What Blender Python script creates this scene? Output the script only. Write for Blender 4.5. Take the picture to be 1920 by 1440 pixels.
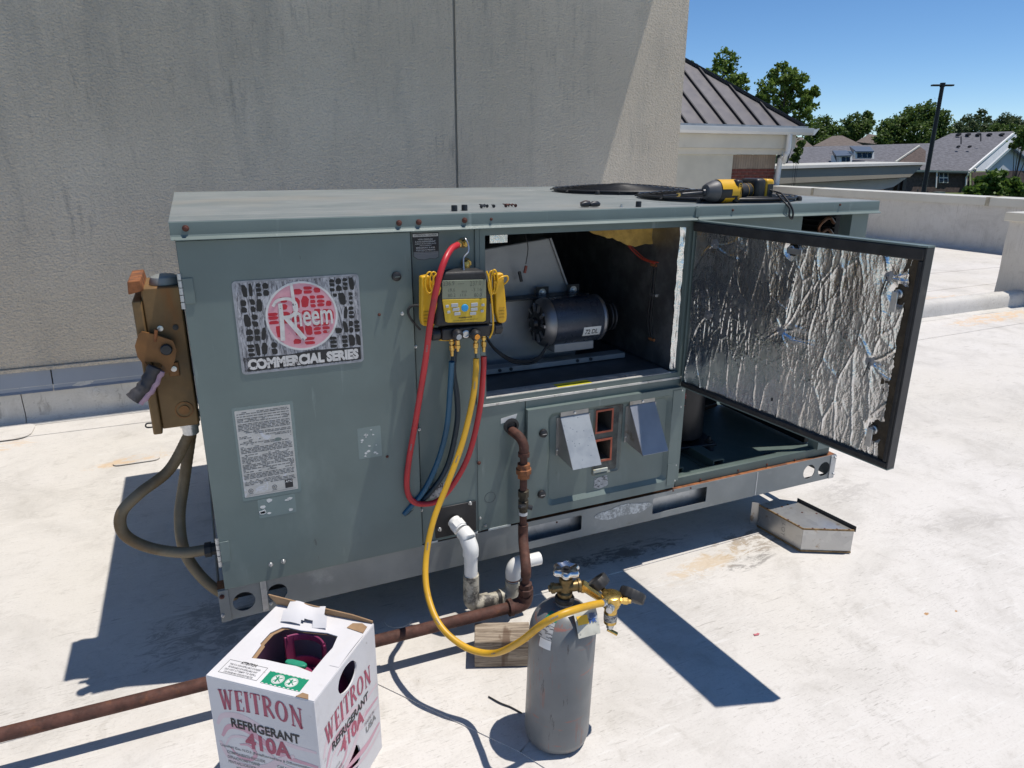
import bpy, math, random
from mathutils import Vector, Matrix, noise
from mathutils.geometry import tessellate_polygon

scene = bpy.context.scene
for _o in list(bpy.data.objects):
    bpy.data.objects.remove(_o)
RNG = random.Random(7)

# ------------------------------------------------------------------ camera
CAM = Vector((0.0570, -1.8058, 1.3920))
YAW, PITCH, ROLL, FPX = 0.42132, 0.31341, 0.00385, 1315.9
_fw = Vector((math.sin(YAW)*math.cos(PITCH), math.cos(YAW)*math.cos(PITCH), -math.sin(PITCH)))
_rt = Vector((math.cos(YAW), -math.sin(YAW), 0.0))
_up = _rt.cross(_fw)
RT = _rt*math.cos(ROLL) + _up*math.sin(ROLL)
UP = _up*math.cos(ROLL) - _rt*math.sin(ROLL)
FW = _fw
cd = bpy.data.cameras.new('camera')
cd.sensor_width = 36.0
cd.lens = FPX/1920.0*36.0
cd.clip_start = 0.02
cd.clip_end = 4000
co = bpy.data.objects.new('camera', cd)
scene.collection.objects.link(co)
co.matrix_world = Matrix(((RT.x, UP.x, -FW.x, CAM.x), (RT.y, UP.y, -FW.y, CAM.y),
                          (RT.z, UP.z, -FW.z, CAM.z), (0, 0, 0, 1)))
scene.camera = co

# ------------------------------------------------------------------ sky, sun, exposure
SUN = Vector((0.295, -0.088, 1.0)).normalized()
w = bpy.data.worlds.new('World')
scene.world = w
w.use_nodes = True
wn = w.node_tree.nodes
bg = wn['Background']
sky = wn.new('ShaderNodeTexSky')
sky.sky_type = 'NISHITA'
sky.sun_disc = False
sky.sun_elevation = math.asin(SUN.z)
sky.sun_rotation = math.atan2(SUN.x, SUN.y)
sky.altitude = 1500
sky.air_density = 0.8
sky.dust_density = 0.0
sky.ozone_density = 3.5
hs = wn.new('ShaderNodeHueSaturation')
hs.inputs['Saturation'].default_value = 1.16
w.node_tree.links.new(sky.outputs[0], hs.inputs['Color'])
w.node_tree.links.new(hs.outputs[0], bg.inputs[0])
bg.inputs[1].default_value = 0.105
sl = bpy.data.lights.new('sun', 'SUN')
sl.energy = 3.9
sl.angle = math.radians(0.53)
sl.color = (1.0, 0.94, 0.86)
so = bpy.data.objects.new('sun', sl)
scene.collection.objects.link(so)
so.location = SUN*30
so.rotation_euler = SUN.to_track_quat('Z', 'Y').to_euler()
scene.view_settings.view_transform = 'Standard'
scene.view_settings.look = 'None'
scene.view_settings.gamma = 1.0
scene.view_settings.exposure = 0.25
scene.view_settings.use_curve_mapping = False
scene.cycles.max_bounces = 8
scene.cycles.diffuse_bounces = 4

# ------------------------------------------------------------------ picture measurements -> places
def ray(px, py):
    return (RT*((px-960.0)/FPX) - UP*((py-720.0)/FPX) + FW)
def at_y(px, py, y):
    d = ray(px, py); return CAM + d*((y-CAM.y)/d.y)
def at_z(px, py, z):
    d = ray(px, py); return CAM + d*((z-CAM.z)/d.z)
def at_x(px, py, x):
    d = ray(px, py); return CAM + d*((x-CAM.x)/d.x)
def at_d(px, py, d):
    return CAM + ray(px, py)*d
def at_plane(px, py, p, n):
    d = ray(px, py); return CAM + d*((p-CAM).dot(n)/d.dot(n))

# ------------------------------------------------------------------ mesh builder
class B:
    def __init__(s):
        s.v = []; s.f = []
    def add(s, vs, fs):
        k = len(s.v)
        s.v += [Vector(p) for p in vs]
        s.f += [tuple(i+k for i in f) for f in fs]
        return s
    def box(s, x0, x1, y0, y1, z0, z1):
        return s.add([(x0,y0,z0),(x1,y0,z0),(x1,y1,z0),(x0,y1,z0),(x0,y0,z1),(x1,y0,z1),(x1,y1,z1),(x0,y1,z1)],
                     [(0,3,2,1),(4,5,6,7),(0,1,5,4),(1,2,6,5),(2,3,7,6),(3,0,4,7)])
    def obox(s, c, ax, ay, az, hx, hy, hz):
        c = Vector(c); ax, ay, az = Vector(ax).normalized()*hx, Vector(ay).normalized()*hy, Vector(az).normalized()*hz
        return s.add([c-ax-ay-az, c+ax-ay-az, c+ax+ay-az, c-ax+ay-az, c-ax-ay+az, c+ax-ay+az, c+ax+ay+az, c-ax+ay+az],
                     [(0,3,2,1),(4,5,6,7),(0,1,5,4),(1,2,6,5),(2,3,7,6),(3,0,4,7)])
    def bar(s, p0, p1, w_, h_, up=(0,0,1)):
        p0, p1 = Vector(p0), Vector(p1); d = p1-p0; u = Vector(up)
        a = d.cross(u)
        if a.length < 1e-6: a = d.cross(Vector((1,0,0)))
        b = a.cross(d)
        return s.obox((p0+p1)/2, d, a, b, d.length/2, w_/2, h_/2)
    def lathe(s, prof, org, axis=(0,0,1), seg=20, cap=True):
        # prof: list of (radius, distance along axis)
        ax = Vector(axis).normalized(); org = Vector(org)
        t = Vector((1,0,0)) if abs(ax.x) < .9 else Vector((0,1,0))
        a = ax.cross(t).normalized(); b = ax.cross(a)
        vs, fs = [], []
        for r, h in prof:
            for i in range(seg):
                an = 2*math.pi*i/seg
                vs.append(org + ax*h + (a*math.cos(an)+b*math.sin(an))*r)
        n = len(prof)
        for j in range(n-1):
            for i in range(seg):
                i2 = (i+1) % seg
                fs.append((j*seg+i, j*seg+i2, (j+1)*seg+i2, (j+1)*seg+i))
        if cap:
            fs.append(tuple(range(seg))[::-1]); fs.append(tuple((n-1)*seg+i for i in range(seg)))
        return s.add(vs, fs)
    def cyl(s, p0, p1, r0, r1=None, seg=16, cap=True):
        p0, p1 = Vector(p0), Vector(p1)
        return s.lathe([(r0, 0), (r0 if r1 is None else r1, (p1-p0).length)], p0, p1-p0, seg, cap)
    def tube(s, pts, r, seg=10, cap=True, rf=None):
        pts = [Vector(p) for p in pts]
        n = len(pts); vs, fs = [], []
        t0 = (pts[1]-pts[0]).normalized()
        a = t0.cross(Vector((0,0,1)))
        if a.length < 1e-3: a = t0.cross(Vector((1,0,0)))
        a.normalize()
        for k in range(n):
            t = (pts[min(k+1, n-1)]-pts[max(k-1, 0)]).normalized()
            a = (a - t*a.dot(t)).normalized(); b = t.cross(a)
            rr = r if rf is None else rf(k, n)
            for i in range(seg):
                an = 2*math.pi*i/seg
                vs.append(pts[k] + (a*math.cos(an)+b*math.sin(an))*rr)
        for k in range(n-1):
            for i in range(seg):
                i2 = (i+1) % seg
                fs.append((k*seg+i, k*seg+i2, (k+1)*seg+i2, (k+1)*seg+i))
        if cap:
            fs.append(tuple(range(seg))[::-1]); fs.append(tuple((n-1)*seg+i for i in range(seg)))
        return s.add(vs, fs)
    def prism(s, polys, org, u, v, d):
        # polys: outer outline then hole outlines in (a,b); plane org + a*u + b*v, extruded by vector d
        org, u, v, d = Vector(org), Vector(u), Vector(v), Vector(d)
        flat = [p for q in polys for p in q]
        tri = tessellate_polygon([[Vector((p[0], p[1], 0)) for p in q] for q in polys])
        base = [org + u*p[0] + v*p[1] for p in flat]; n = len(flat)
        vs = base + [p+d for p in base]
        fs = []
        if len(polys) == 1:
            fs += [tuple(range(n))[::-1], tuple(range(n, 2*n))]
        else:
            fs += [tuple(t)[::-1] for t in tri] + [tuple(i+n for i in t) for t in tri]
        k = 0
        for q in polys:
            m = len(q)
            for i in range(m):
                j = (i+1) % m
                fs.append((k+i, k+j, k+j+n, k+i+n))
            k += m
        return s.add(vs, fs)
    def sheet(s, fn, nu, nv):
        vs = [fn(i/nu, j/nv) for j in range(nv+1) for i in range(nu+1)]
        fs = [(j*(nu+1)+i, j*(nu+1)+i+1, (j+1)*(nu+1)+i+1, (j+1)*(nu+1)+i) for j in range(nv) for i in range(nu)]
        return s.add(vs, fs)
    def ball(s, c, r, sx=1, sy=1, sz=1, seg=14, rings=8):
        c = Vector(c); vs, fs = [], []
        for j in range(rings+1):
            th = math.pi*j/rings
            for i in range(seg):
                an = 2*math.pi*i/seg
                vs.append(c+Vector((r*sx*math.sin(th)*math.cos(an), r*sy*math.sin(th)*math.sin(an), r*sz*math.cos(th))))
        for j in range(rings):
            for i in range(seg):
                i2 = (i+1) % seg
                fs.append((j*seg+i, (j+1)*seg+i, (j+1)*seg+i2, j*seg+i2))
        return s.add(vs, fs)

def spline(pts, n=8):
    P = [Vector(p) for p in pts]
    P = [P[0]*2-P[1]] + P + [P[-1]*2-P[-2]]
    out = []
    for k in range(1, len(P)-2):
        for i in range(n):
            t = i/n
            a, b, c, d = P[k-1], P[k], P[k+1], P[k+2]
            out.append(0.5*((2*b)+(c-a)*t+(2*a-5*b+4*c-d)*t*t+(3*b-a-3*c+d)*t**3))
    out.append(P[-2])
    return out

def rrect(x0, x1, y0, y1, r, n=5):
    out = []
    for cx, cy, a0 in ((x1-r, y1-r, 0), (x0+r, y1-r, 90), (x0+r, y0+r, 180), (x1-r, y0+r, 270)):
        for i in range(n+1):
            a = math.radians(a0+90*i/n)
            out.append((cx+r*math.cos(a), cy+r*math.sin(a)))
    return out
def circ(cx, cy, r, n=24, ry=None):
    return [(cx+r*math.cos(2*math.pi*i/n), cy+(ry or r)*math.sin(2*math.pi*i/n)) for i in range(n)]

WM = {}
COL = scene.collection
def tag(o, label=None, cat=None, group=None, kind=None):
    if label: o['label'] = label
    if cat: o['category'] = cat
    if group: o['group'] = group
    if kind: o['kind'] = kind
    return o
def obj(name, b, mat, parent=None, local=False, bev=0, smooth=True, ang=35, seg=2):
    me = bpy.data.meshes.new(name)
    inv = None
    if parent is not None and not local:
        inv = WM[parent.name].inverted()
    vs = [tuple(inv @ p) if inv else tuple(p) for p in b.v]
    me.from_pydata(vs, [], b.f)
    me.validate()
    if smooth:
        me.shade_smooth()
        me.set_sharp_from_angle(angle=math.radians(ang))
    me.materials.append(mat)
    o = bpy.data.objects.new(name, me)
    COL.objects.link(o)
    if parent is not None:
        o.parent = parent
        WM[o.name] = WM[parent.name]
    else:
        WM[o.name] = Matrix.Identity(4)
    if bev:
        m = o.modifiers.new('edge', 'BEVEL'); m.width = bev; m.segments = seg; m.limit_method = 'ANGLE'; m.angle_limit = math.radians(40)
    return o
def thing(name, label, cat, loc=(0,0,0), rz=0.0, group=None, rot=None):
    o = bpy.data.objects.new(name, None)
    o.empty_display_size = .05
    COL.objects.link(o)
    o.location = loc
    o.rotation_euler = rot if rot else (0, 0, rz)
    WM[o.name] = Matrix.Translation(Vector(loc)) @ o.rotation_euler.to_matrix().to_4x4()
    return tag(o, label, cat, group)
def share(src, name, mat4, parent):
    o = bpy.data.objects.new(name, src.data)
    COL.objects.link(o); o.parent = parent
    o.matrix_local = WM[parent.name].inverted() @ mat4
    WM[o.name] = mat4
    return o
def single(name, b, mat, label, cat, group=None, kind=None, **k):
    o = obj(name, b, mat, **k); return tag(o, label, cat, group, kind)

# ------------------------------------------------------------------ materials
class N:
    def __init__(s, name):
        s.m = bpy.data.materials.new(name); s.m.use_nodes = True
        s.t = s.m.node_tree; s.p = s.t.nodes['Principled BSDF']
        s.tc = s.t.nodes.new('ShaderNodeTexCoord')
    def n(s, typ, **k):
        x = s.t.nodes.new(typ)
        for a, b in k.items(): setattr(x, a, b)
        return x
    def l(s, a, b): s.t.links.new(a, b)
    def mapped(s, scale=(1,1,1), rot=(0,0,0), loc=(0,0,0)):
        mp = s.n('ShaderNodeMapping')
        mp.inputs['Scale'].default_value = scale; mp.inputs['Rotation'].default_value = rot; mp.inputs['Location'].default_value = loc
        s.l(s.tc.outputs['Object'], mp.inputs['Vector']); return mp.outputs[0]
    def noise(s, vec, scale=5, detail=4, rough=.55, dist=0):
        x = s.n('ShaderNodeTexNoise'); x.inputs['Scale'].default_value = scale; x.inputs['Detail'].default_value = detail
        x.inputs['Roughness'].default_value = rough; x.inputs['Distortion'].default_value = dist
        s.l(vec, x.inputs['Vector']); return x.outputs['Fac']
    def voro(s, vec, scale=5, feature='F1', out='Distance', rnd=1):
        x = s.n('ShaderNodeTexVoronoi'); x.feature = feature; x.inputs['Scale'].default_value = scale
        x.inputs['Randomness'].default_value = rnd
        s.l(vec, x.inputs['Vector']); return x.outputs[out]
    def ramp(s, fac, lo, hi, inv=False):
        x = s.n('ShaderNodeMapRange'); x.interpolation_type = 'SMOOTHSTEP'
        x.inputs['From Min'].default_value = lo; x.inputs['From Max'].default_value = hi
        if inv: x.inputs['To Min'].default_value = 1; x.inputs['To Max'].default_value = 0
        s.l(fac, x.inputs['Value']); return x.outputs[0]
    def mul(s, a, b, op='MULTIPLY'):
        x = s.n('ShaderNodeMath', operation=op)
        for i, q in enumerate((a, b)):
            if isinstance(q, (int, float)): x.inputs[i].default_value = q
            else: s.l(q, x.inputs[i])
        return x.outputs[0]
    def mix(s, fac, a, b):
        x = s.n('ShaderNodeMix', data_type='RGBA')
        if isinstance(fac, (int, float)): x.inputs[0].default_value = fac
        else: s.l(fac, x.inputs[0])
        for i, q in ((6, a), (7, b)):
            if isinstance(q, tuple): x.inputs[i].default_value = (q[0], q[1], q[2], 1)
            else: s.l(q, x.inputs[i])
        return x.outputs[2]
    def col(s, c):
        if isinstance(c, tuple): s.p.inputs['Base Color'].default_value = (c[0], c[1], c[2], 1)
        else: s.l(c, s.p.inputs['Base Color'])
    def set(s, rough=None, metal=None, spec=None):
        for nm, q in (('Roughness', rough), ('Metallic', metal), ('Specular IOR Level', spec)):
            if q is None: continue
            if isinstance(q, (int, float)): s.p.inputs[nm].default_value = q
            else: s.l(q, s.p.inputs[nm])
    def bump(s, h, strength=.3, dist=.002):
        x = s.n('ShaderNodeBump'); x.inputs['Strength'].default_value = strength; x.inputs['Distance'].default_value = dist
        s.l(h, x.inputs['Height']); s.l(x.outputs[0], s.p.inputs['Normal'])

def mat(name, c, rough=.5, metal=0.0, var=.12, vs=9, bump=0.0, bs=150, bd=.001, dirt=None, stretch=(1,1,1), spec=.5):
    """plain painted / moulded / metal surface with mottling, optional dirt layers [(colour, scale, lo, hi, stretch)]"""
    k = N(name)
    v = k.mapped(stretch)
    f = k.noise(v, vs, 5)
    base = k.mix(k.ramp(f, .3, .7), tuple(q*(1-var) for q in c), tuple(min(1, q*(1+var)) for q in c))
    for (dc, ds, lo, hi, st) in (dirt or []):
        fm = k.ramp(k.noise(k.mapped(st, loc=(ds*.37, 1.3, ds*.11)), ds, 6, .65), lo, hi)
        base = k.mix(fm, base, dc)
    k.col(base)
    f2 = k.noise(v, vs*3.1, 3)
    k.set(rough=k.mul(k.mul(k.ramp(f2, .2, .8), .25*rough), .88*rough, 'ADD'), metal=metal, spec=spec)
    if bump: k.bump(k.noise(k.mapped(), bs, 3), bump, bd)
    return k.m
def flat(name, c, rough=.6, metal=0.0):
    k = N(name); k.col(c); k.set(rough, metal); return k.m

def spot(k, x, y, r0, r1, sy=1.0, rot=0.0):
    """1 at a place on the surface fading to 0 at r1 (for stains that have a place of their own)"""
    mp = k.n('ShaderNodeMapping'); mp.vector_type = 'TEXTURE'
    mp.inputs['Location'].default_value = (x, y, 0); mp.inputs['Rotation'].default_value = (0, 0, rot)
    mp.inputs['Scale'].default_value = (1, sy, 1)
    k.l(k.tc.outputs['Object'], mp.inputs['Vector'])
    ln = k.n('ShaderNodeVectorMath', operation='LENGTH'); k.l(mp.outputs[0], ln.inputs[0])
    return k.ramp(ln.outputs['Value'], r0, r1, inv=True)

def membrane(name, base=(.63, .60, .548)):
    k = N(name)
    v = k.mapped()
    big = k.noise(v, .55, 3)
    c = k.mix(k.ramp(big, .35, .65), tuple(q*.96 for q in base), (base[0]*1.02, base[1]*1.03, base[2]*1.07))
    film = k.mul(k.ramp(k.noise(v, 2.3, 10, .68, .8), .44, .72), .50)
    c = k.mix(film, c, (.40, .38, .345))
    mid = k.mul(k.ramp(k.noise(k.mapped(loc=(4, 7, 0)), 11, 9, .75, .6), .50, .72), .42)
    c = k.mix(mid, c, (.36, .335, .295))
    grain = k.mul(k.ramp(k.noise(v, 140, 4, .75), .50, .75), .35)
    c = k.mix(grain, c, (.33, .305, .27))
    # short scratches in many directions, gathered in trodden areas
    for sc, rot, sd, lo, hi, amt in (((26, 210, 1), .45, 1, .60, .68, .46), ((30, 240, 1), -.5, 5, .61, .69, .40), ((22, 180, 1), 1.25, 9, .61, .69, .40), ((34, 260, 1), 2.1, 13, .62, .70, .36), ((9, 120, 1), .15, 17, .62, .70, .5)):
        patch = k.ramp(k.noise(k.mapped(loc=(sd*3.1, sd, 0)), 2.6, 4, .6), .46, .62)
        s_ = k.mul(k.mul(k.ramp(k.noise(k.mapped(sc, (0, 0, rot), (sd, 0, 0)), 1, 3, .6, .8), lo, hi), patch), amt)
        c = k.mix(s_, c, (.215, .195, .17))
    for sc, rot, sd in (((5, 55, 1), .9, 3), ((6, 70, 1), -.3, 8)):
        pale = k.mul(k.mul(k.ramp(k.noise(k.mapped(sc, (0, 0, rot), (sd, 2, 0)), 1, 5, .7, 1.6), .55, .70), k.ramp(k.noise(k.mapped(loc=(sd, 0, 0)), 1.2, 3), .42, .60)), .55)
        c = k.mix(pale, c, (.70, .69, .665))
    speck = k.mul(k.ramp(k.noise(k.mapped(loc=(1, 5, 0)), 95, 3, .7), .64, .74), .5)
    c = k.mix(k.mul(speck, k.ramp(big, .4, .6)), c, (.24, .21, .18))
    dots = k.ramp(k.voro(v, 9), .010, .022, inv=True)
    c = k.mix(k.mul(dots, .6), c, (.16, .13, .10))
    return k, c
k, c = membrane('roof_membrane')
wob2 = k.mul(k.ramp(k.noise(k.mapped((1, 2.2, 1), (0, 0, .25)), 9, 10, .80, 1.4), .36, .66), .85)
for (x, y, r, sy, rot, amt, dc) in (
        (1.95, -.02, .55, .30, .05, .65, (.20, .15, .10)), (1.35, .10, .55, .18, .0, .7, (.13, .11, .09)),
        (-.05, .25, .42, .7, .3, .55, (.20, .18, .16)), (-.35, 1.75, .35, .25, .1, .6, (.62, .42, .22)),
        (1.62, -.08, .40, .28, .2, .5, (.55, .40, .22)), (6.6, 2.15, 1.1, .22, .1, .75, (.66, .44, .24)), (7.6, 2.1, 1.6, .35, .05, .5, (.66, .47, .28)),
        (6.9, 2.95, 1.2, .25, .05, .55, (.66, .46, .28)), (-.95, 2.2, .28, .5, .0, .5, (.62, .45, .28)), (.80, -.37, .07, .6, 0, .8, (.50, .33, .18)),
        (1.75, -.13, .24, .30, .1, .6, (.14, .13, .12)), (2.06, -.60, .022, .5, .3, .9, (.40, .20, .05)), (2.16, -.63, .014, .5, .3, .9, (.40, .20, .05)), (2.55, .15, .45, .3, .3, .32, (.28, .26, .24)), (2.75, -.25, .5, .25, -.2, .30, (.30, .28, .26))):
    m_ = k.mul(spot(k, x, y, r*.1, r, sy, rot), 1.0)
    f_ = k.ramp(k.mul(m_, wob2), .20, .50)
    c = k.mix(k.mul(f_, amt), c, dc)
k.col(c); k.set(rough=.62, spec=.3)
k.bump(k.noise(k.mapped(), 14, 6, .7), .25, .004)
M_ROOF = k.m
k, c = membrane('wall_membrane', (.60, .575, .52)); k.col(c); k.set(rough=.55, spec=.35); k.bump(k.noise(k.mapped(), 6, 4), .3, .01)
M_FLASH = k.m

k = N('stucco')
v = k.mapped()
c = k.mix(k.ramp(k.noise(v, .8, 5), .35, .65), (.61, .535, .43), (.71, .63, .515))
st = k.mul(k.ramp(k.noise(k.mapped((24, 1, 3.2)), 1, 8, .78), .50, .70), k.ramp(k.noise(k.mapped((1.6, 1, 1.0)), 1.2, 5, .6), .40, .64))
c = k.mix(k.mul(st, .60), c, (.19, .185, .175))
broad = k.mul(k.ramp(k.noise(k.mapped((3.2, 1, .8), loc=(3, 0, 1)), 1, 5, .65), .48, .72), .5)
c = k.mix(broad, c, (.36, .34, .30))
fine = k.ramp(k.noise(k.mapped((1, 1, 1.5)), 95, 4, .72), .52, .66)
c = k.mix(k.mul(fine, .50), c, (.27, .245, .205))
k.col(c); k.set(rough=.9, spec=.2)
h = k.mul(k.noise(k.mapped((1, 1, 1.6)), 62, 5, .68, .6), k.mul(k.voro(v, 85), .5), 'ADD')
k.bump(h, .9, .011)
M_STUCCO = k.m

GREEN = (.138, .178, .168)
M_GREEN = mat('green_enamel', GREEN, .42, 0, .07, 6, dirt=[((.19, .235, .22), 3, .62, .8, (1, 1, .4)), ((.09, .115, .108), 5, .66, .82, (2, 1, .5)), ((.21, .255, .24), 26, .63, .74, (1, 1, .10)), ((.085, .10, .09), 40, .68, .74, (1, 1, .25))])
_k = M_GREEN.node_tree
_tc = _k.nodes['Texture Coordinate']; _n = _k.nodes.new('ShaderNodeTexNoise'); _n.inputs['Scale'].default_value = 4.5; _n.inputs['Detail'].default_value = 1.5
_b = _k.nodes.new('ShaderNodeBump'); _b.inputs['Strength'].default_value = .35; _b.inputs['Distance'].default_value = .006
_k.links.new(_tc.outputs['Object'], _n.inputs['Vector']); _k.links.new(_n.outputs['Fac'], _b.inputs['Height']); _k.links.new(_b.outputs[0], _k.nodes['Principled BSDF'].inputs['Normal'])
M_GREEN_IN = mat('green_pan_paint', (.082, .115, .106), .5, 0, .1, 8, dirt=[((.20, .12, .07), 9, .66, .78, (1, 1, 1))])
k = N('green_weathered_top')
v = k.mapped()
c = k.mix(k.ramp(k.noise(v, 4, 5), .3, .7), (.165, .190, .188), (.225, .242, .238))
c = k.mix(k.mul(k.ramp(k.noise(k.mapped((1.5, 14, 1)), 2, 6, .7), .45, .75), .6), c, (.33, .345, .33))
c = k.mix(k.mul(k.ramp(k.noise(k.mapped(loc=(3, 1, 0)), 7, 7, .75, .8), .58, .74), .5), c, (.46, .48, .46))
c = k.mix(k.mul(k.ramp(k.noise(k.mapped(loc=(8, 4, 0)), 2.2, 5), .52, .72), .5), c, (.27, .25, .21))
k.col(c); k.set(rough=.52); M_TOP = k.m
k = N('galvanized')
v = k.mapped()
c = k.mix(k.voro(v, 55, out='Color'), (.40, .42, .44), (.52, .54, .56))
c = k.mix(k.mul(k.ramp(k.noise(v, 6, 6, .7), .55, .75), .6), c, (.30, .29, .27))
k.col(c); k.set(rough=k.mul(k.mul(k.noise(v, 30, 4), .3), .28, 'ADD'), metal=.85); M_GALV = k.m
M_RAIL = mat('rail_paint', (.225, .245, .25), .45, .35, .10, 7, dirt=[((.34, .36, .36), 6, .58, .75, (1, 1, 1)), ((.36, .28, .14), 5, .68, .80, (5, 1, .5)), ((.12, .12, .11), 11, .68, .8, (1, 1, 1))])
k = N('worn_rail_patch')
v = k.mapped(); c = k.mix(k.ramp(k.noise(v, 90, 5, .8), .42, .6), (.26, .28, .285), (.55, .58, .60)); k.col(c); k.set(.5, .3); M_RAILWORN = k.m
M_RUST = mat('rusted_pipe', (.082, .034, .024), .78, .1, .35, 30, .5, 220, .0015, dirt=[((.16, .062, .03), 25, .58, .75, (1, 1, 1)), ((.26, .21, .15), 22, .69, .77, (1, 1, 1)), ((.05, .03, .025), 9, .6, .75, (1, 1, 1))])
M_RUST2 = mat('rust_orange', (.25, .095, .035), .85, .05, .35, 40, .5, 300, .001, dirt=[((.12, .05, .03), 22, .5, .7, (1, 1, 1))])
M_RUSTCAP = mat('rust_washer', (.10, .035, .025), .8, .1, .3, 90)
M_DISC = mat('rusted_disconnect', (.19, .115, .046), .55, .25, .25, 9, dirt=[((.24, .105, .03), 6, .52, .72, (2, 2, .5)), ((.085, .062, .034), 4, .5, .75, (1, 1, 1))])
M_DISC2 = mat('rusted_lever_plate', (.20, .092, .028), .5, .3, .22, 20, dirt=[((.10, .06, .03), 18, .55, .75, (1, 1, 1))])
M_GRIP = mat('dark_grip', (.045, .042, .045), .6, 0, .2, 60, .3, 300)
M_GRIPPINK = mat('faded_pink_grip', (.42, .28, .36), .6, 0, .1, 30)
M_BLACK = mat('black_plastic', (.018, .018, .02), .45, 0, .2, 20)
M_RUBBER = mat('black_rubber', (.02, .02, .021), .6, 0, .25, 60, .2, 300)
M_DARKMETAL = mat('dark_metal', (.035, .037, .042), .4, .4, .2, 14, dirt=[((.09, .085, .08), 12, .6, .8, (1, 1, 1))])
M_CHROME = flat('chrome_plate', (.62, .63, .65), .18, 1.0)
M_ZINC = mat('zinc_hardware', (.55, .56, .57), .32, .9, .12, 60)
M_BRASS = mat('brass', (.62, .42, .13), .28, .95, .18, 60, dirt=[((.22, .15, .06), 40, .6, .76, (1, 1, 1))])
M_BRASSOLD = mat('tarnished_brass', (.20, .14, .06), .45, .7, .3, 50)
M_PVC = mat('white_pvc', (.78, .78, .75), .35, 0, .04, 20, dirt=[((.55, .52, .42), 14, .66, .8, (1, 1, 1))])
M_PVCDIRTY = mat('dirty_pvc', (.44, .41, .33), .55, 0, .2, 18, dirt=[((.06, .055, .05), 16, .46, .60, (1, 1, 1)), ((.66, .65, .60), 30, .6, .72, (1, 1, 1))])
M_WOOD = None
k = N('weathered_wood')
v = k.mapped((2, 26, 26))
g = k.noise(v, 3, 7, .7, .8)
c = k.mix(k.ramp(g, .35, .65), (.15, .115, .085), (.40, .335, .26))
c = k.mix(k.ramp(k.noise(k.mapped((3, 60, 60)), 2, 5, .75), .60, .68), c, (.06, .045, .035))
c = k.mix(k.mul(k.ramp(k.noise(k.mapped((18, 6, 3)), 1, 3), .58, .66), .7), c, (.10, .06, .04))
k.col(c); k.set(.9, spec=.15); k.bump(g, .7, .004); M_WOOD = k.m
M_CONDUIT = mat('stained_conduit', (.20, .155, .095), .6, .1, .2, 10, dirt=[((.14, .085, .035), 5, .48, .7, (1, 1, 1)), ((.22, .19, .14), 8, .6, .8, (1, 1, 1))])
M_RED = mat('red_hose', (.47, .022, .030), .42, 0, .12, 12, dirt=[((.28, .035, .04), 20, .6, .78, (1, 1, 1))])
M_BLUE = mat('blue_hose', (.013, .085, .155), .4, 0, .15, 12)
M_BLUESHADE = mat('shaded_blue_hose', (.012, .028, .043), .42, 0, .15, 12)  # darker copy of the blue hose: shade painted into the second strand
M_YELLOW = mat('yellow_hose', (.60, .335, .018), .42, 0, .1, 16, dirt=[((.40, .22, .03), 24, .6, .76, (1, 1, 1))])
M_TOOLYEL = mat('yellow_plastic', (.72, .40, .012), .4, 0, .06, 20, dirt=[((.45, .25, .02), 30, .66, .8, (1, 1, 1))])
M_YELFACE = mat('yellow_faceplate', (.60, .40, .02), .45, 0, .06, 30, dirt=[((.35, .25, .04), 40, .62, .8, (1, 1, 1))])
M_LCD = mat('lcd_glass', (.215, .235, .17), .15, 0, .04, 10)
M_LCDINK = flat('lcd_segments', (.075, .085, .065), .3)
M_BTN = flat('grey_button', (.42, .44, .45), .5)
M_BTNBLUE = flat('blue_button', (.02, .30, .62), .4)
M_WHITE = mat('white_paint', (.74, .74, .72), .5, 0, .06, 12, dirt=[((.52, .49, .42), 6, .62, .8, (1, 1, 1))])
M_INKBLACK = flat('black_ink', (.03, .028, .03), .7)
M_INKWHITE = mat('white_ink', (.62, .62, .60), .6, 0, .1, 30)
M_INKGREY = flat('grey_ink', (.22, .22, .22), .7)
M_CARD = mat('white_cardboard', (.64, .63, .64), .75, 0, .05, 6, .35, 22, .004, dirt=[((.48, .46, .45), 9, .58, .8, (1, 1, .4)), ((.40, .38, .37), 30, .66, .74, (1, 1, 1))])
M_KRAFT = mat('brown_cardboard', (.30, .19, .105), .85, 0, .12, 30, .3, 120)
M_MAROON = mat('maroon_steel', (.26, .040, .110), .42, 0, .15, 14)
M_PINKINK = mat('pink_ink', (.60, .36, .42), .75, 0, .06, 12)
M_PINKPALE = mat('pale_pink_ink', (.66, .54, .57), .75, 0, .04, 12)
M_ROSEINK = mat('rose_ink', (.40, .10, .145), .75, 0, .10, 20)
M_GREENINK = flat('green_ink', (.0, .23, .12), .6)
M_VALVEGREEN = mat('green_valve_handle', (.02, .26, .16), .45, 0, .1, 30)
k = N('cylinder_paint')
v = k.mapped()
c = k.mix(k.ramp(k.noise(v, 7, 5), .3, .7), (.135, .145, .15), (.175, .185, .19))
scr = k.mul(k.ramp(k.noise(k.mapped((70, 70, 9)), 1, 5, .75), .55, .62), k.ramp(k.noise(v, 9, 3), .42, .56))
c = k.mix(k.mul(scr, .55), c, (.24, .105, .08))
c = k.mix(k.mul(k.ramp(k.noise(k.mapped((8, 8, 60), loc=(2, 3, 4)), 1, 5, .8), .60, .66), .7), c, (.30, .12, .09))
c = k.mix(k.mul(k.ramp(k.noise(k.mapped((90, 90, 14), loc=(9, 1, 0)), 1, 4, .7), .64, .70), .7), c, (.045, .04, .04))
k.col(c); k.set(k.mul(k.mul(k.noise(v, 25, 4), .35), .22, 'ADD')); M_CYL = k.m
k = N('crumpled_foil')
v = k.mapped()
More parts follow.
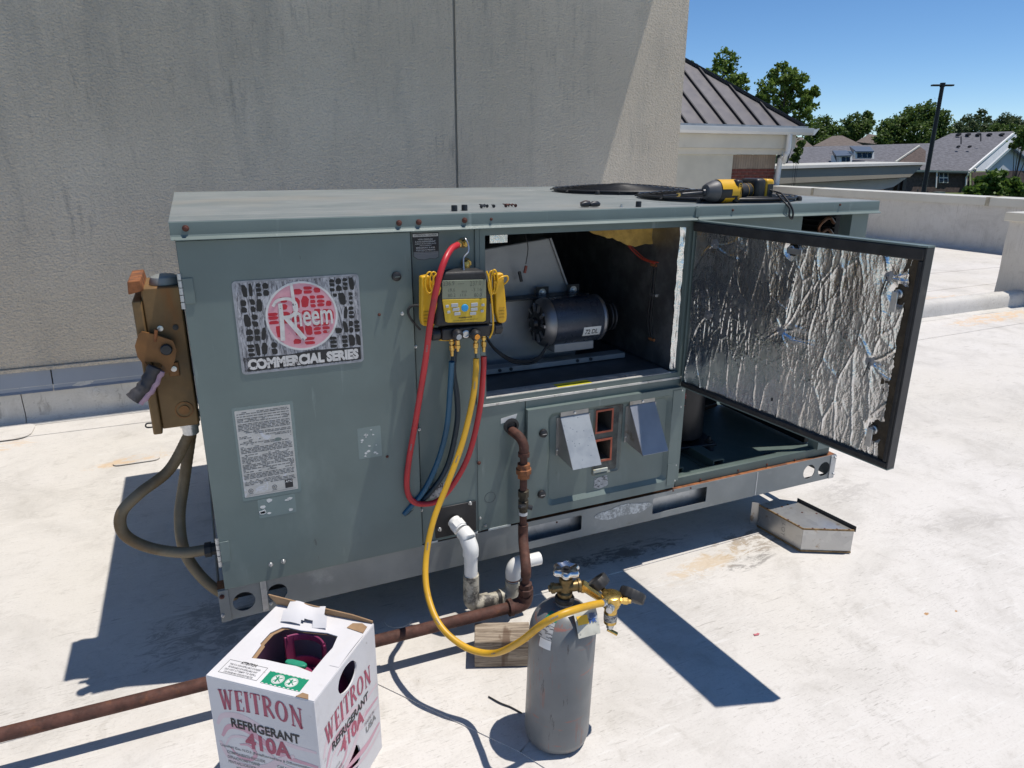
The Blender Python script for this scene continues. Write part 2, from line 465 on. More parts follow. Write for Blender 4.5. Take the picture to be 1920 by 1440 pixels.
c = k.mix(k.ramp(k.noise(v, 5, 6, .7), .35, .7), (.78, .78, .78), (.93, .92, .90))
c = k.mix(k.mul(k.ramp(k.noise(k.mapped(loc=(4, 4, 4)), 9, 7, .78), .64, .76), .5), c, (.34, .28, .20))
k.col(c); k.set(rough=k.mul(k.mul(k.noise(v, 17, 4), .22), .15, 'ADD'), metal=1.0)
k.bump(k.mul(k.voro(k.mapped((1, 1, .45)), 95), k.mul(k.voro(k.mapped(loc=(3, 1, 2)), 190), .5), 'ADD'), .35, .0025); M_FOIL = k.m
k = N('dull_foil')
v = k.mapped()
c = k.mix(k.ramp(k.noise(v, 9, 6, .7), .4, .7), (.26, .26, .265), (.46, .46, .465))
k.col(c); k.set(rough=.38, metal=.85); k.bump(k.noise(k.mapped((50, 50, 8)), 1, 5, .7), .5, .004); M_FOILDULL = k.m
M_INSUL = mat('fiberglass', (.55, .36, .10), .95, 0, .25, 14, .8, 60, .006, dirt=[((.24, .15, .05), 9, .55, .75, (1, 1, 1))])
M_INSULEDGE = mat('stained_insulation_edge', (.055, .040, .024), .85, 0, .4, 18, .6, 90, .004)
M_GASKET = mat('black_gasket', (.022, .021, .021), .7, 0, .3, 22, .3, 140, dirt=[((.06, .05, .04), 14, .6, .78, (1, 1, 1))])
M_BLOWER = mat('blower_sheet', (.36, .365, .37), .45, .25, .10, 8, dirt=[((.24, .24, .24), 6, .55, .75, (1, 1, 1))])
M_MOTOR = mat('motor_enamel', (.048, .058, .080), .28, .2, .12, 10)
M_MOTOREND = mat('motor_endbell', (.24, .24, .25), .4, .7, .15, 18)
M_INTERIOR = mat('dark_interior', (.075, .077, .08), .5, .3, .3, 8, dirt=[((.12, .12, .12), 10, .64, .8, (3, 3, 1))])
M_SHELF = mat('shelf_metal', (.13, .133, .14), .45, .45, .2, 7, dirt=[((.16, .155, .15), 5, .6, .8, (1, 1, 1)), ((.035, .034, .034), 14, .66, .8, (1, 1, 1))])
M_LIP = mat('bare_lip', (.62, .61, .57), .4, .3, .15, 25, dirt=[((.16, .11, .07), 30, .58, .72, (1, 1, 1))])
M_YELLABEL = flat('yellow_label', (.72, .62, .02), .5)
M_GASKETRED = mat('red_gasket', (.36, .09, .05), .7, 0, .15, 50)
k = N('zinc_hood')
v = k.mapped()
c = k.mix(k.ramp(k.noise(v, 18, 5), .35, .65), (.27, .30, .335), (.34, .37, .40))
c = k.mix(k.ramp(k.voro(v, 75), .10, .17, inv=True), c, (.13, .155, .19))
k.col(c); k.set(.5, .25); M_HOODSPOT = k.m
M_HOOD = mat('plain_hood', (.36, .35, .335), .42, .6, .12, 12, dirt=[((.24, .21, .17), 9, .6, .78, (1, 1, 1))])
M_HOODDARK = mat('hood_face', (.30, .32, .36), .4, .45, .08, 14)
k = N('rusty_edge_sheet')
v = k.mapped()
c = k.mix(k.voro(v, 38, out='Color'), (.44, .44, .44), (.54, .54, .53))
c = k.mix(k.mul(k.ramp(k.noise(v, 16, 6, .75), .58, .68), .7), c, (.26, .16, .07))
k.col(c); k.set(.38, .8); M_FLUE = k.m
M_FLUEEDGE = mat('rusty_seam', (.26, .17, .08), .7, .3, .4, 60)
M_COIL = mat('coil_fins', (.018, .019, .02), .55, .3, .2, 4, stretch=(1, 1, 60))
M_COMP = mat('compressor_black', (.014, .014, .016), .35, .1, .2, 12)
M_CREAM = mat('cream_trim', (.62, .575, .48), .7, 0, .05, 2, dirt=[((.48, .43, .34), 3, .6, .8, (1, 1, 2))])
M_CREAMWALL = mat('cream_stucco', (.55, .515, .42), .85, 0, .06, 3, .4, 60, .004)
M_CAP = mat('parapet_cap_metal', (.60, .575, .50), .45, .1, .05, 2, dirt=[((.48, .44, .36), 4, .6, .8, (1, 1, 1))])
M_GUTTER = mat('white_gutter', (.70, .70, .68), .4, 0, .04, 2)
M_METALROOF = mat('grey_metal_roof', (.120, .113, .120), .42, .25, .06, 2)
M_RIB = mat('dark_roof_seam', (.020, .019, .022), .5, .2, .1, 4)
M_BRICK = mat('red_brick', (.155, .045, .032), .85, 0, .3, 7, .4, 60)
M_BRICKTAN = mat('tan_brick', (.29, .225, .165), .85, 0, .12, 5, .3, 60)
M_MORTAR = mat('mortar', (.36, .31, .26), .9, 0, .1, 10)
M_CANOPY = mat('canopy_fascia', (.31, .27, .20), .7, 0, .06, .6)
M_SHINGLE = mat('asphalt_shingle', (.125, .125, .14), .9, 0, .28, 2.2, stretch=(1, 1, 3), dirt=[((.08, .08, .092), 8, .5, .7, (1, 1, 3))])
M_SHINGLEBR = mat('brown_shingle', (.13, .105, .09), .9, 0, .2, 2)
M_SIDING = mat('white_siding', (.46, .49, .52), .7, 0, .04, 1)
M_HOUSEBRICK = mat('house_brick', (.085, .062, .055), .9, 0, .25, 3)
M_WINDOW = flat('window_glass', (.02, .03, .04), .08)
M_SEAMROOF = mat('dormer_seam_roof', (.11, .13, .16), .4, .3, .05, 1)
M_POLE = mat('bronze_pole', (.022, .020, .020), .5, .2, .1, 3)
M_GRASS = mat('lawn', (.085, .115, .030), .95, 0, .25, .25, dirt=[((.15, .15, .05), .6, .55, .75, (1, 1, 1))])
M_ASPHALT = mat('lot_asphalt', (.055, .055, .057), .9, 0, .2, 1)
def leaf(name, a, b_):
    k = N(name)
    oi = k.n('ShaderNodeNewGeometry')
    c = k.mix(oi.outputs['Random Per Island'], a, b_)
    k.col(c); k.set(.55, spec=.3)
    tr = k.n('ShaderNodeBsdfTranslucent'); k.l(c, tr.inputs['Color'])
    ms = k.n('ShaderNodeMixShader'); ms.inputs[0].default_value = .40
    k.l(k.p.outputs[0], ms.inputs[1]); k.l(tr.outputs[0], ms.inputs[2])
    k.l(ms.outputs[0], k.t.nodes['Material Output'].inputs[0])
    return k.m
M_LEAF1 = leaf('leaf_mid', (.085, .150, .026), (.20, .28, .06))
M_LEAF2 = leaf('leaf_dark', (.062, .110, .024), (.150, .215, .055))
M_LEAF3 = leaf('leaf_bright', (.060, .125, .018), (.17, .26, .05))
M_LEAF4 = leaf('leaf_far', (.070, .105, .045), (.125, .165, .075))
M_BARK = mat('bark', (.07, .055, .04), .9, 0, .3, 10)

# ------------------------------------------------------------------ lettering helper
_tc = {}
def text_mesh(s, off=0.0):
    key = (s, off)
    if key not in _tc:
        cu = bpy.data.curves.new('t', 'FONT'); cu.body = s; cu.offset = off; cu.resolution_u = 3
        o = bpy.data.objects.new('t', cu); COL.objects.link(o)
        me = bpy.data.meshes.new_from_object(o)
        vs = [v.co.copy() for v in me.vertices]; fs = [tuple(p.vertices) for p in me.polygons]
        bpy.data.objects.remove(o); bpy.data.meshes.remove(me); bpy.data.curves.remove(cu)
        x0 = min(v.x for v in vs); x1 = max(v.x for v in vs); y0 = min(v.y for v in vs); y1 = max(v.y for v in vs)
        _tc[key] = ([((v.x-x0)/(x1-x0), (v.y-y0)/(y1-y0)) for v in vs], fs)
    return _tc[key]
def put_text(b, s, org, right, up, wd, ht, off=0.0, warp=None):
    vs, fs = text_mesh(s, off)
    org, right, up = Vector(org), Vector(right).normalized(), Vector(up).normalized()
    out = []
    for a, c in vs:
        x, y = a*wd, c*ht
        if warp: x, y = warp(a, c, x, y)
        out.append(org + right*x + up*y)
    b.add(out, fs); return b

# ------------------------------------------------------------------ large structure: roof deck
rf = B(); rf.box(-7, 11.5, -6, 14, -.30, 0)
roof = tag(obj('roof_membrane', rf, M_ROOF, smooth=False), kind='structure')
# membrane laps: thin sheets whose edges show as seams
def lap(x0, y0, x1, y1, wd, t=.0025):
    b = B(); p0, p1 = Vector((x0, y0, t/2+.0005)), Vector((x1, y1, t/2+.0005)); b.bar(p0, p1, wd, t)
    return obj('membrane_lap', b, M_ROOF, roof)
lap(-3, 2.42, 3.2, 2.30, .16)
lap(-3, -.02, 2.05, .055, .09)
lap(.30, -.05, .66, -.56, .06, .003)
lap(.66, -.56, 1.3, -1.8, .06, .003)
lap(5.5, 4.2, 11.3, 4.2, .10)
lap(4.8, 1.9, 11.3, 2.12, .12)
lap(3.4, 3.2, 11.3, 3.5, .10)
b = B(); b.prism([rrect(-1.35, -.84, 2.27, 2.50, .07)], (0, 0, .0062), (1, 0, 0), (0, 1, 0), (0, 0, .003))
obj('membrane_patch', b, M_ROOF, roof)
b = B(); b.prism([rrect(-.42, -.22, 1.70, 1.90, .03)], (0, 0, .004), (1, 0, 0), (0, 1, 0), (0, 0, .003))
obj('membrane_patch', b, M_ROOF, roof)
b = B(); b.prism([circ(.50, .05, .045, 20)], (0, 0, .004), (1, 0, 0), (0, 1, 0), (0, 0, .003))
obj('membrane_patch', b, M_ROOF, roof)

# area divider curb between wall corner and the stub parapet
b = B()
prof = [(-.17, 0), (-.10, .012), (-.085, .10), (-.06, .135), (0, .15), (.06, .135), (.085, .10), (.10, .012), (.17, 0)]
def curb(u, v_):
    i = min(int(v_*8+1e-6), 7); t = v_*8-i
    a, c_ = prof[i], prof[i+1]
    return Vector((3.2+u*4.40, 2.47+a[0]+(c_[0]-a[0])*t, .001+a[1]+(c_[1]-a[1])*t+.004*noise.noise(Vector((u*14, v_*3, 0)))))
b.sheet(curb, 40, 16)
tag(obj('roof_divider_curb', b, M_FLASH, ang=60), kind='structure')

# ------------------------------------------------------------------ stucco wall of the higher building
YW = 2.552
sw = thing('stucco_wall', 'tall beige stucco wall with dark streaks standing behind the rooftop unit', 'wall', (0, YW, 0))
b = B(); b.box(-7, 1.617, YW, YW+.05, .308, 3.36); obj('wall_panel', b, M_STUCCO, sw, smooth=False)
b = B(); b.box(1.633, 3.312, YW, YW+.05, .308, 3.36); obj('wall_panel', b, M_STUCCO, sw, smooth=False)
b = B(); b.box(1.612, 1.638, YW+.012, YW+.045, .31, 3.35); obj('control_joint', b, mat('joint_sealant', (.34, .32, .28), .8, 0, .1, 6), sw, smooth=False)
b = B(); b.box(-7, 3.311, YW+.052, YW+4.0, .05, 3.35); obj('wall_mass', b, M_STUCCO, sw, smooth=False)
b = B(); b.box(-7, 3.316, YW-.36, YW+4.2, 3.365, 3.52); obj('roof_eave', b, M_CREAM, sw, bev=.01)
b = B(); b.prism([[(0, 0), (-.012, -.004), (-.012, -.022), (0, -.018)]], (-7, YW, .306), (0, 1, 0), (0, 0, 1), (10.31, 0, 0)); obj('drip_edge', b, M_STUCCO, sw, smooth=False)
M_CF = mat('grey_counterflashing', (.34, .35, .37), .5, .35, .06, 3)
for x0, x1 in ((-7, -2.42), (-2.414, -.742), (-.736, 1.5), (1.506, 3.30)):
    b = B(); b.add([(x0, YW+.004, .30), (x1, YW+.004, .30), (x1, YW-.022, .182), (x0, YW-.022, .182), (x0, YW-.034, .170), (x1, YW-.034, .170), (x0, YW-.028, .168), (x1, YW-.028, .168)],
                   [(3, 2, 1, 0), (4, 5, 2, 3), (6, 7, 5, 4)])
    obj('counter_flashing', b, M_CF, sw, smooth=False)
for x0, x1 in ((-7, -.895), (-.891, 3.31)):
    b = B()
    def fl(u, v_, x0=x0, x1=x1):
        x = x0+(x1-x0)*u
        bul = .012*max(0, noise.noise(Vector((x*1.7, v_*1.2, 3)))) + .02*math.exp(-((x+.62-.25*(1-v_))/.05)**2)
        if v_ < .3: t = v_/.3; return Vector((x, YW-.018-.06*(1-t)**2, .002+.05*t*t))
        t = (v_-.3)/.7
        return Vector((x, YW-.018-bul*math.sin(t*math.pi), .052+.15*t))
    b.sheet(fl, 60, 12)
    obj('base_flashing', b, M_FLASH, sw, ang=60)

# ------------------------------------------------------------------ parapets
XP = 11.42
pw = thing('parapet_wall', 'low cream parapet wall along the far edge of the roof', 'wall', (XP, 7, 0))
b = B()
def pf(u, v_):
    y = 1+12*u
    if v_ < .25: t = v_/.25; return Vector((XP-.10*(1-t)**2, y, .002+.09*t*t))
    return Vector((XP+.01*noise.noise(Vector((y*.8, v_*2, 1))), y, .092+(.70-.092)*(v_-.25)/.75))
b.sheet(pf, 60, 14); obj('wall_face', b, M_FLASH, pw, ang=60)
b = B(); b.box(XP+.03, XP+.28, 1, 13, -3.2, .74); obj('wall_core', b, M_CREAMWALL, pw, smooth=False)
for y0, y1 in ((1, 5.44), (5.45, 8.93), (8.94, 13)):
    b = B(); b.prism([[(-.035, .695), (-.03, .815), (.32, .825), (.325, .70), (.32, .70), (.315, .815), (-.02, .806), (-.025, .695)]], (XP, y0, 0), (1, 0, 0), (0, 0, 1), (0, y1-y0, 0))
    obj('cap_section', b, M_CAP, pw, smooth=False)
for y in (5.445, 8.935):
    b = B(); b.prism([[(-.042, .688), (-.037, .820), (.33, .831), (.33, .822), (-.028, .812), (-.036, .688)]], (XP, y-.03, 0), (1, 0, 0), (0, 0, 1), (0, .06, 0))
    obj('cap_joint_cover', b, mat('cap_joint', (.40, .36, .27), .6, .1, .2, 12), pw, smooth=False)

st = thing('stub_parapet', 'short cream parapet end with metal cap at the right edge of the picture', 'wall', (7.2, 2.5, 0))
b = B()
def sf(u, v_):
    # wraps the end: runs along x on the near face, round the end, and back on the far face
    per = u*5.4
    if per < 2.6: x, y, nx, ny = 10.10-per, 2.30, 0, -1
    elif per < 2.8: x, y, nx, ny = 7.50, 2.30+(per-2.6)*2, -1, 0
    else: x, y, nx, ny = 7.50+(per-2.8), 2.70, 0, 1
    if v_ < .25: t = v_/.25; o_ = .09*(1-t)**2; z = .002+.08*t*t
    else: o_ = .012*noise.noise(Vector((x*2, v_*3, y))); z = .082+(.80-.082)*(v_-.25)/.75
    return Vector((x+nx*o_, y+ny*o_, z))
b.sheet(sf, 108, 14); obj('membrane_face', b, M_FLASH, st, ang=50)
b = B(); b.box(7.47, 10.15, 2.26, 2.74, .80, .885); obj('metal_cap', b, M_CAP, st, bev=.006)

# ------------------------------------------------------------------ rooftop air-conditioning unit
UN = thing('rooftop_unit', 'large green packaged rooftop air-conditioner with one access door swung open', 'air conditioner', (0, 0, 0))
def plate(name, polys, y0, y1, m, parent=UN, bev=0.0, **k):
    """sheet in the x-z plane between y0 and y1; polys = [outer, hole, hole...]"""
    b = B(); b.prism(polys, (0, y0, 0), (1, 0, 0), (0, 0, 1), (0, y1-y0, 0))
    return obj(name, b, m, parent, bev=bev, smooth=k.pop('smooth', True), **k)
def rect(x0, x1, z0, z1): return [(x0, z0), (x1, z0), (x1, z1), (x0, z1)]
L, D, ZR0, ZR1, ZT = 2.267, 1.43, .18, .28, 1.25
# base rail with lifting holes and fork slots
plate('base_rail', [rect(0, L, ZR0, ZR1), circ(.062, .228, .029), circ(.150, .232, .027), rrect(.889, 1.121, .207, .262, .006), rrect(1.404, 1.637, .203, .264, .006), circ(2.134, .229, .030), circ(2.212, .226, .030)], -.003, 0, M_RAIL)
plate('worn_patch', [[(1.17+.5*(.5+.5*math.cos(a))*.46, .243+.021*math.sin(a)*(1+.2*math.sin(5*a))) for a in [2*math.pi*i/26 for i in range(26)]]], -.0042, -.0032, M_RAILWORN)
b = B(); b.box(0, L, 0, .045, ZR1-.003, ZR1-.0005); obj('rail_flange', b, M_RUST2, UN)
b = B(); b.box(0, L, 0, .035, ZR0, ZR0+.003); obj('rail_foot', b, M_RAIL, UN)
for xa, xb in ((.86, 1.15), (1.375, 1.665)):
    b = B(); b.box(xa, xb, .03, .033, ZR0+.004, ZR1-.006); b.box(xa, xb, .003, .9, ZR1-.0055, ZR1-.0035); obj('fork_pocket', b, M_GALV, UN, smooth=False)
for xx in (0, L-.003):
    b = B(); b.box(xx, xx+.003, 0, D, ZR0, ZR1-.006); obj('side_rail', b, M_RAIL, UN)
b = B(); b.box(.028, .20, .05, .053, ZR0+.03, ZR1-.006); obj('hole_shade_plate', b, M_DARKMETAL, UN)  # added dark plate, stands in for the shade inside the rail holes
b = B(); b.box(0, L, D-.003, D, ZR0, ZR1-.006); obj('rear_rail', b, M_RAIL, UN)
b = B(); b.box(.0, .026, -.0065, -.0033, ZR0, ZR1-.002); obj('rail_end_bracket', b, M_RAIL, UN, bev=.001)
b = B(); b.box(L-.026, L+.001, -.0065, -.0033, ZR0, ZR1-.002); obj('rail_end_bracket', b, M_GALV, UN, bev=.001)
b = B(); b.box(.108, .123, -.008, -.0033, ZR0+.004, ZR1+.006); obj('rail_strap', b, M_GALV, UN, bev=.001)
plate('white_seam', [rect(1.868, 1.871, .183, .277)], -.0042, -.0032, M_INKWHITE)
b = B(); b.box(.22, 2.0, .55, 1.25, .0, ZR0+.002); curbm = obj('roof_curb', b, M_FLASH, UN, smooth=False)
# base pan
b = B(); b.box(.02, 2.245, .022, D-.01, ZR1+.004, ZR1+.012); obj('base_pan', b, M_GREEN_IN, UN)
b = B(); b.box(1.505, 2.245, .014, .0215, ZR1+.001, ZR1+.034); b.box(1.505, 2.245, .0215, .05, ZR1+.030, ZR1+.0335); obj('pan_lip', b, M_GREEN_IN, UN, bev=.002)
for x0, y1 in ((at_z(1276, 892, .325).x, .26), (at_z(1352, 874, .325).x, .42)):
    b = B()
    b.box(x0, x0+.003, .055, y1, ZR1+.013, ZR1+.045); b.box(x0+.047, x0+.05, .055, y1, ZR1+.013, ZR1+.045); b.box(x0, x0+.05, .055, y1, ZR1+.0455, ZR1+.048); b.box(x0-.02, x0-.001, .055, y1, ZR1+.013, ZR1+.016)
    obj('mounting_channel', b, M_GREEN_IN, UN, smooth=False)
# shell
b = B(); b.box(.018, .021, .004, D-.004, ZR1+.002, ZT-.012); obj('side_panel', b, M_GREEN, UN)
b = B(); b.box(.018, .05, .0005, .0035, ZR1+.002, ZT-.02); obj('corner_post', b, M_DARKMETAL, UN)  # dark colour stands in for the shade on this post
b = B(); b.box(.022, 1.50, D-.005, D-.002, ZR1+.002, ZT-.012); obj('rear_panel', b, M_GREEN, UN)
b = B(); b.box(.555, .575, .001, .03, ZR1+.002, ZT-.035); obj('post', b, M_GREEN, UN)
b = B(); b.box(.03, .56, .02, .024, ZR1+.002, ZT-.035); obj('inner_bulkhead', b, M_INTERIOR, UN)
# covers with formed front lip
def cover(name, x0, x1, m1, sag=.0):
    b = B()
    b.box(x0, x1, -.018, D+.02, ZT-.0015, ZT)
    obj(name, b, m1, UN)
    p = [(-.0185, ZT-.0005), (-.022, ZT-.002), (-.0225, ZT-.004), (-.0225, ZT-.030), (-.0245, ZT-.034), (-.0345, ZT-.040), (-.0345, ZT-.0415), (-.0235, ZT-.0355), (-.021, ZT-.031), (-.021, ZT-.004), (-.0185, ZT-.0022)]
    b = B(); b.prism([p], (x0, 0, 0), (0, 1, 0), (0, 0, 1), (x1-x0, 0, 0))
    o = obj('cover_lip', b, M_GREEN, UN, ang=25)
    b = B(); b.box(x0, x0+.0015, -.018, D+.02, ZT-.034, ZT-.0025); b.box(x1-.0015, x1, -.018, D+.02, ZT-.034, ZT-.0025); b.box(x0, x1, D+.0185, D+.02, ZT-.034, ZT-.0025)
    obj('cover_skirt', b, M_GREEN, UN)
    return o
cover('top_cover', .010, 1.4735, M_TOP)
cover('top_cover', 1.4765, 2.262, M_TOP)
b = B(); b.box(1.468, 1.482, -.0265, -.0232, ZT-.033, ZT-.003); obj('cover_joint_strip', b, M_GREEN, UN, bev=.001)
# rusty washers and screws on the lip and panels (one mesh, many copies)
def mk_screw(r, m, washer=True):
    b = B()
    b.lathe([(r, 0), (r, .002), (r*.86, .0032), (r*.62, .0035), (r*.6, .006), (r*.45, .008), (.0001, .0082)], (0, 0, 0), (0, -1, 0), 12)
    return b
scr_rust = obj('screw', mk_screw(.0075, M_RUSTCAP), M_RUSTCAP, UN); scr_rust.location = at_y(348, 428, -.0225)
scr_zinc = obj('screw', mk_screw(.0052, M_ZINC), M_ZINC, UN); scr_zinc.location = at_y(754, 588, -.022)
WM[scr_rust.name] = WM[scr_zinc.name] = WM[UN.name]
def screw(px, py, y, src=scr_zinc, s_=1.0):
    o = bpy.data.objects.new('screw', src.data); COL.objects.link(o); o.parent = UN
    o.location = at_y(px, py, y); o.scale = (s_, s_, s_)
    return o
for px, py in ((748, 418), (785, 416.5), (871, 413)): screw(px, py, -.0225, scr_rust)
for px, py in ((1374, 394), (1575, 384), (921, 411)): screw(px, py, -.0225, scr_rust, .55)
for px, py in ((711, 590), (726, 856)): screw(px, py, -.022, scr_rust, .55)
for px, py in ((507.5, 1058), (531, 1052)): screw(px, py, -.022, scr_zinc, 1.25)
for px, py in ((758, 429), (895, 426.5), (786, 805), (790, 956), (779, 650), (898, 787)): screw(px, py, -.001, scr_zinc, .9)
for px, py in ((898, 868), (900, 971), (910, 985)): screw(px, py, -.004, scr_zinc if py > 900 else scr_rust, .8)
for px, py in ((881, 943), (824, 992)): screw(px, py, -.006, scr_zinc, 1.25)
for px, py in ((418, 1154),): screw(px, py, -.0066, scr_zinc, 1.0)
for px, py in ((416, 1119),): screw(px, py, -.0066, scr_rust, .9)
for px, py in ((1566, 858), (1562, 888)): screw(px, py, -.0066, scr_zinc, .9)
for px, py in ((508, 1131),): screw(px, py, -.0082, scr_zinc, 1.0)
for px, py in ((1262, 920), (1295, 915), (1044, 979), (1180, 908)): screw(px, py, -.0032, scr_rust, .45)
for px, py in ((1384, 882), (1438, 871), (1490, 862), (1313, 899)): screw(px, py, .0138, scr_rust, .6)
for px, py in ((1277, 731), (1274, 762), (1265, 871), (1263, 900)): screw(px, py, -.0045, scr_zinc, 1.0)

# ---- big left door with maker's sticker
plate('access_door', [rect(.019, .567, .288, 1.206)], -.0215, -.0195, M_GREEN, bev=.0008)
b = B(); b.box(.019, .567, -.0195, -.001, .288, .2895); b.box(.019, .567, -.0195, -.001, 1.2045, 1.206); b.box(.5655, .567, -.0195, -.001, .2895, 1.2045); b.box(.019, .0205, -.0195, -.001, .2895, 1.2045)
obj('door_return', b, M_GREEN, UN)
for z0, z1 in ((1.062, 1.122), (.372, .432)):
    b = B(); b.box(.021, .044, -.0242, -.022, z0, z1); h_ = obj('hinge', b, M_GREEN, UN, bev=.0008)
    b = B(); n_ = 5
    for i in range(n_):
        zz0 = z0-.012+i*(z1-z0+.024)/n_
        b.cyl((.0165, -.0215, zz0+.001), (.0165, -.0215, zz0+(z1-z0+.024)/n_-.001), .0048, seg=10)
    obj('knuckle', b, M_GALV, h_)
b = B(); b.lathe([(.0125, 0), (.0125, .004), (.0115, .008), (.007, .0105), (.0001, .011)], (.526, -.0215, 1.095), (0, -1, 0), 20); kn = obj('latch_knob', b, M_BLACK, UN)
b = B(); b.box(.519, .533, -.0336, -.0326, 1.0942, 1.0958); obj('knob_slot', b, M_GREEN, kn)

YS = -.0219
k = N('peeling_sticker')
c = k.mix(k.ramp(k.noise(k.mapped((26, 1, 5)), 5, 6, .75, 1.2), .36, .62), (.065, .065, .075), (.48, .48, .50))
k.col(c); k.set(.45); k.bump(k.noise(k.mapped((40, 1, 9)), 4, 5), .3, .002); M_STICK = k.m
k = N('peeling_pink')
c = k.mix(k.ramp(k.noise(k.mapped(), 24, 5, .7), .3, .7), (.60, .25, .31), (.66, .36, .40))
c = k.mix(k.mul(k.ramp(k.noise(k.mapped(), 75, 5, .8), .66, .69), .8), c, (.14, .13, .13))
k.col(c); k.set(.45); M_STICKPINK = k.m
M_STICKRED = mat('sticker_red', (.46, .010, .028), .45, 0, .1, 30)
stk = plate('maker_sticker', [rrect(.126, .428, .876, 1.108, .010)], -.0225, YS, M_STICK)
plate('sticker_border', [rrect(.126, .428, .876, 1.108, .010), rrect(.131, .423, .881, 1.103, .008)], -.0231, -.0226, mat('sticker_rim', (.30, .31, .33), .5, .2, .2, 60), stk)
CX, CZ, CR = .2815, 1.011, .0875
plate('sticker_disc', [circ(CX, CZ, CR-.004, 40)], -.0229, -.0226, M_STICKPINK, stk)
plate('sticker_ring', [circ(CX, CZ, CR, 40), circ(CX, CZ, CR-.005, 40)], -.0233, -.0226, M_INKWHITE, stk)
M_STICKBLKS = mat('sticker_black_cells', (.007, .007, .009), .4, 0, .2, 60)
def scales(x0, x1, z0, z1, rows, wmin, wmax, fill, ok, y, seed):
    r = random.Random(seed); b = B(); rh = (z1-z0)/rows
    for i in range(rows):
        x = x0+r.uniform(0, .01); zc_0 = z0+rh*(i+.5)
        while x < x1-.008:
            wd = r.uniform(wmin, wmax)
            if r.random() < fill:
                parts_ = r.choice((1, 1, 2, 2, 3)) if rh > .03 else r.choice((1, 1, 2))
                hh_ = rh*.90/parts_
                for q in range(parts_):
                    zc1_ = zc_0+rh*.45-hh_*(q+.5)+r.uniform(-.001, .001); xc = x+wd/2
                    a_, c_ = wd/2-.0009, hh_/2-.0009
                    if not ok(xc, zc1_, max(a_, c_)): continue
                    sk = r.uniform(-.3, .3); tp_ = r.uniform(.5, 1)
                    pts = [(-a_*tp_, c_), (a_*tp_*.6, c_*r.uniform(.8, 1.1)), (a_, c_*.35), (a_*r.uniform(.7, 1), -c_*.8), (a_*.2, -c_), (-a_*r.uniform(.7, 1), -c_*.85), (-a_, c_*.2)]
                    b.add([(xc+p[0]+sk*p[1]*.4, y, zc1_+p[1]) for p in pts], [tuple(range(7))])
            x += wd+.0010 if r.random() > .16 else wd+r.uniform(.004, .012)
    return b
sc_ = obj('sticker_scales', scales(.138, .420, .918, 1.102, 5, .011, .020, .97, lambda x, z, m_: math.hypot(x-CX, z-CZ) > CR+.003+m_*.6 and .136 < x < .418, -.02275, 5), M_STICKBLKS, stk, smooth=False); sc_['kind'] = 'stuff'
sc_ = obj('disc_scales', scales(CX-CR, CX+CR, CZ-CR, CZ+CR, 5, .014, .028, .97, lambda x, z, m_: math.hypot(x-CX, z-CZ) < CR-.004-m_*.75, -.02305, 8), M_STICKRED, stk, smooth=False); sc_['kind'] = 'stuff'
M_CRACK = mat('cracked_white_ink', (.62, .60, .57), .6, 0, .1, 60, dirt=[((.15, .13, .13), 70, .62, .66, (1, 1, 1))])
b = B(); yl = -.0236
def rib(b, pts, w0, w1, y):
    P = [(q.x, q.y) for q in spline([(p[0], p[1], 0) for p in pts], 6)]; n_ = len(P); l_, r_ = [], []
    for i in range(n_):
        p0, p1 = P[max(0, i-1)], P[min(n_-1, i+1)]; dx, dz = p1[0]-p0[0], p1[1]-p0[1]; ln = math.hypot(dx, dz) or 1; ww = w0+(w1-w0)*i/(n_-1)
        l_.append((P[i][0]-dz/ln*ww/2, y, P[i][1]+dx/ln*ww/2)); r_.append((P[i][0]+dz/ln*ww/2, y, P[i][1]-dx/ln*ww/2))
    b.add(l_+r_, [(i, i+1, n_+i+1, n_+i) for i in range(n_-1)])
put_text(b, 'heem', (CX-.020, yl, CZ-.026), (1, 0, 0), (0, 0, 1), .094, .054, .014)
rib(b, [(CX-.0165, CZ+.02), (CX-.018, CZ+.05), (CX-.020, CZ+.084)], .0085, .007, yl-.0001)
rib(b, [(CX-.052, CZ-.058), (CX-.050, CZ-.01), (CX-.050, CZ+.036)], .011, .010, yl-.0001)
rib(b, [(CX-.068, CZ+.030), (CX-.055, CZ+.044), (CX-.030, CZ+.046), (CX-.014, CZ+.034), (CX-.014, CZ+.014), (CX-.028, CZ+.002), (CX-.048, CZ+.000)], .007, .009, yl-.0002)
rib(b, [(CX-.042, CZ+.002), (CX-.022, CZ-.026), (CX+.002, CZ-.060)], .010, .012, yl-.0003)
obj('brand_lettering', b, M_CRACK, stk, smooth=False)
plate('sticker_band', [[(.133, .883), (.421, .883), (.421, .917), (.30, .921), (.24, .916), (.133, .919)]], -.0229, -.0226, mat('sticker_band_ink', (.016, .016, .019), .45, 0, .2, 40, dirt=[((.22, .22, .24), 26, .60, .68, (1, 1, .4))]), stk)
b = B(); put_text(b, 'COMMERCIAL SERIES', (.141, -.0234, .886), (1, 0, 0), (0, 0, 1), .274, .028, .062)
obj('series_lettering', b, M_CRACK, stk, smooth=False)
b = B(); put_text(b, '®', (CX+.057, yl, CZ-.048), (1, 0, 0), (0, 0, 1), .008, .008, .0); obj('trademark', b, M_INKWHITE, stk, smooth=False)

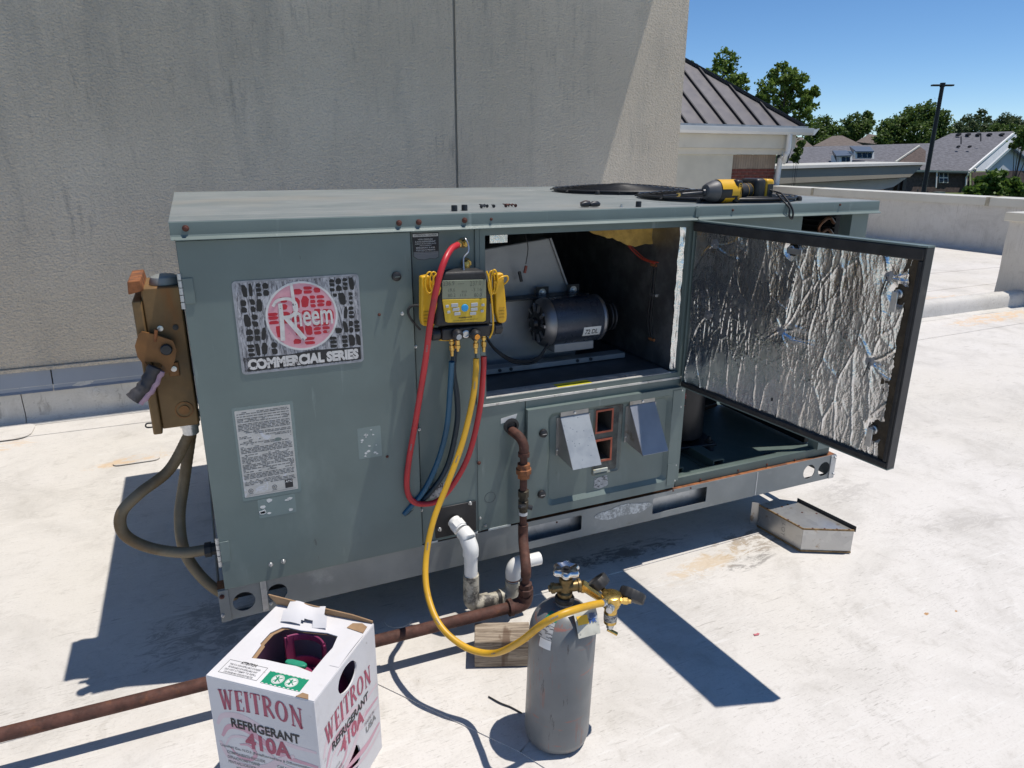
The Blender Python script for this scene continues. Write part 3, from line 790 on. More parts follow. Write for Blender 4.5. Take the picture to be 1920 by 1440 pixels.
# rating plate
k = N('rating_paper')
v = k.mapped()
c = k.mix(k.ramp(k.noise(v, 30, 5), .3, .7), (.44, .43, .40), (.52, .51, .48))
tear = k.mul(k.ramp(k.noise(k.mapped((1, 1, .7), (0, .5, 0)), 19, 6, .8, 1.2), .60, .63), 1)
c = k.mix(k.mul(tear, .9), c, (.56, .57, .60))
k.col(c); k.set(.5); M_PAPER = k.m
rp = plate('rating_label', [rrect(.097, .231, .545, .784, .002)], -.0222, YS, M_PAPER)
plate('clear_overlay', [rrect(.091, .239, .535, .793, .004)], -.02185, -.0217, mat('overlay_film', (.17, .225, .218), .25, 0, .05, 9), UN)
b = B(); R2 = random.Random(3)
z = .777
while z > .578:
    x = .101
    hole = R2.random() < .25
    while x < .225:
        wd = R2.uniform(.004, .016)
        if not (hole and R2.random() < .5) and not (abs(z-(.720-.22*(x-.1))) < .005):
            b.add([(x, -.0224, z), (min(x+wd, .227), -.0224, z), (min(x+wd, .227), -.0224, z+.0018), (x, -.0224, z+.0018)], [(0, 1, 2, 3)])
        x += wd+.0018
    z -= .0039 if R2.random() < .85 else .0065
obj('fine_print', b, mat('faded_print', (.10, .10, .10), .8, 0, .5, 120), rp, smooth=False)
for cx in (.113, .172):
    b = B(); b.prism([circ(cx, .562, .0062, 16), circ(cx, .562, .0052, 16)], (0, -.0222, 0), (1, 0, 0), (0, 0, 1), (0, -.0003, 0)); put_text(b, 'UL', (cx-.0032, -.0225, .5595), (1, 0, 0), (0, 0, 1), .0062, .005, .03)
    put_text(b, 'LISTED', (cx-.006, -.0225, .5525), (1, 0, 0), (0, 0, 1), .012, .0018, .03); obj('listing_mark', b, M_INKBLACK, rp, smooth=False)
b = B(); b.add([(.199, -.0224, .553), (.219, -.0224, .553), (.219, -.0224, .577), (.199, -.0224, .577)], [(0, 1, 2, 3)]); am = obj('approval_mark', b, M_INKBLACK, rp, smooth=False)
b = B(); put_text(b, 'ATG', (.2005, -.0227, .5685), (1, 0, 0), (0, 0, 1), .017, .006, .03); obj('approval_letters', b, M_INKWHITE, am, smooth=False)
b = B(); b.add([(.101, -.0224, .5485), (.226, -.0224, .5485), (.226, -.0224, .5495), (.101, -.0224, .5495)], [(0, 1, 2, 3)]); obj('print_rule', b, M_INKGREY, rp, smooth=False)
plate('torn_hole', [[(.193+.008*math.cos(a)*(1+.25*math.sin(3*a)), .694+.005*math.sin(a)) for a in [i*.5 for i in range(12)]]], -.0226, -.0223, M_GREEN, rp)
# remains of two smaller labels
def flakes(name, x0, x1, z0, z1, n_, m, y, seed, film=True, sz=.006):
    r = random.Random(seed); pr = None
    if film: pr = plate('label_residue', [rrect(x0, x1, z0, z1, .003)], y, y+.0003, mat('residue_film', (.19, .245, .237), .3, 0, .05, 9), UN)
    for _ in range(n_):
        cx, cz = r.uniform(x0+.008, x1-.008), r.uniform(z0+.006, z1-.006)
        a0 = r.uniform(0, 3); rr = r.uniform(.4, 1)*sz
        pts = [(cx+rr*1.4*math.cos(a0+i)*r.uniform(.5, 1.1), cz+rr*math.sin(a0+i)*r.uniform(.4, 1)) for i in (0, 1.05, 2.1, 3.15, 4.2, 5.25)]
        plate('paper_flake', [pts], y-.0004, y-.0001, m, pr or UN, smooth=False)
flakes('residue', .126, .221, .478, .532, 9, M_INKWHITE, -.0218, 4, sz=.010)
flakes('residue', .398, .462, .600, .690, 14, M_INKWHITE, -.0218, 9, sz=.0045)

# ---- narrow service panel between the doors
plate('service_panel', [rect(.576, .764, .283, 1.214)], -.001, .001, M_GREEN)
plate('service_panel_edge', [rect(.752, .765, .70, 1.206)], -.006, -.0012, M_GREEN, bev=.001)
wl = plate('caution_label', [[(.578, 1.201), (.651, 1.201), (.650, 1.136), (.640, 1.131), (.625, 1.133), (.610, 1.130), (.592, 1.132), (.580, 1.140)]], -.0018, -.0012, M_BLACK, smooth=False)
b = B(); b.add([(.580, -.0021, 1.191), (.649, -.0021, 1.191), (.649, -.0021, 1.1985), (.580, -.0021, 1.1985)], [(0, 1, 2, 3)]); obj('label_band', b, M_INKWHITE, wl, smooth=False)
b = B(); put_text(b, 'ATTENTION / CAUTION', (.584, -.0024, 1.1925), (1, 0, 0), (0, 0, 1), .061, .0048, .02); obj('caution_lettering', b, M_INKBLACK, wl, smooth=False)
b = B(); zz = 1.186
for i, (s_, wd, hh) in enumerate((('HIGH PRESSURE', .04, .0036), ('R-410A REFRIGERANT', .055, .0042), ('WARNING USE ONLY RATED GAUGES', .058, .003), ('AND EQUIPMENT', .034, .003), ('REFRIGERANT R-410A', .052, .0038), ('SOUS HAUTE PRESSION', .052, .0038), ('UTILISER SEULEMENT', .05, .003))):
    put_text(b, s_, (.614-wd/2, -.0021, zz-hh), (1, 0, 0), (0, 0, 1), wd, hh, .01); zz -= hh+.0020
obj('caution_text', b, M_INKWHITE, wl, smooth=False)
plate('label_lower', [[(.581, 1.152), (.649, 1.152), (.649, 1.137), (.640, 1.132), (.625, 1.134), (.610, 1.131), (.592, 1.133), (.581, 1.141)]], -.0021, -.0018, M_INKGREY, wl, smooth=False)
for px, py in ((868, 455), (873, 492)):
    p = at_y(px, py, 0)
    b = B(); b.lathe([(.0135, 0), (.0135, .002), (.009, .003)], (p.x, -.001, p.z), (0, -1, 0), 18); g_ = obj('port_grommet', b, M_BRASSOLD, UN)
    b = B(); b.lathe([(.0075, .002), (.0075, .014), (.009, .014), (.009, .022), (.006, .022), (.006, .028)], (p.x, -.001, p.z), (0, -1, 0), 6); obj('service_port', b, M_BRASS, g_)
# stamped refrigerant letters (raised dimples)
b = B(); R2 = random.Random(11)
for cx, cz in ((.706, .865), (.690, .86), (.687, .475)):
    for i in range(16):
        b.ball((cx+R2.uniform(-.006, .006), -.0012, cz+i*.0045-.03+R2.uniform(-.001, .001)), .0009, 1, .8, 1, 6, 4)
obj('stamped_marks', b, M_GREEN, UN)
pl_ = plate('small_notice', [[(.600, .467), (.668, .475), (.667, .437), (.642, .430), (.601, .428)]], -.0016, -.0012, mat('notice_paper', (.34, .35, .36), .7, 0, .2, 60, dirt=[((.08, .08, .09), 60, .52, .6, (3, 1, 1))]), smooth=False)
b = B(); put_text(b, 'NOT', (.612, -.0019, .457), (1, 0, .08), (0, 0, 1), .034, .013, .02); obj('notice_lettering', b, M_INKBLACK, pl_, smooth=False)
plate('drain_plate', [rect(.614, .745, .294, .394)], -.006, -.0015, M_BLACK, bev=.0015)
for x0, x1 in ((.583, .62), (.70, .75)):
    plate('light_tab', [rect(x0, x1, .281, .287)], -.0052, -.0032, mat('pale_sealant', (.55, .58, .56), .5, 0, .1, 30), UN)
plate('light_tab', [rect(.785, .862, .2815, .2875)], -.0052, -.0032, mat('pale_sealant_b', (.52, .56, .54), .5, 0, .1, 30), UN)

# ---- gas section panel, burner door, flue hoods
plate('gas_panel', [rect(.753, .908, .286, .692)], -.0035, -.0015, M_GREEN, bev=.0006)
b = B(); b.prism([circ(.792, .395, .018, 24), circ(.792, .395, .0172, 24)], (0, -.0036, 0), (1, 0, 0), (0, 0, 1), (0, -.0004, 0)); obj('knockout', b, M_DARKMETAL, UN)
pl_ = plate('torn_strip_label', [[(.829, .648), (.882, .656), (.878, .642), (.862, .640), (.845, .634), (.828, .632)]], -.0044, -.0037, M_INKWHITE, smooth=False)
b = B(); b.lathe([(.0245, 0), (.0245, .004), (.0165, .006), (.0165, -.02)], (.862, -.0037, .620), (0, -1, 0), 22); obj('pipe_grommet', b, M_RUBBER, UN)
BD0, BD1, BZ0, BZ1 = .909, 1.474, .302, .668
plate('header_strip', [rect(.910, 1.476, .655, .6925)], -.004, -.002, M_GREEN)
plate('burner_door', [rect(BD0, BD1, BZ0, BZ1), rrect(.978, 1.440, .332, .647, .022)], -.0215, -.0195, M_GREEN, bev=.0006)
b = B(); b.box(BD0, BD1, -.0195, -.004, BZ0, BZ0+.0015); b.box(BD0, BD1, -.0195, -.004, BZ1-.0015, BZ1); b.box(BD0, BD0+.0015, -.0195, -.004, BZ0+.002, BZ1-.002); b.box(BD1-.0015, BD1, -.0195, -.004, BZ0+.002, BZ1-.002)
obj('burner_door_return', b, M_GREEN, UN)
# recessed field with sloped walls, holes for the two flue ports
o_, i_ = rrect(.978, 1.440, .332, .647, .022), rrect(.992, 1.426, .346, .633, .018)
b = B(); n_ = len(o_)
b.add([(p[0], -.0205, p[1]) for p in o_]+[(p[0], -.008, p[1]) for p in i_], [(i, (i+1) % n_, n_+(i+1) % n_, n_+i) for i in range(n_)])
obj('recess_wall', b, M_GREEN, UN, ang=50)
plate('recess_field', [i_, rect(1.156, 1.214, .553, .625), rect(1.156, 1.214, .452, .524)], -.0085, -.0075, M_GREEN)
# heat-stained escutcheon, thin ring-like pressing
eo, ei = rrect(1.147, 1.256, .400, .645, .010), rrect(1.153, 1.240, .412, .634, .008)
b = B(); n_ = len(eo)
b.add([(p[0], -.0086, p[1]) for p in eo]+[(p[0]*.5+q[0]*.5, -.0145, p[1]*.5+q[1]*.5) for p, q in zip(eo, ei)]+[(p[0], -.0092, p[1]) for p in ei],
      [(i, (i+1) % n_, n_+(i+1) % n_, n_+i) for i in range(n_)]+[(n_+i, n_+(i+1) % n_, 2*n_+(i+1) % n_, 2*n_+i) for i in range(n_)])
obj('flue_escutcheon', b, mat('heat_stained_green', (.16, .18, .165), .55, 0, .15, 12, dirt=[((.26, .22, .15), 14, .5, .7, (1, 1, 1)), ((.06, .055, .05), 9, .5, .66, (1, 1, .6))]), UN, ang=50)
plate('escutcheon_field', [ei, rect(1.156, 1.214, .553, .625), rect(1.156, 1.214, .452, .524)], -.0092, -.0088, mat('sooty_green', (.10, .105, .095), .6, 0, .25, 14, dirt=[((.03, .03, .03), 11, .45, .65, (1, 1, 1))]))
for z0, z1 in ((.553, .625), (.452, .524)):
    b = B(); t_ = .0025
    b.box(1.156, 1.156+t_, -.012, .16, z0, z1); b.box(1.214-t_, 1.214, -.012, .16, z0, z1); b.box(1.156+t_, 1.214-t_, -.012, .16, z0, z0+t_); b.box(1.156+t_, 1.214-t_, -.012, .16, z1-t_, z1); b.box(1.156, 1.214, .16, .162, z0, z1)
    fp = obj('flue_port', b, mat('sooty_tube', (.12, .10, .085), .6, .2, .3, 20), UN, smooth=False)
    plate('port_gasket', [rect(1.152, 1.218, z0-.004, z1+.004), rect(1.1585, 1.2115, z0+.0025, z1-.0025)], -.0135, -.0122, M_GASKETRED, fp)
plate('lit_ledge', [rect(1.150, 1.205, .412, .425)], -.016, -.010, mat('sunlit_ledge_paint', (.42, .45, .41), .5, 0, .1, 40, dirt=[((.40, .33, .16), 30, .55, .7, (1, 1, 1))]), bev=.002)  # pale colour stands in for sun on the ledge; yellowish stains on top
pl_ = plate('torn_label', [[(1.160, .390), (1.207, .394), (1.212, .360), (1.205, .354), (1.178, .350), (1.158, .358)]], -.0095, -.0088, mat('torn_paper', (.44, .44, .44), .7, 0, .15, 60, dirt=[((.12, .12, .12), 70, .54, .6, (1, 1, 3))]), smooth=False)
def hood(name, x0, x1, zt, zb, dep, mface, mside):
    yb = -.0092
    b = B(); th = .0015
    b.add([(x0, yb-.008, zt-.016), (x1, yb-.008, zt-.016), (x1, yb-dep, zb), (x0, yb-dep, zb), (x0, yb-dep+.006, zb-.002), (x1, yb-dep+.006, zb-.002), (x0, yb-.004, zt-.016), (x1, yb-.004, zt-.016)],
          [(3, 2, 1, 0), (4, 5, 2, 3), (6, 7, 5, 4), (0, 1, 7, 6)])
    f_ = obj(name, b, mface, UN, bev=.001)
    for xx in (x0-.001, x1):
        b = B(); b.prism([[(yb-.006, zt-.017), (yb-dep+.001, zb+.001), (yb-.0005, zb+.010-.0), (yb-.0005, zt-.017)]], (xx, 0, 0), (0, 1, 0), (0, 0, 1), (.001, 0, 0)); obj('hood_cheek', b, mside, f_)
    b = B(); b.box(x0, x1, yb-.0085, yb-.0005, zt-.0155, zt); obj('hood_flange', b, M_HOOD, f_, bev=.001)
    for s_ in (-1, 1):
        xx = x0-.010 if s_ < 0 else x1+.001
        b = B(); b.box(xx, xx+.009, yb-.002, yb-.0005, zb+.012, zt-.02); obj('hood_tab', b, mside, f_)
    b = B(); b.lathe([(.004, 0), (.004, .003), (.0001, .004)], ((x0+x1)/2, yb-.0085, zt-.008), (0, -1, 0), 10); b.lathe([(.0035, 0), (.0035, .003), (.0001, .004)], (x0-.006, yb-.0022, zb+.03), (0, -1, 0), 10); obj('hood_screw', b, M_ZINC, f_)
hood('flue_hood', 1.023, 1.122, .644, .487, .098, M_HOODSPOT, M_HOOD)
hood('flue_hood', 1.275, 1.372, .646, .490, .098, M_HOODDARK, M_HOOD)
for px, py in ((1018, 812), (1015, 926)):
    p = at_y(px, py, -.022)
    b = B(); b.lathe([(.0135, 0), (.0135, .004), (.012, .009), (.007, .0115), (.0001, .012)], (p.x, -.0215, p.z), (0, -1, 0), 20); kn = obj('latch_knob', b, M_BLACK, UN)
    b = B(); b.box(p.x-.007, p.x+.007, -.0348, -.0336, p.z-.0008, p.z+.0008); obj('knob_slot', b, M_ZINC, kn)
b = B(); b.box(1.476, 1.4795, -.0045, -.002, .305, .665); b.box(1.44, 1.4735, -.0235, -.022, .58, .66); b.box(1.44, 1.4735, -.0235, -.022, .315, .395); obj('hinge_strip', b, M_GREEN, UN)

# ---- blower compartment
OX0, OX1, OZ0, OZ1 = .785, 1.462, .715, 1.186
plate('opening_frame', [rect(.766, 1.504, .693, 1.208), rect(.782, 1.466, .716, 1.187)], -.004, .012, M_GREEN, bev=.0008)
b = B(); b.box(.766, 1.490, -.0065, -.0045, .693, .7005); obj('sill_lip', b, M_LIP, UN, bev=.0008)
b = B(); b.box(.782, 1.44, -.0025, .055, .7162, .7182); obj('sill', b, M_LIP, UN)
b = B(); b.box(.782, 1.466, .056, 1.0, .7060, .7085); obj('shelf', b, M_SHELF, UN)
p = at_y(1080, 733, 0); b = B(); b.box(p.x-.062, p.x+.058, .003, .035, .7184, .7190); obj('shelf_label', b, M_YELLABEL, UN)
b = B(); b.box(.776, .779, .014, 1.0, .709, 1.235); obj('compartment_wall', b, M_INTERIOR, UN)
b = B(); b.box(.779, 1.47, 1.0, 1.004, .709, 1.235); obj('compartment_back', b, M_INTERIOR, UN)
b = B(); b.box(.779, 1.47, .014, 1.0, 1.222, 1.226); obj('compartment_ceiling', b, M_INTERIOR, UN)
b = B()
def linr(u, v_):
    y = .016+.98*u; z = .712+.505*v_
    e = math.exp(-u/.02)
    return Vector((1.4655-.004*noise.noise(Vector((y*8, z*5, 2)))-.002*noise.noise(Vector((y*40, z*9, 5)))-.004, y, z))
b.sheet(linr, 60, 40); obj('foil_liner', b, M_FOILDULL, UN, ang=80)
b = B()
def lined(u, v_):
    z = .714+.47*v_
    return Vector((1.4655-(.013+.006*noise.noise(Vector((z*9, 2, 1))))*u-.003*noise.noise(Vector((z*30, u*3, 1))), .0135-.004*abs(noise.noise(Vector((z*60, u*6, 4))))+.012*u, z))
b.sheet(lined, 6, 70); obj('foil_edge', b, M_FOIL, UN, ang=80)
# sagging fibreglass
b = B()
A_, B_, C_ = at_y(1085, 428, .16), at_y(1252, 425, .16), at_y(1250, 461, .16)
def ins(u, v_):
    x = A_.x+(B_.x-A_.x)*u; dr_ = (1.222-C_.z)*min(1, .30+u*1.15)*(.94+.12*noise.noise(Vector((u*5, 1, 1))))
    return Vector((x, .15+.03*math.sin(v_*2.6)+.10*(1-u)*v_, 1.221-dr_*v_+.004*noise.noise(Vector((u*22, v_*9, 0)))))
b.sheet(ins, 40, 12); obj('fiberglass_insulation', b, M_INSUL, UN, ang=80)
# blower scroll housing
Yb = .36
S = [at_y(px, py, Yb) for px, py in ((902, 468), (1030, 446), (1068, 547), (905, 556))]
b = B(); b.prism([[(.70, S[0].z-.02), (S[0].x, S[0].z), (S[1].x, S[1].z), (S[2].x, S[2].z-.01), (S[3].x, S[3].z-.02), (.70, S[3].z)]], (0, Yb, 0), (1, 0, 0), (0, 0, 1), (0, .38, 0))
bh = obj('blower_housing', b, M_BLOWER, UN, bev=.004)
b = B(); b.bar(S[1]+Vector((0, -.003, 0)), S[2]+Vector((0, -.003, -.01)), .006, .016, (0, 1, 0)); obj('housing_seam', b, M_BLOWER, bh)
P0, P1 = at_y(905, 566, .33), at_y(1092, 548, .33)
P2, P3 = at_y(1090, 668, .33), at_y(905, 690, .33)
b = B(); b.prism([[(.70, P0.z), (P0.x, P0.z), (P1.x, P1.z), (P1.x, P1.z-.08), (P2.x-.03, P2.z-.02), (.70, P3.z-.02)]], (0, .33, 0), (1, 0, 0), (0, 0, 1), (0, .02, 0)); mp_ = obj('motor_mount_plate', b, M_BLOWER, UN, bev=.002)
b = B(); b.prism([[(.70, P0.z), (P1.x, P1.z), (P1.x, P1.z+.005), (.70, P0.z+.005)]], (0, .285, 0), (1, 0, 0), (0, 0, 1), (0, .06, 0)); obj('mount_flange', b, M_DARKMETAL, mp_)
for px, py in ((1018, 548), (1076, 543)):
    q = at_y(px, py, .322)
    b = B(); b.lathe([(.014, 0), (.014, .004), (.007, .004), (.007, .011), (.0001, .012)], (q.x, .33, q.z-.002), (0, -1, 0), 12); obj('mount_bolt', b, M_ZINC, mp_)
    b = B(); b.box(q.x-.024, q.x+.024, .3265, .3295, q.z-.02, q.z+.018); obj('slot_plate', b, M_DARKMETAL, mp_)
b = B(); q0, q1 = at_y(903, 690, .25), at_y(1165, 660, .25); b.bar((.72, .25, .722), (q1.x, .25, .722), .05, .018); obj('support_rail', b, M_BLOWER, UN, bev=.002)
for px, py in ((958, 686), (1083, 668), (1108, 665), (937, 680)):
    q = at_y(px, py, .224); b = B(); b.lathe([(.006, 0), (.006, .004), (.0001, .005)], (q.x, .225, .724), (0, -1, 0), 8); obj('rail_bolt', b, M_DARKMETAL, UN)
# motor
MC0, MC1 = at_y(1024, 602, .235), at_y(1136, 594, .235)
zc = .5*(MC0.z+MC1.z); mr = .080
mo = B(); mo.lathe([(mr*.96, 0), (mr, .004), (mr, .176), (mr*.96, .182)], (MC0.x, .235, zc), (1, 0, 0), 36); mt = obj('blower_motor', mo, M_MOTOR, UN)
b = B(); b.lathe([(mr*1.01, .001), (mr*1.015, -.010), (mr*.97, -.022), (mr*.80, -.034)], (MC0.x, .235, zc), (1, 0, 0), 36, cap=False); obj('end_bell', b, M_MOTOREND, mt); b = B(); b.lathe([(mr*.97, .180), (mr*1.0, .188), (mr*.9, .198), (.03, .206), (.0001, .206)], (MC0.x, .235, zc), (1, 0, 0), 30); obj('end_bell', b, M_MOTOREND, mt)
b = B(); b.lathe([(mr*.80, -.033), (mr*.55, -.030), (mr*.5, -.036), (.02, -.040), (.018, -.052), (.0001, -.053)], (MC0.x, .235, zc), (1, 0, 0), 30); obj('end_cover', b, M_DARKMETAL, mt)
b = B()
for i in range(10):
    a = 2*math.pi*i/10
    c0 = Vector((MC0.x-.0365, .235+math.cos(a)*mr*.64, zc+math.sin(a)*mr*.64))
    b.obox(c0, (1, 0, 0), (0, math.cos(a), math.sin(a)), (0, -math.sin(a), math.cos(a)), .003, .013, .0045)
obj('vent_rib', b, M_MOTOREND, mt)
b = B(); b.lathe([(.022, .206), (.022, .225), (.05, .228), (.05, .234), (.036, .238), (.05, .242), (.05, .248), (.02, .25)], (MC0.x, .235, zc), (1, 0, 0), 24); obj('drive_pulley', b, M_DARKMETAL, mt)
a0 = math.radians(200)
def mlab(u, v_):
    a = math.radians(193+u*0+22*v_); return Vector((MC0.x+.105+.062*u, .235+math.cos(a)*(mr+.0006), zc+math.sin(a)*(mr+.0006)))
b = B()
def mlab(u, v_):
    a = math.radians(212-24*v_); return Vector((MC0.x+.100+.066*u, .235+math.cos(a)*(mr+.0007), zc+math.sin(a)*(mr+.0007)))
b.sheet(mlab, 2, 8); ml = obj('motor_label', b, M_WHITE, mt)
b = B(); vs_, fs_ = text_mesh('72 DL', .02)
def onm(a_, c_):
    a = math.radians(207-13*c_); return Vector((MC0.x+.108+.048*a_, .235+math.cos(a)*(mr+.0012), zc+math.sin(a)*(mr+.0012)))
b.add([onm(a_, c_) for a_, c_ in vs_], fs_); obj('motor_lettering', b, M_INKBLACK, ml, smooth=False)
b = B(); b.box(MC0.x+.01, MC0.x+.16, .19, .28, zc-mr-.018, zc-mr+.012); obj('motor_cradle', b, M_BLOWER, mt, bev=.003)
def hang(pts, r, name, m, n_=8, parent=UN, seg=7):
    b = B(); b.tube(spline(pts, n_), r, seg); return obj(name, b, m, parent, ang=70)
for dz in (0, .010, .004):
    hang([at_y(908, 628, .20), at_y(930, 655+dz*300, .18), at_y(965, 675+dz*500, .17), at_y(1005, 672+dz*600, .17), at_y(1028, 645, .18)], .0036, 'motor_cable', M_RUBBER)
hang([at_y(985, 440, .3), at_y(990, 465, .30), at_y(986, 495, .30)], .0015, 'control_wire', M_RUBBER)
q = at_y(985, 505, .30); b = B(); b.bar(q+Vector((.003, 0, .012)), q-Vector((.003, 0, .012)), .008, .008); obj('wire_terminal', b, mat('red_terminal', (.30, .07, .05), .5), UN, bev=.001)
b = B(); b.bar(q+Vector((-.008, .03, -.012)), q+Vector((0, .03, -.045)), .010, .008); obj('terminal_lug', b, M_BLACK, UN)
M_WIRERED = flat('red_wire', (.42, .05, .03), .45)
for dx in (0, 6): hang([at_y(1176+dx*.5, 458, .22), at_y(1188+dx, 472, .20), at_y(1205+dx, 486, .16), at_y(1228+dx, 494-dx*.3, .10)], .0022, 'red_wire', M_WIRERED)
for dx in (-3, 2): hang([at_x(1228+dx, 496, 1.458), at_x(1224+dx, 530, 1.455), at_x(1222+dx, 560, 1.455), at_x(1218+dx, 600, 1.457), at_x(1221+dx, 634, 1.458)], .0026, 'wire_loom', M_RUBBER)
for px, py in ((1226, 497), (1226, 553), (1222, 636)):
    q = at_x(px, py, 1.459); b = B(); b.obox(q, (0, 1, 0), (0, 0, 1), (1, 0, 0), .016, .0045, .004); obj('loom_clip', b, M_ZINC if py > 550 and py < 560 else M_RUST2, UN, bev=.001)
b = B(); q = at_y(935, 448, .25); b.box(q.x-.03, q.x+.03, .25, .30, q.z-.012, q.z+.02); obj('flex_duct_end', b, M_FOIL, UN)

# ---- compressor section (front panel taken off)
b = B(); b.box(1.4795, 1.500, .013, D-.01, ZR1+.013, ZT-.013); obj('partition', b, M_GREEN, UN)
b = B(); b.box(1.480, 1.505, -.0015, .012, ZR1+.034, .690); obj('post', b, M_GREEN, UN)
b = B(); b.box(2.165, 2.245, .001, .004, ZR1+.034, ZT-.036); b.box(2.165, 2.168, .0045, .05, ZR1+.034, ZT-.036); b.box(2.242, 2.245, .0045, .05, ZR1+.034, ZT-.036); obj('corner_post', b, M_GREEN, UN)
b = B(); b.box(1.507, 1.955, .02, .023, 1.09, ZT-.036); obj('control_panel', b, M_GREEN, UN)
b = B(); b.box(1.507, 1.955, .023, .25, 1.09, 1.093); obj('control_panel_floor', b, M_GREEN, UN)
b = B(); b.box(1.505, 2.19, .62, .66, ZR1+.02, ZT-.04); obj('condenser_coil', b, M_COIL, UN)
b = B(); b.box(2.20, 2.235, .10, .61, ZR1+.02, ZT-.04); obj('condenser_coil', b, M_COIL, UN)
b = B()
for i in range(46): zz = ZR1+.05+i*.019; b.box(2.19, 2.1992, .10, .60, zz, zz+.004)
for i in range(46): zz = ZR1+.05+i*.019; b.box(1.51, 2.185, .612, .6192, zz, zz+.004)
cf = obj('coil_fins', b, M_DARKMETAL, UN, smooth=False); cf['kind'] = 'stuff'
for zz in (1.12, 1.16):
    b = B(); b.tube(spline([(2.12, .09, zz-.04), (2.09, .07, zz), (2.12, .06, zz+.03), (2.16, .07, zz+.01)], 6), .006, 8); obj('return_bend', b, mat('copper_dull', (.14, .07, .04), .4, .8, .2, 20), UN)
q = at_y(1292, 840, .22)
cpx, cpy = 1.735, .30
b = B(); b.lathe([(.07, .335), (.085, .345), (.088, .36), (.088, .66), (.075, .72), (.04, .745), (.0001, .75)], (cpx, cpy, 0), (0, 0, 1), 32); cp = obj('compressor', b, M_COMP, UN)
b = B(); b.prism([[(-.12, -.09), (.09, -.12), (.13, .04), (.04, .12), (-.10, .10)]], (cpx, cpy, .318), (1, 0, 0), (0, 1, 0), (0, 0, .012)); obj('compressor_base', b, M_COMP, cp, bev=.003)
for dx, dy in ((-.09, -.07), (.075, -.09), (.10, .03)):
    b = B(); b.lathe([(.022, .297), (.022, .316), (.016, .3165), (.016, .334), (.006, .336), (.006, .35)], (cpx+dx, cpy+dy, 0), (0, 0, 1), 12); obj('isolator', b, M_RUBBER, cp)
def clab(z0, z1, a0, a1):
    def f(u, v_):
        a = math.radians(a0+(a1-a0)*u); return Vector((cpx+math.cos(a)*.0888, cpy+math.sin(a)*.0888, z0+(z1-z0)*v_))
    return f
b = B(); b.sheet(clab(.575, .655, 214, 240), 6, 2); obj('compressor_tag', b, flat('cream_tag', (.62, .58, .42), .6), cp)
b = B(); b.sheet(clab(.49, .573, 212, 240), 6, 2); obj('compressor_label', b, mat('printed_tag', (.30, .05, .05), .6, 0, .2, 20, dirt=[((.03, .03, .03), 22, .44, .5, (1, 1, 3)), ((.6, .6, .58), 45, .60, .64, (1, 1, 1))]), cp)
b = B(); b.tube(spline([(1.965, .36, .80), (1.965, .36, .60), (1.975, .36, .56), (1.995, .36, .545), (2.015, .36, .56), (2.025, .36, .60), (2.025, .36, .80)], 6), .011, 10); obj('suction_line', b, mat('copper_pipe_dark', (.10, .065, .055), .4, .7, .2, 20), UN)
b = B(); b.tube(spline([(1.79, .30, .70), (1.86, .34, .70), (1.90, .36, .66), (1.90, .40, .40), (1.95, .48, .34), (2.10, .52, .34)], 6), .008, 8); obj('discharge_line', b, mat('copper_line', (.13, .075, .05), .4, .7, .2, 20), UN)
b = B(); b.tube(spline([at_z(1433, 853, ZR1+.016), at_z(1440, 850, ZR1+.016), at_z(1475, 850, ZR1+.016)], 6), .004, 8); obj('loose_tube', b, M_DARKMETAL, UN)

# ---- fan guards on top
def guard(cx, cy, r):
    zb = ZT+.012
    b = B()
    ring = [Vector((cx+r*math.cos(a), cy+r*math.sin(a), zb)) for a in [2*math.pi*i/48 for i in range(49)]]
    b.tube(ring, .0045, 6, cap=False)
    o = obj('fan_guard', b, M_BLACK, UN, ang=80)
    b = B()
    for i in range(1, 13):
        rr = r*i/13.0; zz = zb+.018*(1-(rr/r)**2)
        b.tube([Vector((cx+rr*math.cos(a), cy+rr*math.sin(a), zz)) for a in [2*math.pi*q/40 for q in range(41)]], .0022, 5, cap=False)
    obj('guard_rings', b, M_BLACK, o, ang=80)
    for i in range(8):
        a = 2*math.pi*i/8+.2
        b = B(); b.tube([Vector((cx+r*t*math.cos(a), cy+r*t*math.sin(a), zb-.003+.018*(1-t*t))) for t in (0, .25, .5, .75, 1, 1.05)], .003, 6); obj('guard_spoke', b, M_BLACK, o, ang=80)
    b = B(); b.lathe([(.05, 0), (.05, .006), (.03, .01), (.0001, .011)], (cx, cy, zb+.014), (0, 0, 1), 20); obj('guard_hub', b, M_BLACK, o)
    b = B(); b.lathe([(r*.965, .0012), (r*.98, .003), (r*.985, .006), (r*.99, .0012)], (cx, cy, ZT), (0, 0, 1), 40); obj('fan_well', b, M_DARKMETAL, o)
    for i in range(4):
        a = 2*math.pi*i/4+.7
        b = B(); b.lathe([(.010, .001), (.010, .010), (.006, .016), (.0001, .017)], (cx+(r+.008)*math.cos(a), cy+(r+.008)*math.sin(a), ZT), (0, 0, 1), 10); obj('guard_clip', b, M_RUBBER, o)
guard(1.76, .86, .29)
guard(1.80, .29, .275)

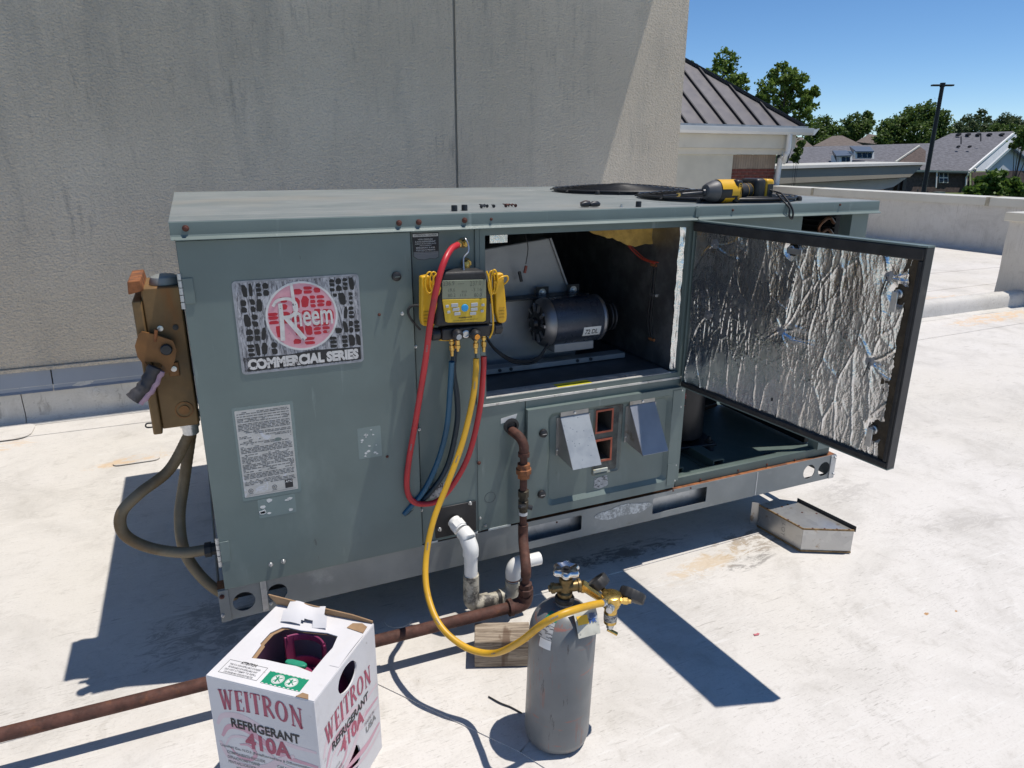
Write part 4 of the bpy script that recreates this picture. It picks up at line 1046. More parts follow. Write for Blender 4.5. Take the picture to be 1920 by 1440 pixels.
# ---- open blower door with foil insulation
HX, HY = 1.497, -.012
Pt = at_z(1755, 458, 1.211)
dv = Vector((Pt.x-HX, Pt.y-HY, 0)); DW = dv.length; du = dv.normalized(); dn = Vector((-du.y, du.x, 0))
ang_d = math.atan2(du.y, du.x)
DZ0, DZ1 = .668, 1.209
door_o = Vector((HX, HY, 0))
def dpt(u, y, z): return door_o + du*u + dn*y + Vector((0, 0, z))
def dbox(b, u0, u1, y0, y1, z0, z1):
    vs = [dpt(u, y, z) for z in (z0, z1) for (u, y) in ((u0, y0), (u1, y0), (u1, y1), (u0, y1))]
    return b.add(vs, [(0, 3, 2, 1), (4, 5, 6, 7), (0, 1, 5, 4), (1, 2, 6, 5), (2, 3, 7, 6), (3, 0, 4, 7)])
def dproj(px, py, y=-.022):
    q = at_plane(px, py, dpt(0, y, 0), dn); d_ = q-dpt(0, y, 0); return d_.dot(du), q.z
b = B(); dbox(b, 0, DW, -.002, 0, DZ0, DZ1); dr = obj('blower_door', b, M_GREEN, UN, bev=.001)
b = B(); dbox(b, .001, DW, -.027, -.0025, DZ1-.005, DZ1-.001); dbox(b, .001, DW, -.027, -.0025, DZ0+.001, DZ0+.004); dbox(b, 0.001, .004, -.024, -.0025, DZ0+.005, DZ1-.006)
obj('door_flange', b, M_GREEN, dr)
for args in ((.004, DW-.005, DZ1-.034, DZ1-.006), (.004, DW-.005, DZ0+.005, DZ0+.020)):
    b = B(); dbox(b, args[0], args[1], -.029, -.003, args[2], args[3]); obj('gasket', b, M_GASKET, dr, bev=.003)
b = B(); dbox(b, DW-.016, DW-.005, -.029, -.003, DZ0+.0205, DZ1-.0345); obj('gasket', b, M_GASKET, dr, bev=.003)
b = B(); dbox(b, DW-.004, DW, -.028, -.0025, DZ0+.005, DZ1-.006); obj('door_edge', b, M_DARKMETAL, dr)
b = B()
def inse(u, v_):
    jag = .006*noise.noise(Vector((0, v_*11, 3)))
    return dpt(DW-.050+.035*u-(1-u)*.01, -.016-.006*noise.noise(Vector((u*4, v_*14, 0)))-.004*u, DZ0+.021+(DZ1-DZ0-.056)*v_)
b.sheet(inse, 5, 60); obj('insulation_edge', b, M_INSULEDGE, dr, ang=80)
wash = [dproj(px, py) for px, py in ((1338, 458), (1325, 591), (1462.5, 620.5), (1663, 518), (1630, 678))]
latc = [dproj(px, py) for px, py in ((1484.6, 468), (1685.5, 551.5), (1638.5, 806.7))]
F0, F1, FZ0, FZ1 = .010, DW-.036, DZ0+.018, DZ1-.032
RC = random.Random(5)
cre = []
for (wu, wz), n_ in zip(wash, (3, 4, 9, 5, 7)):
    for i in range(n_):
        cre.append((wu, wz, RC.uniform(0, 6.28), RC.uniform(.05, .17), RC.uniform(.006, .014)))
def foil(u, v_):
    uu = F0+(F1-F0)*u; zz = FZ0+(FZ1-FZ0)*v_
    if u > .97:
        uu += (u-.97)/.03*(.006*noise.noise(Vector((zz*30, 1, 1)))+.004*noise.noise(Vector((zz*110, 2, 1))))
    p = Vector((uu*1.0, zz*1.0, 0))
    h = .0030*noise.noise(Vector((uu*5, zz*4, 1)))
    wx = uu+.012*noise.noise(Vector((uu*7, zz*6, 4)))+.004*noise.noise(Vector((uu*23, zz*21, 6)))
    wz_ = zz+.010*noise.noise(Vector((uu*9, zz*8, 14)))
    def vor(a_, c_, s0):
        d_ = noise.voronoi(Vector((a_, c_, s0)), distance_metric='DISTANCE')[0]; return d_[1]-d_[0], d_[0]
    e1_, f1_ = vor(wx*15, wz_*5, .3)
    h += .0044*(f1_-.4)*(.5+.9*max(0, .3+noise.noise(Vector((uu*4, zz*4, 9)))))
    e2_, f2_ = vor(wx*38, wz_*11, 4.3)
    h += .0014*(f2_-.4)*max(.1, .6+1.3*noise.noise(Vector((uu*6, zz*6, 19))))
    h += .0012*math.exp(-(e2_/.05)**2)*max(.15, .45+1.3*noise.noise(Vector((uu*5, zz*5, 43))))
    e3_, f3_ = vor(uu*30+zz*8, zz*28, 9.3)
    h += .0012*(f3_-.4)*max(0, .3+1.5*noise.noise(Vector((uu*5, zz*5, 29))))
    h += .0018*math.exp(-(e1_/.035)**2)*max(0, .35+1.3*noise.noise(Vector((uu*6, zz*5, 33))))
    for (wu, wz, a, ln, wd) in cre:
        dx, dz = uu-wu, zz-wz
        if abs(dx) > .2 or abs(dz) > .2: continue
        t = dx*math.cos(a)+dz*math.sin(a); s_ = -dx*math.sin(a)+dz*math.cos(a)+.006*math.sin(t*40)
        if 0.01 < t < ln: h += .0028*math.exp(-(s_/(wd*.26))**2)*(1-t/ln)
    for wu, wz in wash:
        r2 = (uu-wu)**2+(zz-wz)**2
        h -= .003*math.exp(-r2/.0005)
    for lu, lz in latc:
        r_ = math.hypot(uu-lu, zz-lz)
        if r_ < .03: h -= .012*(1-r_/.03)
    return dpt(uu, -.018-h, zz)
b = B(); b.sheet(foil, 340, 230)
def keep(f):
    c_ = sum((b.v[i] for i in f), Vector())/4; d_ = c_-door_o; cu = d_.dot(du)
    for (lu, lz) in latc:
        if math.hypot(cu-lu, c_.z-lz) < .0185+.003*noise.noise(Vector((cu*90, c_.z*90, 0))): return False
    tu, tz = dproj(1445, 749)
    if abs(cu-tu) < .003 and abs(c_.z-tz) < .006: return False
    return True
b.f = [f for f in b.f if keep(f)]
obj('foil_insulation', b, M_FOIL, dr, ang=28)
M_WASH = mat('washer_dull', (.30, .30, .31), .5, .6, .15, 60)
for (wu, wz) in wash:
    b = B(); b.lathe([(.0145, 0), (.0145, .0012), (.003, .0022), (.0018, .006), (.0001, .0065)], dpt(wu, -.0165, wz), -dn, 20); obj('insulation_washer', b, M_WASH, dr)
for i in (3, 4):
    wu, wz = wash[i]; b = B(); b.cyl(dpt(wu, -.022, wz), dpt(wu-.004, -.028, wz-(.045 if i == 3 else .035)), .0014, seg=6); obj('insulation_pin', b, M_DARKMETAL, dr)
for i, (lu, lz) in enumerate(latc):
    b = B(); b.lathe([(.022, -.002), (.022, .003)], dpt(lu, -.005, lz), -dn, 18); obj('latch_pocket', b, M_INSULEDGE, dr)
    b = B(); b.lathe([(.011, .002), (.011, .016), (.008, .017), (.008, .024), (.0001, .025)], dpt(lu-.002, -.006, lz), -dn, 14); la = obj('latch_shaft', b, M_ZINC, dr)
    b = B()
    if i == 0:
        b.obox(dpt(lu+.018, -.032, lz-.002), du, dn, (0, 0, 1), .024, .0016, .008)
    else:
        b.obox(dpt(lu-.003, -.032, lz-.018), (0, 0, 1), dn, du, .024, .0016, .008)
    obj('latch_arm', b, M_ZINC, la, bev=.001)
for zz in (.70, .93, 1.16):
    b = B(); b.cyl((HX-.002, -.010, zz-.03), (HX-.002, -.010, zz+.03), .0042, seg=8); obj('door_hinge', b, M_GREEN, dr)
b = B(); b.box(1.488, 1.506, -.0075, -.0045, .70, 1.205); obj('hinge_post_face', b, M_GREEN, UN)

# ------------------------------------------------------------------ electrical disconnect on the side of the unit
DY0, DY1 = .075, .245
q0 = at_y(247, 545, DY0); q1 = at_y(292, 803, DY0)
DZT, DZB = q0.z+.004, .728
ds = thing('disconnect_switch', 'rusty brown electrical disconnect box with side lever mounted on the unit', 'switch box', (-.04, .16, .7))
b = B(); b.box(-.074, .012, DY0, DY1, DZB, DZT); obj('box_body', b, M_DISC, ds, bev=.004)
b = B(); b.box(-.096, -.0745, DY0-.008, DY1+.008, DZB-.010, DZT-.028); obj('box_cover', b, M_DISC, ds, bev=.004)
b = B(); b.add([(-.100, DY0-.012, DZT-.012), (-.066, DY0-.012, DZT-.004), (-.070, DY0-.012, DZT+.022), (-.098, DY0-.012, DZT+.020), (-.100, DY1, DZT-.012), (-.066, DY1, DZT-.004), (-.070, DY1, DZT+.022), (-.098, DY1, DZT+.020)], [(0, 1, 2, 3), (5, 4, 7, 6), (3, 2, 6, 7), (1, 5, 6, 2), (4, 0, 3, 7), (0, 4, 5, 1)])
obj('rain_hood', b, M_RUST2, ds, bev=.003)
b = B(); b.lathe([(.036, 0), (.036, .005), (.032, .017), (.022, .022), (.0001, .023)], (-.020, .125, DZT+.001), (0, 0, 1), 20); obj('conduit_hub_cap', b, mat('hub_cap', (.30, .31, .29), .5, .3, .1, 20), ds)
c0 = at_y(352, 770-22, DY0)
b = B(); b.prism([circ(-.018, DZB+.045, .022, 20), circ(-.018, DZB+.045, .019, 20)], (0, DY0-.0005, 0), (1, 0, 0), (0, 0, 1), (0, -.0016, 0)); b.prism([circ(-.018, DZB+.045, .012, 16)], (0, DY0-.0005, 0), (1, 0, 0), (0, 0, 1), (0, -.0022, 0)); obj('knockout_ring', b, M_DISC2, ds)
# lever plate: rounded, with triangular window
def dsp(px, py): p = at_y(px, py, DY0-.02); return (p.x, p.z)
outl = [dsp(*p) for p in ((259, 628), (266, 621), (285, 625), (325, 638), (331, 655), (328, 675), (318, 697), (300, 702), (275, 690), (258, 668), (253, 648))]
win = [dsp(*p) for p in ((272, 677), (300, 679), (305, 684), (297, 695), (281, 690))]
b = B(); b.prism([outl, win], (0, DY0-.026, 0), (1, 0, 0), (0, 0, 1), (0, .008, 0)); lp = obj('lever_plate', b, M_DISC2, ds, bev=.002)
p = dsp(312, 654); b = B(); b.lathe([(.0135, 0), (.0135, .006), (.011, .008), (.0001, .0085)], (p[0], DY0-.026, p[1]), (0, -1, 0), 18); obj('pivot', b, M_DARKMETAL, lp)
p = dsp(300, 619); b = B(); b.lathe([(.007, 0), (.007, .003), (.0001, .004)], (p[0], DY0-.0005, p[1]), (0, -1, 0), 12); obj('cover_screw', b, M_ZINC, ds)
p = dsp(329, 617); b = B(); b.lathe([(.007, 0), (.007, .003), (.0001, .004)], (p[0], DY0-.0005, p[1]), (0, -1, 0), 12); obj('cover_screw', b, M_BLACK, ds)
p = dsp(326, 694); b = B(); b.box(p[0]-.012, p[0]+.012, DY0-.006, DY0-.0005, p[1]-.02, p[1]+.016); br = obj('latch_bracket', b, M_DISC2, ds, bev=.002)
b = B(); b.lathe([(.007, 0), (.007, .003), (.0001, .004)], (p[0], DY0-.0065, p[1]), (0, -1, 0), 12); obj('bracket_screw', b, M_ZINC, br)
g0, g1, g2 = at_y(290, 688, DY0-.045), at_y(272, 722, DY0-.05), at_y(248, 748, DY0-.055)
b = B(); b.tube(spline([g0, g1, g2], 6), .016, 10, rf=lambda k_, n_: .0155+.0018*math.sin(k_*2.1)+(.002 if k_ > n_-3 else 0)); obj('lever_grip', b, M_GRIP, ds, ang=60)
off = Vector((.011, .006, -.012))
b = B(); b.tube(spline([g0+off, g1+off, g2+off*1.1], 6), .0125, 8, rf=lambda k_, n_: .0115+.0016*math.sin(k_*2.1)); obj('faded_grip_side', b, M_GRIPPINK, ds, ang=60)
b = B(); b.tube([at_y(291, 640, DY0-.024), at_y(293, 618, DY0-.03)], .004, 8); obj('lever_stop', b, M_RUST2, ds)
p = at_y(286, 797, DY0+.02); b = B(); b.tube(spline([p+Vector((.01, 0, .004)), p+Vector((-.012, 0, .006)), p+Vector((-.014, 0, -.004)), p+Vector((.008, 0, -.006))], 5), .002, 6); obj('padlock_ring', b, M_DARKMETAL, ds)

# flexible conduits
def conduit(name, pts, r, label):
    t = thing(name, label, 'conduit', pts[0])
    P = spline(pts, 26)
    b = B(); b.tube(P, r, 12, rf=lambda k_, n_: r*(1+.045*(k_ % 2))); obj('flexible_tube', b, M_CONDUIT, t, ang=80)
    return t, P
cs = Vector((-.012, .125, DZB-.004))
ca, P = conduit('flexible_conduit', [cs+Vector((0, 0, -.03)), at_y(318, 880, .12), at_y(262, 925, .10), at_y(228, 962, .09), at_y(232, 1000, .085), at_y(275, 1025, .08), at_y(340, 1036, .06), at_y(392, 1030, .045)], .0145, 'brown flexible conduit looping out wide to the left of the unit')
b = B(); b.lathe([(.024, 0), (.024, -.014), (.020, -.016), (.020, -.034), (.017, -.036)], cs, (0, 0, 1), 12); obj('conduit_connector', b, M_ZINC, ca)
e_ = P[-1]; b = B(); b.lathe([(.021, -.010), (.021, .006), (.017, .006), (.017, .026)], e_, (1, -.1, 0), 8); obj('conduit_connector', b, M_RUBBER, ca)
cs2 = Vector((-.004, .205, DZB-.004))
cb, P = conduit('flexible_conduit', [cs2+Vector((0, 0, -.02)), at_y(345, 905, .18), at_y(337, 970, .15), at_y(345, 1030, .12), at_y(372, 1075, .10), at_y(408, 1107, .09), at_y(440, 1117, .16)], .0145, 'brown flexible conduit dropping close beside the unit into its base rail')
b = B(); b.lathe([(.022, 0), (.022, -.014), (.017, -.018), (.017, -.03)], cs2, (0, 0, 1), 12); obj('conduit_connector', b, M_ZINC, cb)

# ------------------------------------------------------------------ manifold gauge hanging on the service panel
GY = -.098
mg = thing('manifold_gauge', 'black and yellow digital refrigerant manifold gauge hanging on the service panel', 'gauge', (.69, -.05, .95))
b = B()
def gx(px, py, y=GY): return at_y(px, py, y)
o1 = [gx(*p) for p in ((831, 515), (836, 511), (907, 508), (913, 512), (921, 556), (922, 608), (818, 613), (822, 560))]
b.prism([[(p.x, p.z) for p in o1]], (0, GY+.004, 0), (1, 0, 0), (0, 0, 1), (0, .062, 0)); gb = obj('gauge_body', b, M_RUBBER, mg, bev=.007, seg=3)
s1 = [gx(*p) for p in ((829, 526), (911, 524), (912, 559), (829, 561))]
b = B(); b.prism([[(p.x, p.z) for p in s1]], (0, GY-.0005, 0), (1, 0, 0), (0, 0, 1), (0, .003, 0)); ls = obj('screen', b, M_LCD, mg, bev=.0015)
f1 = [gx(*p) for p in ((829, 561.5), (912, 559.5), (911, 601), (907, 603), (840, 605), (835, 603))]
b = B(); b.prism([[(p.x, p.z) for p in f1]], (0, GY-.0010, 0), (1, 0, 0), (0, 0, 1), (0, .003, 0)); fp = obj('faceplate', b, M_YELFACE, mg, bev=.0015)
b = B()
def scr_txt(s_, px, py, wpx, hpx):
    a = gx(px, py+hpx); c_ = gx(px+wpx, py+hpx); d_ = gx(px, py)
    put_text(b, s_, (a.x, GY-.0009, a.z), (1, 0, 0), (0, 0, 1), c_.x-a.x, d_.z-a.z, -.008)
for s_, px, py, wpx, hpx in (('236.9', 831, 528, 21, 8), ('237.0', 881, 527, 21, 9), ('19.6', 841, 541, 12, 6.5), ('-3.16', 884, 540, 19, 6.5), ('80.2', 840, 551, 14, 6.5), ('11.6', 863, 551, 11, 5), ('80.0', 889, 550, 14, 7), ('99.8', 866, 545, 9, 4), ('----', 858, 532, 12, 1)):
    scr_txt(s_, px, py, wpx, hpx)
obj('screen_digits', b, M_LCDINK, ls, smooth=False)
b = B(); a = gx(860, 598); put_text(b, 'Fieldpiece', (a.x, GY-.0016, a.z), (1, 0, 0), (0, 0, 1), .037, .0052, .02); a = gx(850, 602.5); put_text(b, 'DIGITAL REFRIGERANT MANIFOLD', (a.x, GY-.0016, a.z), (1, 0, 0), (0, 0, 1), .068, .0020, .01); obj('faceplate_lettering', b, M_INKBLACK, fp, smooth=False)
p = gx(871, 577); b = B(); b.lathe([(.0098, 0), (.0098, .002), (.008, .0035), (.0001, .004)], (p.x, GY-.0010, p.z), (0, -1, 0), 20); obj('button', b, M_BTNBLUE, fp)
for px, py, w_, h_ in ((852, 572, 13, 7), (854.5, 580, 13, 6), (857, 588, 12, 6), (889, 571, 13, 7), (888.5, 579.5, 13, 6), (886.5, 587.5, 12, 6), (838, 574, 6, 5), (841, 585, 6, 5), (905, 571.5, 6, 5), (903.5, 583, 6, 5)):
    p = gx(px, py); b = B(); b.prism([rrect(p.x-w_*.00073, p.x+w_*.00073, p.z-h_*.00068, p.z+h_*.00068, .0015, 3)], (0, GY-.0030, 0), (1, 0, 0), (0, 0, 1), (0, .002, 0)); obj('button', b, M_BTN, fp, bev=.0006)
# manifold block, knobs, sight glass
m0, m1 = gx(826, 626, -.075), gx(925, 620, -.075)
b = B(); b.bar(Vector((m0.x, -.07, m0.z)), Vector((m1.x, -.07, m0.z)), .040, .032); mb = obj('manifold_block', b, M_BLACK, mg, bev=.004)
for s_, xe in ((-1, m0.x), (1, m1.x)):
    b = B(); b.lathe([(.013, 0), (.017, .003), (.018, .020), (.0165, .024), (.0001, .0245)], (xe, -.07, m0.z), (s_, 0, 0), 14); obj('side_knob', b, M_BLACK, mg, bev=.001)
for px, mm in ((856, M_BTN), (890, mat('orange_dot', (.80, .30, .02), .4))):
    p = gx(px, 626, -.092); b = B(); b.lathe([(.013, 0), (.0155, .002), (.0155, .014), (.011, .020), (.008, .021)], (p.x, -.09, p.z+.001), (0, -1, -.25), 12); kn = obj('front_knob', b, M_BLACK, mg)
    b = B(); b.lathe([(.0075, 0), (.0075, .0015), (.0001, .002)], (p.x, -.111, p.z-.0045), (0, -1, -.25), 14); obj('knob_dot', b, mm, kn)
p = gx(873, 626, -.092); b = B(); b.lathe([(.0105, 0), (.0105, .005), (.0075, .006), (.0072, .002), (.0001, .002)], (p.x, -.09, p.z), (0, -1, 0), 16); obj('sight_glass', b, M_ZINC, mg)
for px, y_ in ((847, -.075), (858, -.085), (892, -.075), (907, -.07)):
    p = gx(px, 640, y_); zt = m0.z-.014
    b = B(); prof_ = [(.006, 0), (.006, .008), (.0075, .009), (.0075, .015), (.0045, .016), (.0045, .020), (.0075, .021), (.0075, .034), (.005, .036), (.0045, .050)] if px != 858 else [(.0065, 0), (.0065, .018), (.008, .019), (.008, .027), (.0045, .028), (.004, .036)]
    b.lathe(prof_, (p.x, y_, zt), (0, 0, -1), 10); obj('hose_fitting', b, M_BRASS, mg, ang=30)
# hanging hook wire
pu, plw = at_y(869, 450, -.03), at_y(873, 488, -.03)
b = B(); b.tube(spline([at_y(868, 448, -.026), at_y(873, 448, -.036), at_y(878, 460, -.045), at_y(878, 472, -.05), at_y(870, 482, -.055), at_y(869, 492, -.06), at_y(870, 512, -.07)], 8), .0022, 8); obj('hanging_hook', b, M_ZINC, mg, ang=80)
b = B(); b.tube(spline([at_y(806, 582, -.06), at_y(790, 574, -.045), at_y(772, 574, -.035), at_y(765, 584, -.035), at_y(772, 600, -.035), at_y(788, 618, -.03)], 6), .0035, 6); obj('velcro_strap', b, M_RUBBER, mg, ang=80)

# two yellow pipe-clamp probes hooked on the gauge, with coiled leads
def clamp(label, pts, side):
    t = thing('pipe_clamp', label, 'clamp', at_y(pts[0][0], pts[0][1], -.07), group='temperature clamps on the gauge')
    b = B(); y0 = -.085
    b.prism([[(at_y(px, py, y0).x, at_y(px, py, y0).z) for px, py in pts]], (0, y0, 0), (1, 0, 0), (0, 0, 1), (0, .024, 0)); o = obj('clamp_body', b, M_TOOLYEL, t, bev=.004, seg=3)
    return t
cl = clamp('yellow temperature clamp on the left side of the gauge', ((790, 519), (805, 516), (811, 530), (811, 610), (806, 613), (793, 611), (790, 600)), -1)
b = B()
for i in range(4): p = at_y(800, 585+i*6, -.0868); b.box(p.x-.008, p.x+.008, -.0868, -.085, p.z-.0006, p.z+.0006)
obj('grip_lines', b, mat('dark_yellow', (.35, .2, .01), .5), cl)
cr = clamp('yellow temperature clamp on the right side of the gauge', ((929, 514), (944, 512), (946, 530), (951, 590), (950, 603), (944, 606), (935, 605), (930, 585)), 1)
b = B()
for i in range(4): p = at_y(941, 577+i*6, -.0868); b.box(p.x-.008, p.x+.008, -.0868, -.085, p.z-.0006, p.z+.0006)
obj('grip_lines', b, mat('dark_yellow_b', (.35, .2, .01), .5), cr)
def coil(parent, loops, tail, y):
    b = B()
    pts = []
    for (cx, cy, rx, ry, tilt, n_) in loops:
        for i in range(12*n_+1):
            a = 2*math.pi*i/12+tilt
            p = at_y(cx+rx*math.cos(a)+tilt*3*i/12, cy+ry*math.sin(a), y-.004*math.cos(a*.5)-.0015*i/12); pts.append(p)
    b.tube(spline(pts, 3), .0024, 6); obj('coiled_lead', b, M_TOOLYEL, parent, ang=80)
    b = B(); b.tube(spline([at_y(px, py, yy) for px, py, yy in tail], 8), .0024, 6); obj('lead', b, M_TOOLYEL, parent, ang=80)
coil(cl, [(805, 530, 8, 20, .2, 1), (812, 528, 7, 18, .5, 1), (818, 535, 7, 20, .1, 1)], [(815, 548, -.095), (818, 570, -.09), (814, 600, -.07), (812, 625, -.06), (822, 636, -.06), (842, 638, -.06)], -.092)
coil(cr, [(926, 528, 6, 22, .2, 2), (922, 530, 6, 22, -.2, 1)], [(912, 508, -.10), (916, 520, -.106), (920, 545, -.108), (924, 590, -.10), (924, 618, -.096), (918, 634, -.09)], -.094)
b = B(); b.tube(spline([at_y(928, 530, -.09), at_y(940, 520, -.09), at_y(951, 518, -.085), at_y(952, 526, -.083), at_y(944, 534, -.083)], 6), .0024, 6); obj('lead', b, M_TOOLYEL, cr, ang=80)

# ------------------------------------------------------------------ hoses
def legend(host, pts, r, ts, seed):
    P = spline(pts, 10); R_ = random.Random(seed)
    for t in ts:
        i = int(t*(len(P)-2)); d = (P[i+1]-P[i]).normalized(); o_ = P[i]
        n_ = (CAM-o_); n_ = (n_-d*n_.dot(d)).normalized(); s_ = d.cross(n_)
        b = B()
        for q in range(5):
            x0 = -.010+q*.0042; w_ = R_.uniform(.0018, .0034)
            a = o_+n_*(r+.0004)+d*x0
            b.add([a-s_*.0017, a+d*w_-s_*.0017, a+d*w_+s_*.0017, a+s_*.0017], [(0, 1, 2, 3)])
        obj('printed_legend', b, M_INKGREY, host, smooth=False)
def hose(name, label, pts, r, m, fits=(), n=10):
    t = thing(name, label, 'hose', pts[0])
    P = spline(pts, n)
    if name == 'yellow_hose': legend(t, pts, r, (.10, .22, .36, .50, .64, .80), 3)
    if name == 'red_hose': legend(t, pts, r, (.30, .42), 4)
    b = B(); b.tube(P, r, 12); obj('hose_tube', b, m, t, ang=80)
    for (end, mm) in fits:
        p, q = (P[0], P[3]) if end == 0 else (P[-1], P[-4])
        d = (q-p).normalized(); b = B(); b.lathe([(.0095, -.016), (.0095, -.004), (.0075, -.003), (.0078, .014), (.0072, .016)], p, d, 10); obj('hose_end', b, mm, t, ang=30)
    return t
Yp = lambda *a: at_y(*a)
hose('red_hose', 'red refrigerant hose looping from the upper service port to the gauge',
     [Yp(858, 459, -.045), Yp(846, 467, -.075), Yp(834, 488, -.105), Yp(822, 525, -.118), Yp(809, 590, -.112), Yp(797, 680, -.085), Yp(781, 780, -.055), Yp(766, 868, -.035), Yp(763, 915, -.03), Yp(772, 938, -.03), Yp(792, 945, -.03), Yp(822, 938, -.033), Yp(852, 905, -.04), Yp(880, 850, -.055), Yp(899, 770, -.065), Yp(906, 700, -.07), Yp(907, 668, -.07)], .0082, M_RED, ((0, M_BRASS),))
hb = hose('blue_hose', 'dark blue refrigerant hose hanging folded in two below the gauge',
     [Yp(847, 678, -.075), Yp(844, 730, -.06), Yp(838, 800, -.045), Yp(822, 862, -.03), Yp(796, 918, -.025), Yp(768, 952, -.022), Yp(757, 964, -.020)], .0080, M_BLUE)
P = spline([Yp(757, 964, -.020), Yp(770, 956, -.014), Yp(805, 925, -.014), Yp(838, 875, -.02), Yp(856, 800, -.028), Yp(857, 745, -.03), Yp(850, 690, -.028), Yp(858, 620, -.024), Yp(872, 540, -.024), Yp(875, 506, -.03)], 10)
b = B(); b.tube(P, .0080, 12); obj('hose_tube', b, M_BLUESHADE, hb, ang=80)
b = B(); b.lathe([(.0095, -.02), (.0095, -.004), (.0075, 0), (.0078, .016)], P[-1], (0, -.2, -1), 10); obj('hose_end', b, M_BRASS, hb)
CYL = Vector((.741, -.560, 0))
REG = at_y(1146, 1128, -.598)
hose('yellow_hose', 'yellow charging hose hanging from the gauge and curving to the grey cylinder regulator',
     [Yp(893, 672, -.075), Yp(892, 700, -.078), Yp(886, 750, -.088), Yp(867, 830, -.105), Yp(840, 905, -.125), Yp(813, 975, -.15), Yp(799, 1045, -.19), Yp(801, 1110, -.25), Yp(825, 1172, -.33), Yp(872, 1213, -.40), Yp(925, 1225, -.46), Yp(972, 1205, -.55), Yp(1015, 1172, -.622), Yp(1050, 1153, -.645), Yp(1085, 1141, -.640), Yp(1112, 1134, -.622), Yp(1128, 1131, -.610)], .0084, M_YELLOW, ((1, M_ZINC),))

# ------------------------------------------------------------------ nitrogen cylinder and regulator
axis = Vector((.034, .004, 1)).normalized()
ct = thing('gas_cylinder', 'scratched grey steel gas cylinder standing on the roof', 'gas cylinder', CYL)
R0 = .0805
zs = at_y(1055, 1180, CYL.y).z   # shoulder line
zn = at_y(1062, 1118, CYL.y).z   # neck
H1 = zs+.015
prof_ = [(.030, .002), (R0*.82, .004), (R0*.95, .014), (R0, .032), (R0, H1-.02)]
for i in range(1, 9):
    a = math.pi/2*i/8; prof_.append((.020+(R0-.020)*math.cos(a), H1-.02+(zn-.02-(H1-.02))*math.sin(a)))
prof_ += [(.021, zn-.018), (.021, zn)]
b = B(); b.lathe(prof_, CYL, axis, 48); cs_ = obj('shell', b, M_CYL, ct, ang=40)
top = CYL+axis*zn
b = B(); b.lathe([(.0225, -.012), (.0235, -.002), (.021, .002)], top, axis, 24); obj('neck_ring', b, M_RUBBER, ct)
b = B(); b.lathe([(.016, 0), (.018, .004), (.018, .012), (.0135, .016), (.0135, .040), (.016, .041), (.016, .050), (.010, .052), (.010, .062)], top, axis, 16); vv = obj('valve_body', b, M_BRASSOLD, ct)
vz = top+axis*.026
rd = (at_y(1146, 1128, -.585)-vz); rd.z = 0; rd.normalize()
side = Vector((-rd.y, rd.x, 0))
b = B(); b.lathe([(.011, 0), (.011, .018), (.013, .018), (.013, .026), (.008, .027), (.008, .032)], vz-rd*.008, -rd, 10); obj('safety_plug', b, M_BRASSOLD, vv)
b = B(); b.lathe([(.013, 0), (.013, .030), (.0165, .030), (.0165, .036)], vz, rd, 12); obj('valve_outlet', b, M_BRASSOLD, vv)
hw = top+axis*.070
b = B()
n_ = 60; rings = [(.012, -.008), (.026, -.008), (.030, -.004), (.030, .004), (.026, .008), (.018, .006), (.012, .004)]
vs_, fs_ = [], []
for (r_, h_) in rings:
    for i in range(n_):
        a = 2*math.pi*i/n_; rr = r_*(1+.13*math.cos(6*a)) if r_ > .02 else r_
        vs_.append(hw+axis*h_+Vector((math.cos(a), math.sin(a), 0))*rr)
for j in range(len(rings)-1):
    for i in range(n_): fs_.append((j*n_+i, j*n_+(i+1) % n_, (j+1)*n_+(i+1) % n_, (j+1)*n_+i))
b.add(vs_, fs_); obj('hand_wheel', b, M_CHROME, ct, ang=50)
b = B(); b.lathe([(.012, -.006), (.012, .003), (.006, .003), (.006, .009), (.0001, .0095)], hw, axis, 16); obj('wheel_nut', b, M_DARKMETAL, ct)
# shoulder labels follow the dome
def dome(a_deg, t):
    # t: 0 at shoulder line .. 1 near neck
    ang_ = math.pi/2*t; r_ = .020+(R0-.020)*math.cos(ang_); h_ = H1-.02+(zn-.02-(H1-.02))*math.sin(ang_)
    a = math.radians(a_deg)
    nrm = Vector((math.cos(a)*math.cos(ang_), math.sin(a)*math.cos(ang_), math.sin(ang_)*.9)).normalized()
    return CYL+axis*h_+Vector((math.cos(a), math.sin(a), 0))*r_+nrm*.0014
def dlab(name, a0, a1, t0, t1, m, up=0):
    b = B(); b.sheet(lambda u, v_: dome(a0+(a1-a0)*u, t0+(t1-t0)*v_)+Vector((0, 0, up)), 8, 8); return obj(name, b, m, ct, ang=80)
dlab('diamond_label', 196, 222, .22, .58, mat('label_grey_print', (.40, .41, .42), .5, 0, .1, 30, dirt=[((.09, .09, .10), 50, .50, .56, (1, 1, 4))]))
dlab('green_label', 192, 224, .585, .80, flat('label_green', (.01, .22, .13), .5))
dlab('white_label', 200, 222, .02, .21, M_WHITE)
